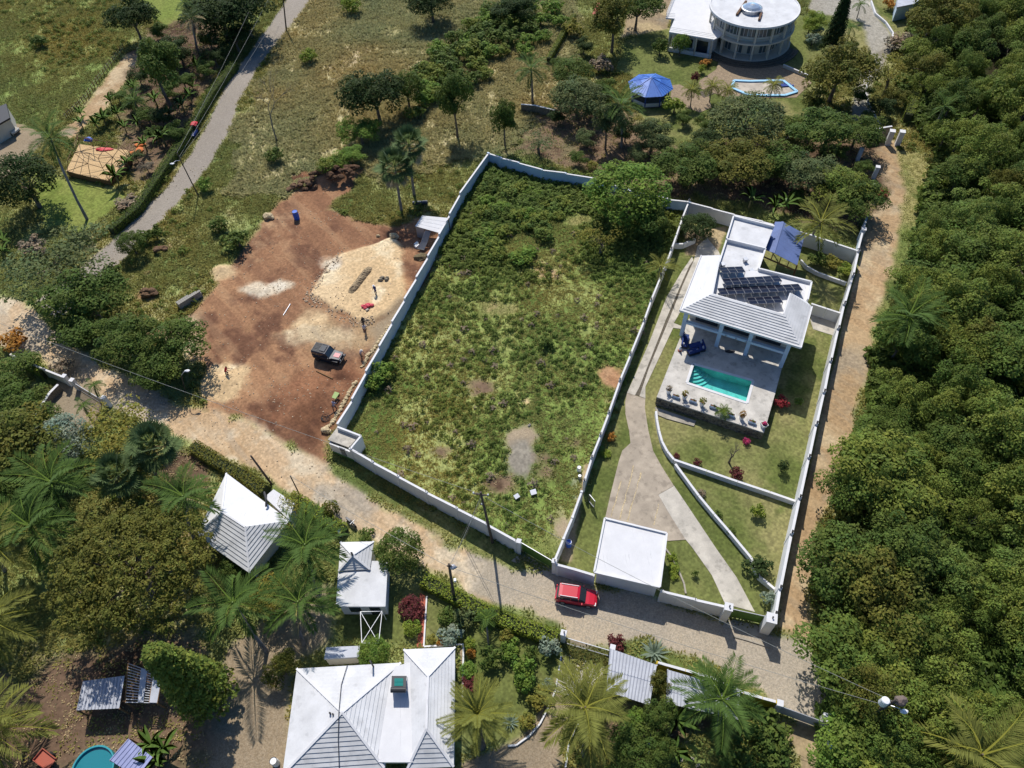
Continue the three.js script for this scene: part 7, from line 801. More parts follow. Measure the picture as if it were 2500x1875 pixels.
function bike(name, label, x, z, ang, m, extra) { const t = thing(name, label, 'motorcycle', [x, Math.max(0, hgt(x, z)), z], undefined, ang); for (const s of [-0.62, 0.62]) { const w = part(t, 'wheel', new THREE.TorusGeometry(0.26, 0.06, 8, 18).translate(s, 0.32, 0), MAT.rubber); part(w, 'rim', new MB().tube([V(s, 0.32, -0.02), V(s, 0.32, 0.02)], 0.21, 10), MAT.steel); } part(t, 'frame', new MB().bar(V(-0.62, 0.32, 0), V(0.1, 0.5, 0), 0.08).bar(V(0.1, 0.5, 0), V(0.45, 0.85, 0), 0.09).bar(V(0.62, 0.32, 0), V(0.42, 0.95, 0), 0.07).box(0, 0.3, 0, 0.45, 0.3, 0.26), MAT.dark); part(t, 'tank', new MB().rock(0.2, 0.78, 0, 0.28, 0.15, 0.15, rng(4)), m); part(t, 'seat', new MB().box(-0.32, 0.7, 0, 0.75, 0.1, 0.24), mat([0.05, 0.05, 0.06], 0.35)); part(t, 'handlebar', new MB().bar(V(0.38, 1, -0.36), V(0.38, 1, 0.36), 0.04), MAT.steel); part(t, 'headlight', new MB().tube([V(0.48, 0.88, 0), V(0.58, 0.86, 0)], 0.09, 10), MAT.whitePlastic); part(t, 'mudguard', new MB().box(-0.72, 0.6, 0, 0.3, 0.05, 0.16).box(0.66, 0.62, 0, 0.3, 0.04, 0.14), m); part(t, 'stand', new MB().bar(V(-0.1, 0.3, 0.1), V(-0.15, 0.01, 0.25), 0.03), MAT.steel); extra?.(t); }
bike('motorcycle', 'black motorcycle parked on the grass verge by the clipped hedge', -19.50,19.26, A2([[-19.93,18.50], [-19.03,19.32]]), MAT.dark);
{ const t = thing('cargo_tricycle', 'small red covered cargo tricycle at the roadside hedge', 'tricycle', [-55.59,-62.06, 0].slice(0, 1).concat([0, [-55.59,-62.06][1]]), undefined, A2([[-55.83,-60.23], [-55.36,-63.54]])); part(t, 'bed', new MB().box(-0.7, 0.55, 0, 1.7, 0.1, 1.2).box(-0.7, 0.65, 0.57, 1.7, 0.35, 0.05).box(-0.7, 0.65, -0.57, 1.7, 0.35, 0.05), MAT.blue); for (let k = 0; k < 4; k++) part(t, 'bed_rail', new MB().box(-1.4 + k * 0.4, 0.66, 0, 0.08, 0.05, 1.1), MAT.whitePlastic); part(t, 'canopy', loft(new MB(), [secn(0.2, 0.5, 1.5, 1.58, 1.75, 0.6), secn(0.8, 0.62, 1.52, 1.62, 1.9, 0.6), secn(1.4, 0.5, 1.5, 1.58, 1.72, 0.6)]), MAT.red); part(t, 'cab', new MB().box(0.75, 0.4, 0, 0.9, 0.6, 0.8), MAT.dark); for (const s of [-1, 1]) { part(t, 'canopy_post', new MB().bar(V(0.3, 0.9, s * 0.42), V(0.35, 1.52, s * 0.42), 0.04), MAT.steel); part(t, 'wheel', new MB().tube([V(-0.9, 0.3, s * 0.62), V(-0.9, 0.3, s * 0.74)], 0.3, 14), MAT.rubber); } part(t, 'wheel', new MB().tube([V(1.25, 0.3, -0.06), V(1.25, 0.3, 0.06)], 0.3, 14), MAT.rubber); }
// ---------- people ----------
function person(label, x, z, ang, col, pose = {}) {
  const { step = 0.12, armL = [0.05, -0.35], armR = [0.05, -0.35], bend = 0, crouch = 0 } = pose, hipY = 0.92 - crouch, top = V(bend * 0.5, hipY + 0.52 - bend * 0.12, 0), hd = V(bend * 0.66 + 0.03, hipY + 0.73 - bend * 0.2, 0), hip = V(0, hipY, 0);
  const B = [], add = (a, b, r0, r1, c) => B.push([a, b, r0, r1, c]), sk = col.skin, sh = col.shirt, pn = col.pants;
  add(hip, top, 0.135, 0.165, sh); add(top, hd, 0.06, 0.06, sk); add(hd, hd.clone().add(V(0.01, 0.09, 0)), 0.095, 0.09, sk); add(hd.clone().add(V(-0.02, 0.09, 0)), hd.clone().add(V(-0.015, 0.12, 0)), 0.1, 0.085, col.hair); add(hd.clone().add(V(0.1, 0.02, 0)), hd.clone().add(V(0.11, 0.04, 0)), 0.018, 0.014, sk);
  for (const s of [-1, 1]) {
    const h0 = hip.clone().add(V(0, -0.04, s * 0.09)), kn = V(step * s * 0.6 + crouch * 0.7, 0.5 - crouch * 0.25, s * 0.11), ft = V(step * s - 0.02, 0.09, s * 0.11); add(h0, kn, 0.095, 0.068, pn); add(kn, ft, 0.066, 0.048, pn); add(ft, ft.clone().add(V(0.15, -0.05, s * 0.02)), 0.05, 0.042, col.shoes);
    const sd = top.clone().add(V(0, 0, s * 0.19)), [fx, fy] = s > 0 ? armR : armL, el = sd.clone().add(V(fx * 0.6, -0.27, s * 0.05)), wr = el.clone().add(V(fx + 0.03, fy * 0.72, 0)); add(top.clone().add(V(0, 0.02, s * 0.08)), sd, 0.075, 0.065, sh); add(sd, el, 0.06, 0.045, sh); add(el, wr, 0.043, 0.033, sk); const dir = wr.clone().sub(el).normalize(); add(wr, wr.clone().addScaledVector(dir, 0.08), 0.036, 0.032, sk);
    for (let f = 0; f < 4; f++) { const o = wr.clone().addScaledVector(dir, 0.08).add(V((f - 1.5) * 0.021, 0, 0)); add(o, o.clone().addScaledVector(dir, 0.06 + 0.012 * (f === 1 || f === 2)).add(V(0.012, 0, -s * 0.02)), 0.0105, 0.009, sk); } const th = wr.clone().addScaledVector(dir, 0.03); add(th, th.clone().add(V(0.05, -0.02, 0)), 0.013, 0.01, sk);
  }
  const N = 72, mc = new MarchingCubes(N, MAT.dark, false, false, 60000), S = 1.0, cy = 0.93; mc.isolation = 0; const half = N / 2, P = V(0, 0, 0), ab = V(0, 0, 0), pa = V(0, 0, 0), dist = (b) => { ab.subVectors(b[1], b[0]); pa.subVectors(P, b[0]); const t = clamp(pa.dot(ab) / Math.max(1e-8, ab.lengthSq())); return pa.addScaledVector(ab, -t).length() - lerp(b[2], b[3], t); };
  for (let k = 0; k < N; k++) for (let j = 0; j < N; j++) for (let i = 0; i < N; i++) { P.set((i - half) / half * S, (j - half) / half * S + cy, (k - half) / half * S); let d = 1e3; for (const b of B) { const e = dist(b); const kk = 0.028, h = clamp(0.5 + 0.5 * (d - e) / kk); d = lerp(d, e, h) - kk * h * (1 - h); } mc.field[i + j * N + k * N * N] = -d; }
  mc.update(); const cnt = mc.count, g = new THREE.BufferGeometry(), pos = mc.positionArray.slice(0, cnt * 3), nor = mc.normalArray.slice(0, cnt * 3), cc = new Float32Array(cnt * 3);
  for (let i = 0; i < cnt; i++) { pos[i * 3] *= S; pos[i * 3 + 1] = pos[i * 3 + 1] * S + cy; pos[i * 3 + 2] *= S; P.set(pos[i * 3], pos[i * 3 + 1], pos[i * 3 + 2]); let best = 1e9, c = sh; for (const b of B) { const e = dist(b); if (e < best) { best = e; c = b[4]; } } cc.set(c, i * 3); }
  g.setAttribute('position', new THREE.BufferAttribute(pos, 3)); g.setAttribute('color', new THREE.BufferAttribute(cc, 3)); g.computeVertexNormals();
  const t = thing('person', label, 'person', [x, Math.max(0, hgt(x, z)) - 0.02, z], 'people on the building plot', ang); part(t, 'body', g, bodyMat); if (col.hat) part(t, 'hat', new MB().lathe(hd.x - 0.01, hd.y + 0.08, 0, [[0.19, 0], [0.12, 0.035], [0.1, 0.12], [0, 0.135]], 16), mat(col.hat, 0.9)); return t;
}
const bodyMat = mat([1, 1, 1], 0.85, { vertexColors: true }), skin = [0.16, 0.08, 0.045], hair = [0.015, 0.012, 0.01], shoes = [0.03, 0.025, 0.02];
person('walking person in a dark shirt and dark trousers above the off road car', -20.53,-11.95, -0.9, { skin, hair, shoes, shirt: [0.02, 0.022, 0.028], pants: [0.03, 0.035, 0.05] }, { step: 0.2 });
person('walking person in a pale grey shirt and brown trousers', -20.24,-10.57, -1.2, { skin, hair, shoes, shirt: [0.42, 0.42, 0.48], pants: [0.12, 0.045, 0.035] }, { step: 0.18, armR: [0.16, -0.3] });
person('bending worker in a pale hat and pink shirt beside the stone edging', -20.44,-6.09, -0.6, { skin, hair, shoes, shirt: [0.5, 0.4, 0.42], pants: [0.18, 0.15, 0.12], hat: [0.6, 0.57, 0.52] }, { bend: 0.45, armL: [0.2, -0.4], armR: [0.22, -0.4] });
person('worker in a lilac grey shirt pushing the green wheelbarrow', -23.19,2.58, 1.15, { skin, hair, shoes, shirt: [0.3, 0.3, 0.42], pants: [0.03, 0.035, 0.05] }, { bend: 0.25, step: 0.22, armL: [0.24, -0.1], armR: [0.24, -0.1] });
person('crouching person in a red shirt on the sandy heap', -38.54,-4.17, 0.4, { skin, hair, shoes, shirt: [0.62, 0.03, 0.04], pants: [0.05, 0.055, 0.07] }, { bend: 0.5, crouch: 0.25, armL: [0.2, -0.3], armR: [0.2, -0.3] });
person('person in a white cap and dark blue clothes on the sandy pad', -19.17,-17.72, 2.1, { skin, hair, shoes, shirt: [0.05, 0.06, 0.16], pants: [0.03, 0.035, 0.07], hat: [0.7, 0.7, 0.72] }, { bend: 0.4, crouch: 0.12 });
{ const p = [-23.20,0.77], t = thing('wheelbarrow', 'green wheelbarrow pushed along the stone edging', 'wheelbarrow', [p[0], hgt(...p), p[1]], undefined, 1.15), gm = mat([0.24, 0.36, 0.08], 0.5); const tray = new MB(); loft(tray, [[V(-0.45, 0.62, -0.3), V(-0.45, 0.62, 0.3), V(-0.35, 0.42, 0.24), V(-0.35, 0.42, -0.24)], [V(0.5, 0.72, -0.36), V(0.5, 0.72, 0.36), V(0.25, 0.38, 0.2), V(0.25, 0.38, -0.2)]].map((a) => a)); part(t, 'tray', tray, gm); part(t, 'wheel', new MB().tube([V(0.62, 0.2, -0.05), V(0.62, 0.2, 0.05)], 0.2, 14), MAT.rubber); for (const s of [-1, 1]) { part(t, 'handle', new MB().bar(V(0.6, 0.25, s * 0.08), V(-0.95, 0.72, s * 0.28), 0.045), MAT.oldWood); part(t, 'leg', new MB().bar(V(-0.25, 0.42, s * 0.22), V(-0.3, 0, s * 0.25), 0.035), MAT.steel); } }
// ---------- things on the building plot ----------
{ const g = new MB().box(0, 0, 0, 0.39, 0.19, 0.14).box(-0.12, 0.19, 0, 0.02, 0.002, 0.02).geo(), bm = [mat([0.42, 0.41, 0.38], 0.95, { map: TX.concrete }), mat([0.34, 0.33, 0.31], 0.95, { map: TX.concrete })], ang = A2([[-48.95,-18.30], [-45.91,-21.26]]), p = [-46.72,-18.61], t = thing('block_stack', 'long grey stack of hollow concrete blocks at the edge of the grass', 'block stack', [p[0], hgt(...p), p[1]], undefined, ang); for (let y = 0; y < 6; y++) for (let i = 0; i < 24; i++) for (let k = 0; k < 2; k++) { if (y === 5 && i > 12 && k === 0) continue; if (y === 4 && i > 20) continue; const o = part(t, 'block', g, bm[(i + y) % 2]); o.rotation.y = PI / 2; o.position.set((i - 11.5) * 0.155, y * 0.197, (k - 0.5) * 0.41 + (i % 2 ? 0.015 : 0)); } }
{ const pts = [[-20.72,-1.90], [-21.20,-1.18], [-21.62,0.21], [-21.97,1.16], [-22.39,2.33], [-22.81,3.43], [-23.20,4.28], [-23.56,4.95], [-23.85,5.39]], q = [[-17.09,-11.60], [-17.72,-9.55], [-18.29,-8.69], [-18.97,-7.03], [-19.60,-6.35], [-19.88,-5.26], [-20.28,-4.20]]; const row = (label, pts, n) => { const t = thing('stone_edging', label, 'stones', [pts[0][0], 0, pts[0][1]]); for (let k = 0; k < n; k++) { const f = k / n * (pts.length - 1), i = Math.floor(f), a = f - i, x = lerp(pts[i][0], pts[i + 1][0], a) + R(-0.12, 0.12), z = lerp(pts[i][1], pts[i + 1][1], a) + R(-0.1, 0.1), s = R(0.16, 0.3); wpart(t, 'stone', new MB().rock(x, s * 0.4, z, s, s * 0.65, s * 0.85), MAT.paleStone); } }; row('row of pale stones along the foot of the white wall, lower stretch', pts, 52); row('row of pale stones along the foot of the white wall, upper stretch', q, 44);
  for (const [l, x, z, s] of [['orange brown boulder at the end of the stone edging', -24.04,5.95, 0.62], ['grey boulder heap at the foot of the shed', -17.33,-30.33, 0.7], ['pale boulder on the top corner of the plot', -38.21,-36.96, 0.8], ['stone lying on the gravel below the plot corner', -19.90,-30.96, 0.3]]) { const t = thing('boulder', l, 'boulder', [x, hgt(x, z), z]); part(t, 'rock', new MB().rock(0, s * 0.4, 0, s, s * 0.7, s * 0.85), MAT.paleStone); part(t, 'rock', new MB().rock(s * 0.8, s * 0.25, s * 0.3, s * 0.5, s * 0.4, s * 0.5), MAT.paleStone); } }
{ const drum = (label, x, z, m, s = 1, lid = MAT.dark) => { const t = thing('drum', label, 'drum', [x, hgt(x, z), z]); part(t, 'shell', new MB().lathe(0, 0, 0, [[0.29 * s, 0], [0.3 * s, 0.3 * s], [0.285 * s, 0.32 * s], [0.3 * s, 0.34 * s], [0.3 * s, 0.6 * s], [0.285 * s, 0.62 * s], [0.29 * s, 0.9 * s], [0, 0.9 * s]], 18), m); part(t, 'rim', new MB().lathe(0, 0.88 * s, 0, [[0.3 * s, 0], [0.3 * s, 0.04 * s], [0.26 * s, 0.04 * s]], 18), lid); };
  drum('blue plastic drum standing at the top of the building plot', -33.45,-36.41, MAT.brightBlue, 1.6); drum('blue and white drum in the path beside the garage lawn', 5.37,23.45, MAT.brightBlue, 1.1, MAT.whitePlastic); drum('white paint bucket by the thin wall, upper one', 7.52,13.74, MAT.whitePlastic, 0.9); drum('pale bucket by the thin wall, lower one', 7.48,14.81, MAT.steel, 0.7); drum('round white drum beside the bungalow', -24.49,44.18, MAT.whitePlastic, 1.2); drum('blue tub beside the cottage hedge', -20.63,20.57, MAT.blue, 1.1);
  const red = [-20.28,-15.32], t = thing('red_sacks', 'pile of red sacks on the sandy pad', 'sacks', [red[0], hgt(...red), red[1]]); for (const [x, y, z, s] of [[-0.5, 0.15, 0, 0.4], [0.1, 0.2, -0.2, 0.45], [0.6, 0.18, -0.1, 0.36], [0.1, 0.3, 0.15, 0.35], [-0.2, 0.12, 0.4, 0.35]]) part(t, 'sack', new MB().rock(x, y, z, s, s * 0.5, s * 0.7), mat([0.62, 0.07, 0.1], 0.7)); part(t, 'block', new MB().box(0.05, 0, 0.75, 0.4, 0.2, 0.3, 0.6), MAT.concrete);
  const gp = [-18.22,-20.74], b = thing('rubble_pile', 'small pile of grey bags and rubble on the sandy pad', 'rubble', [gp[0], hgt(...gp), gp[1]]); for (let k = 0; k < 7; k++) part(b, 'stone', new MB().rock(R(-0.5, 0.5), 0.16, R(-0.4, 0.4), R(0.2, 0.4), 0.2, R(0.2, 0.3)), MAT.stone);
  const dm = [-24.34,3.91], d = thing('wire_coil', 'dark tangled coil of wire on the red soil', 'coil', [dm[0], hgt(...dm), dm[1]]); for (let k = 0; k < 5; k++) part(d, 'loop', new THREE.TorusGeometry(0.35 + k * 0.05, 0.025, 5, 18).rotateX(PI / 2 + (k - 2) * 0.2).translate((k - 2) * 0.08, 0.12 + k * 0.03, (k % 2) * 0.1), MAT.dark); part(d, 'tail', new MB().tube([V(0.3, 0.06, -0.2), V(0.9, 0.05, -0.7), V(1.5, 0.06, -1.2)], 0.04, 5), MAT.dark);
  const pipe = (label, a, b, w, m, y = 0.06) => { const t = thing('pole_on_ground', label, 'pole', [a[0], hgt(...a), a[1]]); wpart(t, 'pole', new MB().tube([V(a[0], hgt(...a) + y, a[1]), V(b[0], hgt(...b) + y, b[1])], w, 6), m); }; pipe('pale pipe lying on the red soil', [-32.48,-14.80], [-31.76,-16.99], 0.07, MAT.steel); pipe('rough log lying below the off road car', [-26.39,-4.04], [-24.03,-2.54], 0.1, MAT.oldWood); pipe('long plank lying by the dark mesh near the fan palms', [-13.81,-36.53], [-10.91,-36.37], 0.07, MAT.oldWood);
  const mr = [-13.39,-38.13], m = thing('mesh_rolls', 'dark rolls of wire mesh in the grass above the tool shed', 'rolls', [mr[0], hgt(...mr), mr[1]]); for (let k = 0; k < 3; k++) part(m, 'roll', new MB().tube([V(-1.2, 0.22 + (k === 2) * 0.3, (k - 1) * 0.42 * (k < 2 ? 1 : 0.2)), V(1.2, 0.22 + (k === 2) * 0.3, (k - 1) * 0.42 * (k < 2 ? 1 : 0.2))], 0.22, 10), mat([0.06, 0.075, 0.1], 0.6));
  const sg = [-12.98,-25.48], s = thing('gravel_heap', 'small grey green heap of sand beside the tarpaulin', 'heap', [sg[0], 0, sg[1]]); part(s, 'heap', new MB().rock(0, 0.1, 0, 1.1, 0.5, 0.8), mat([0.24, 0.2, 0.12], 1, { map: TX.stone })); const bs = thing('cement_bags', 'white bags stacked at the edge of the tool shed', 'bags', [-13.66,-28.25, 0].slice(0, 1).concat([0, [-13.66,-28.25][1]])); for (let k = 0; k < 4; k++) part(bs, 'bag', new MB().box((k % 2) * 0.1, Math.floor(k / 2) * 0.18, (k % 2) * 0.5 - 0.2, 0.7, 0.17, 0.42, 0.9), MAT.whitePlastic);
  for (const [l, x, z, w, a] of [['white scrap board lying in the lot weeds', -0.17,16.99, 0.6, 0.5], ['pale scrap sheet in the weeds near the lot gate', 1.82,16.55, 0.7, 0.2]]) { const q = thing('scrap_sheet', l, 'board', [x, hgt(x, z) + 0.3, z], undefined, a); part(q, 'board', new MB().slab([V(-w / 2, 0.02, -w / 2), V(w / 2, 0.1, -w / 2), V(w / 2, 0.14, w / 2), V(-w / 2, 0.05, w / 2)], 0.03), MAT.zinc); }
  for (const [l, x, z] of [['loose concrete block in the lower right yard, upper left one', 13.91,45.43], ['loose concrete block in the lower right yard, next to the first', 14.02,45.75], ['loose concrete block in the lower right yard, middle one', 14.96,45.76], ['loose concrete block in the lower right yard, lowest one', 15.40,46.37], ['loose concrete block at the foot of the sandy patch in the lot', 1.89,6.82]]) { const q = thing('concrete_block', l, 'block', [x, hgt(x, z), z], undefined, R(0, 3)); part(q, 'shell', new MB().prism([[-0.2, -0.1], [0.2, -0.1], [0.2, 0.1], [-0.2, 0.1]], 0, 0.2, [[[-0.16, -0.07], [-0.02, -0.07], [-0.02, 0.07], [-0.16, 0.07]], [[0.02, -0.07], [0.16, -0.07], [0.16, 0.07], [0.02, 0.07]]]), MAT.paleConcrete); }
}
{ // long mound of gravel on the pad, and the torn up earth at the head of the plot
  const a = [-20.48,-23.59], b = [-23.06,-18.26], t = thing('gravel_mound', 'long low ridge of grey brown gravel on the sandy pad', 'mound', [a[0], hgt(...a), a[1]]), dx = b[0] - a[0], dz = b[1] - a[1], l = Math.hypot(dx, dz), nx = -dz / l, nz = dx / l, secs = Array.from({ length: 26 }, (_, k) => { const f = k / 25, e = Math.min(1, 6 * Math.min(f, 1 - f) + 0.15); return Array.from({ length: 9 }, (_, q) => { const o = (q / 8 - 0.5) * 1.3, h = 0.6 * e * Math.pow(Math.cos((q / 8 - 0.5) * PI), 0.8) * R(0.85, 1.15); return V(a[0] + dx * f + nx * o * (0.6 + 0.4 * e) + R(-0.05, 0.05), hgt(a[0], a[1]) - 0.03 + h, a[1] + dz * f + nz * o * (0.6 + 0.4 * e)); }); }); wpart(t, 'ridge', loft(new MB(), secs), mat([0.56, 0.45, 0.31], 1, { map: TX.stone }));
  const heap = (label, x, z, w, d, n, m) => { const h = thing('earth_heap', label, 'earth heap', [x, hgt(x, z), z]); for (let k = 0; k < n; k++) { const u = R(-1, 1), v = R(-1, 1), s = R(0.25, 0.6); part(h, 'clod', new MB().rock(u * w, Math.max(0, 0.7 * (1 - u * u) * (1 - v * v)) + s * 0.2, v * d, s * 1.2, s * 0.7, s), m); } };
  const em = mat([0.17, 0.095, 0.055], 1, { map: TX.stone }), em2 = mat([0.26, 0.16, 0.1], 1, { map: TX.stone }); heap('dark red heap of torn up earth at the head of the plot, main one', -28.13,-46.08, 4, 1.5, 44, em); heap('lighter heap of earth and roots beside the main heap', -33.10,-44.75, 2.6, 1, 22, em2); heap('small heap of red clods in the grass above the blocks', -53.30,-20.59, 0.9, 0.7, 9, em2); heap('small heap of red clods near the round verge shrub', -54.15,-30.02, 0.9, 0.8, 9, em2);
}
// ---------- terrace furniture ----------
{ const D = 1.61, at = (x, z) => [x, D, z];
  const planter = (label, x, z, lm, r, h = 0.75, w = 0.5) => { const t = thing('planter', label, 'planter', at(x, z), 'planters along the terrace edge', 0.3); const box = new MB(); loft(box, [[V(-w * 0.36, 0, -w * 0.36), V(w * 0.36, 0, -w * 0.36), V(w * 0.36, 0, w * 0.36), V(-w * 0.36, 0, w * 0.36)], [V(-w / 2, h, -w / 2), V(w / 2, h, -w / 2), V(w / 2, h, w / 2), V(-w / 2, h, w / 2)]]); part(t, 'pot', box, MAT.white); part(t, 'soil', new MB().box(0, h, 0, w * 0.85, 0.02, w * 0.85), MAT.darkWood); if (lm) { const L = new Leaves(Math.floor(x * 31 + 900)); L.clump(0, h + r * 0.6, 0, r, 60, 0.26, 1.1, -0.4); part(t, 'plant', L.geo(), lm); } };
  const trough = (label, x, z, ang) => { const t = thing('trough_planter', label, 'planter', at(x, z), 'low planters along the terrace edge', ang); part(t, 'box', new MB().box(0, 0.06, 0, 0.95, 0.36, 0.34), MAT.blueWall); part(t, 'soil', new MB().box(0, 0.421, 0, 0.85, 0.02, 0.26), MAT.darkWood); for (const s of [-1, 1]) part(t, 'foot', new MB().box(s * 0.36, 0, 0, 0.1, 0.06, 0.3), MAT.dark); const L = new Leaves(Math.floor(x * 17 + 700)); L.clump(0.1, 0.5, 0, 0.16, 10, 0.18); part(t, 'plant', L.geo(), LM.mid); };
  const ang = A2([[18.24,4.58], [30.29,10.82]]);
  planter('leftmost tall white planter with a reddish plant', 19.80,4.11, LM.dry, 0.4); planter('tall white planter with yellow leaves, second from the left', 21.64,5.09, LM.yellow, 0.45); planter('tall white planter with yellow leaves, in the middle of the terrace edge', 23.59,6.30, LM.yellow, 0.45); planter('tall white planter with orange yellow leaves, right of the potted palm', 28.02,8.65, LM.orange, 0.45); planter('white square planter tray at the right terrace corner', 30.43,9.95, LM.pink, 0.22, 0.6, 0.75);
  trough('low trough planter, leftmost', 20.62,4.84, ang); trough('low trough planter between the first two yellow plants', 22.62,5.70, ang); trough('low trough planter left of the potted palm', 24.94,6.75, ang); trough('low trough planter right of the potted palm', 26.83,8.13, ang); trough('low trough planter near the right terrace corner', 29.16,9.35, ang);
  { const p = [25.89,7.81], t = thing('potted_palm', 'bushy potted palm in the middle of the terrace edge', 'potted palm', at(...p)); part(t, 'pot', new MB().lathe(0, 0, 0, [[0.24, 0], [0.34, 0.5], [0.3, 0.5], [0, 0.46]], 16), MAT.white); for (let k = 0; k < 18; k++) { const o = part(t, 'frond', FR.small[k % 3], LM.mid); o.position.set(0, 0.5, 0); o.rotation.y = k * 2.4; o.scale.setScalar(0.62); } }
  const fab = mat([0.012, 0.035, 0.16], 0.85), cu = mat([0.5, 0.5, 0.52], 0.9), wick = MAT.dark;
  const sofa = (label, x, z, a, n) => { const t = thing('lounge_sofa', label, 'sofa', at(x, z), 'blue lounge seats', a), w = 0.75 * n; part(t, 'base', new MB().box(0, 0.05, 0, w, 0.28, 0.85), wick); for (let k = 0; k < n; k++) { part(t, 'seat_cushion', new MB().box(-w / 2 + 0.375 + k * 0.75, 0.33, 0.08, 0.72, 0.16, 0.68), fab); part(t, 'back_cushion', new MB().box(-w / 2 + 0.375 + k * 0.75, 0.45, -0.32, 0.72, 0.42, 0.18), fab); } part(t, 'throw_pillow', new MB().rock(-w / 2 + 0.3, 0.6, -0.12, 0.22, 0.2, 0.12), cu); part(t, 'throw_pillow', new MB().rock(w / 2 - 0.3, 0.6, -0.12, 0.22, 0.2, 0.12), cu); };
  sofa('long blue sofa nearest the terrace edge under the villa roof', 23.43,-4.18, 1.25, 3); sofa('blue sofa at the front of the lounge group', 24.18,-2.25, 3.4, 2); sofa('blue sofa on the right of the lounge group', 25.37,-3.10, -1.5, 2);
  { const p = [24.37,-3.24], t = thing('coffee_table', 'low table under a blue cloth between the lounge sofas', 'table', at(...p)); part(t, 'top', new MB().box(0, 0.4, 0, 1.3, 0.06, 0.8, 0.2), fab); for (const [a, b] of [[-1, -1], [1, -1], [1, 1], [-1, 1]]) part(t, 'leg', new MB().box(a * 0.55, 0, b * 0.3, 0.06, 0.4, 0.06), wick); const c = thing('white_statue', 'small white figure ornament on the sunny terrace edge', 'ornament', at(22.50,-2.77)); part(c, 'base', new MB().lathe(0, 0, 0, [[0.26, 0], [0.24, 0.14], [0.1, 0.2]], 14), MAT.terracotta); part(c, 'figure', new MB().lathe(0, 0.2, 0, [[0.14, 0], [0.18, 0.25], [0.1, 0.45], [0.06, 0.5], [0.11, 0.6], [0.09, 0.72], [0, 0.76]], 14), MAT.white); const d = thing('dark_mat', 'dark folded mat lying on the shaded terrace', 'mat', at(29.04,-2.17)); part(d, 'cloth', new MB().rock(0, 0.05, 0, 0.7, 0.1, 0.3), MAT.dark); }
}
{ const pts = [[-77.77,-94.63], [-78.62,-88.07], [-79.44,-81.84], [-79.73,-75.87], [-80.97,-71.08], [-81.57,-68.75]], t = thing('farm_fence', 'rough post and wire fence along the farm path', 'fence', [pts[0][0], 0, pts[0][1]]); for (let k = 0; k < 26; k++) { const f = k / 26 * (pts.length - 1), i = Math.floor(f), x = lerp(pts[i][0], pts[i + 1][0], f - i), z = lerp(pts[i][1], pts[i + 1][1], f - i); wpart(t, 'post', new MB().bar(V(x, -0.2, z), V(x + R(-0.15, 0.15), 1.4, z + R(-0.1, 0.1)), 0.12), MAT.oldWood); } for (const y of [0.6, 1.1]) wpart(t, 'strand', new MB().tube(pts.map(([x, z]) => V(x, y, z)), 0.015, 4, false), MAT.steel); }
// ---------- poles and wires ----------
function pole(name, label, b, t, h, w, extra) { const g = thing(name, label, 'pole', [b[0], 0, b[1]]), tp = V(t[0] - b[0], h, t[1] - b[1]); part(g, 'shaft', new MB().tube([V(0, -0.3, 0), tp], [w, w * 0.7], 8), MAT.pole); extra?.(g, tp); return V(t[0], h, t[1]); }
const arm = (g, tp, dy, len, a, n = 3) => { const p = tp.clone(); p.y -= dy; const d = V(Math.cos(a) * len / 2, 0, Math.sin(a) * len / 2), c = part(g, 'crossarm', new MB().bar(p.clone().sub(d), p.clone().add(d), 0.12), MAT.pole); for (let k = 0; k < n; k++) { const q = p.clone().addScaledVector(d, n > 1 ? -1 + 2 * k / (n - 1) : 0); part(c, 'insulator', new MB().lathe(q.x, q.y + 0.06, q.z, [[0.05, 0], [0.09, 0.06], [0.05, 0.12], [0.08, 0.18], [0, 0.24]], 8), MAT.whitePlastic); } };
const lampArm = (g, p, to) => { const l = part(g, 'lamp_arm', new MB().tube([p, L3(p, to, 0.5).add(V(0, 0.2, 0)), to], 0.05, 6), MAT.steel); part(l, 'lamp_head', new MB().rock(to.x, to.y, to.z, 0.36, 0.12, 0.2, rng(3)), MAT.whitePlastic); };
const pA = pole('utility_pole', 'tall wooden utility pole in front of the lot wall by the dirt road', [-3.19,22.56], [-3.76,22.74], 12, 0.17, (g, tp) => { arm(g, tp, 0.5, 1.5, 0.2); arm(g, tp, 2.6, 0.5, 0.2, 1); });
const pE = pole('utility_pole', 'wooden utility pole rising from the lower hedge', [-7.53,28.89], [-7.19,28.93], 9, 0.18, (g, tp) => { arm(g, tp, 0.4, 0.5, 0, 1); part(g, 'wire_bundle', new MB().rock(tp.x + 0.35, tp.y - 0.7, tp.z, 0.4, 0.3, 0.25), MAT.steel); part(g, 'meter_box', new MB().box(tp.x + 0.22, tp.y - 4.2, tp.z, 0.25, 0.4, 0.3), MAT.whitePlastic); });
pole('timber_post', 'leaning dark timber post above the cottage', [-29.77,13.28], [-30.49,12.96], 6, 0.15); const pD = pole('timber_post', 'thin leaning timber post beside the cottage porch', [-25.79,15.63], [-26.03,15.06], 4.6, 0.09);
const pL = pole('street_light', 'tall street light pole between the asphalt road and the field', [-51.13,-43.79], [-51.41,-43.79], 8.4, 0.11, (g, tp) => { const s = [-52.31,-42.58]; lampArm(g, tp.clone().setY(7.0), V(s[0] - g.position.x, 7.3, s[1] - g.position.z)); });
pole('utility_pole', 'wooden pole at the top edge beside the asphalt road', [-44.18,-98.70], [-42.69,-99.46], 9, 0.16);
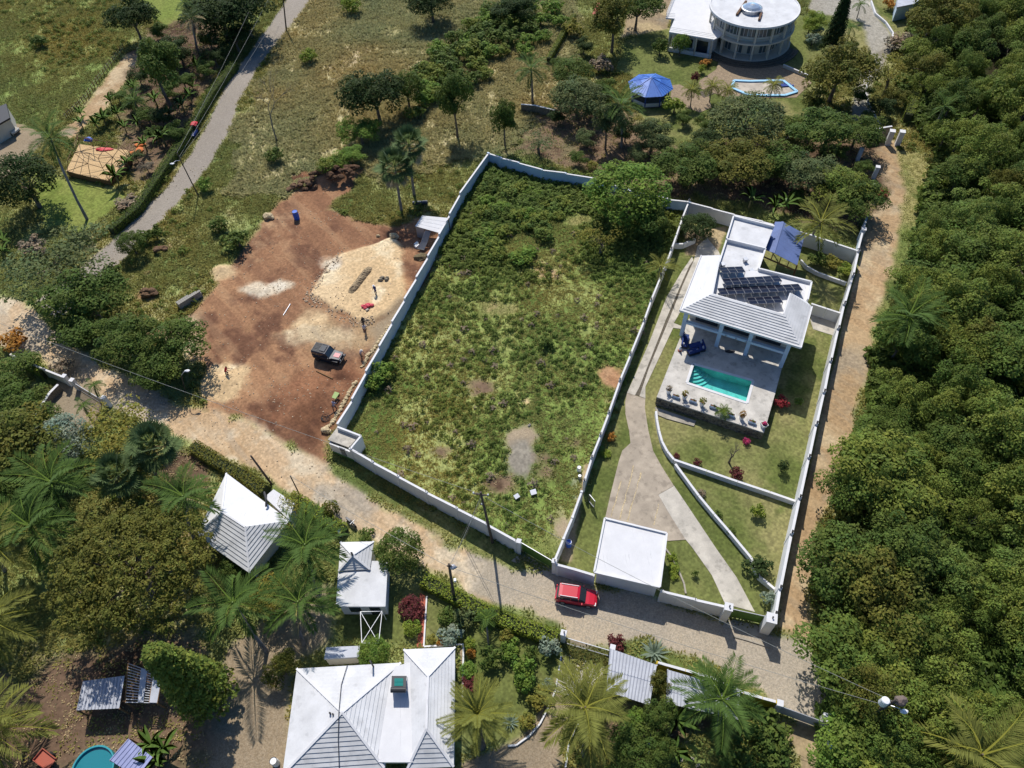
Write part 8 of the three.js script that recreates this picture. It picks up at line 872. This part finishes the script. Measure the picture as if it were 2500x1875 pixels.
const pR = pole('utility_pole', 'pole with a white transformer and lamp at the lower right wood', [30.03,43.92], [31.69,43.67], 9, 0.2, (g, tp) => { part(g, 'transformer', new MB().lathe(tp.x - 0.75, tp.y - 1.3, tp.z - 0.1, [[0, 0], [0.36, 0], [0.36, 0.85], [0.3, 0.95], [0, 1]], 16), MAT.whitePlastic); part(g, 'bracket', new MB().bar(V(tp.x - 0.6, tp.y - 0.8, tp.z), V(tp.x, tp.y - 0.8, tp.z), 0.1), MAT.steel); part(g, 'bird_nest', new MB().rock(tp.x + 0.5, tp.y - 0.4, tp.z, 0.55, 0.4, 0.5), mat([0.16, 0.12, 0.1], 1)); const s = [32.65,44.32]; lampArm(g, V(tp.x * 0.9, 7.5, tp.z * 0.9), V(s[0] - g.position.x, 7.6, s[1] - g.position.z)); });
pole('street_light', 'bent lamp post among the trees at the corner of the plot', [-43.75,-1.71], [-42.57,-1.29], 4, 0.06, (g, tp) => lampArm(g, tp, tp.clone().add(V(0.9, 0.5, -0.3))));
pole('street_light', 'white lamp post beside the tree at the plot corner', [-50.57,-8.39], [-49.40,-7.90], 3, 0.06, (g, tp) => lampArm(g, tp, tp.clone().add(V(-0.2, 0.2, 0))));
const wireM = mat([0.34, 0.33, 0.28], 0.6); function wire(label, a, b, sag, r = 0.022) { const t = thing('overhead_wire', label, 'wire', [a.x, a.y, a.z]), pts = Array.from({ length: 17 }, (_, k) => { const f = k / 16, p = L3(a, b, f); p.y -= sag * 4 * f * (1 - f); return p; }); wpart(t, 'cable', new MB().tube(pts, r, 4, false), wireM); }
wire('long wire along the dirt road from the tall pole to the left edge', pA.clone().setY(11.6), V(-68.51,-9.01, 9).set([-68.51,-9.01][0], 9, [-68.51,-9.01][1]), 0.8); wire('wire from the tall pole across the road to the lower right pole', pA.clone().setY(11.4), pR.clone().setY(8.4), 1.2); wire('second wire from the hedge pole to the lower right pole', pE.clone().setY(8.4), pR.clone().setY(7), 1); wire('wire between the two wooden utility poles', pA.clone().setY(11.3), pE.clone().setY(8.6), 0.5); wire('wire from the hedge pole to the thin post by the cottage', pE.clone().setY(8.3), pD, 0.5);
{ const far = (x, z, y) => V(x, y, z); wire('upper wire over the asphalt road to the street light', pL, far(-47.14,-108.60, 8.6), 0.6); wire('middle wire over the asphalt road to the street light', pL.clone().setY(7.6), far(-44.31,-105.82, 8.2), 0.6); wire('lower wire over the asphalt road to the street light', pL.clone().setY(7.3), far(-40.75,-101.49, 8), 0.8); wire('guy wire of the tall pole by the road, left strand', pA.clone().setY(10.8), far(-6.88,21.98, 0), 0); wire('guy wire of the tall pole by the road, right strand', pA.clone().setY(10.2), far(-6.50,22.09, 0), 0); }
console.log('objects', performance.now() | 0);
scene.traverse((o) => { if (o.isMesh) { o.castShadow = true; o.receiveShadow = true; } });
sky.castShadow = false;
console.log('done', performance.now() | 0, 'top', scene.children.length);
renderer.render(scene, camera);
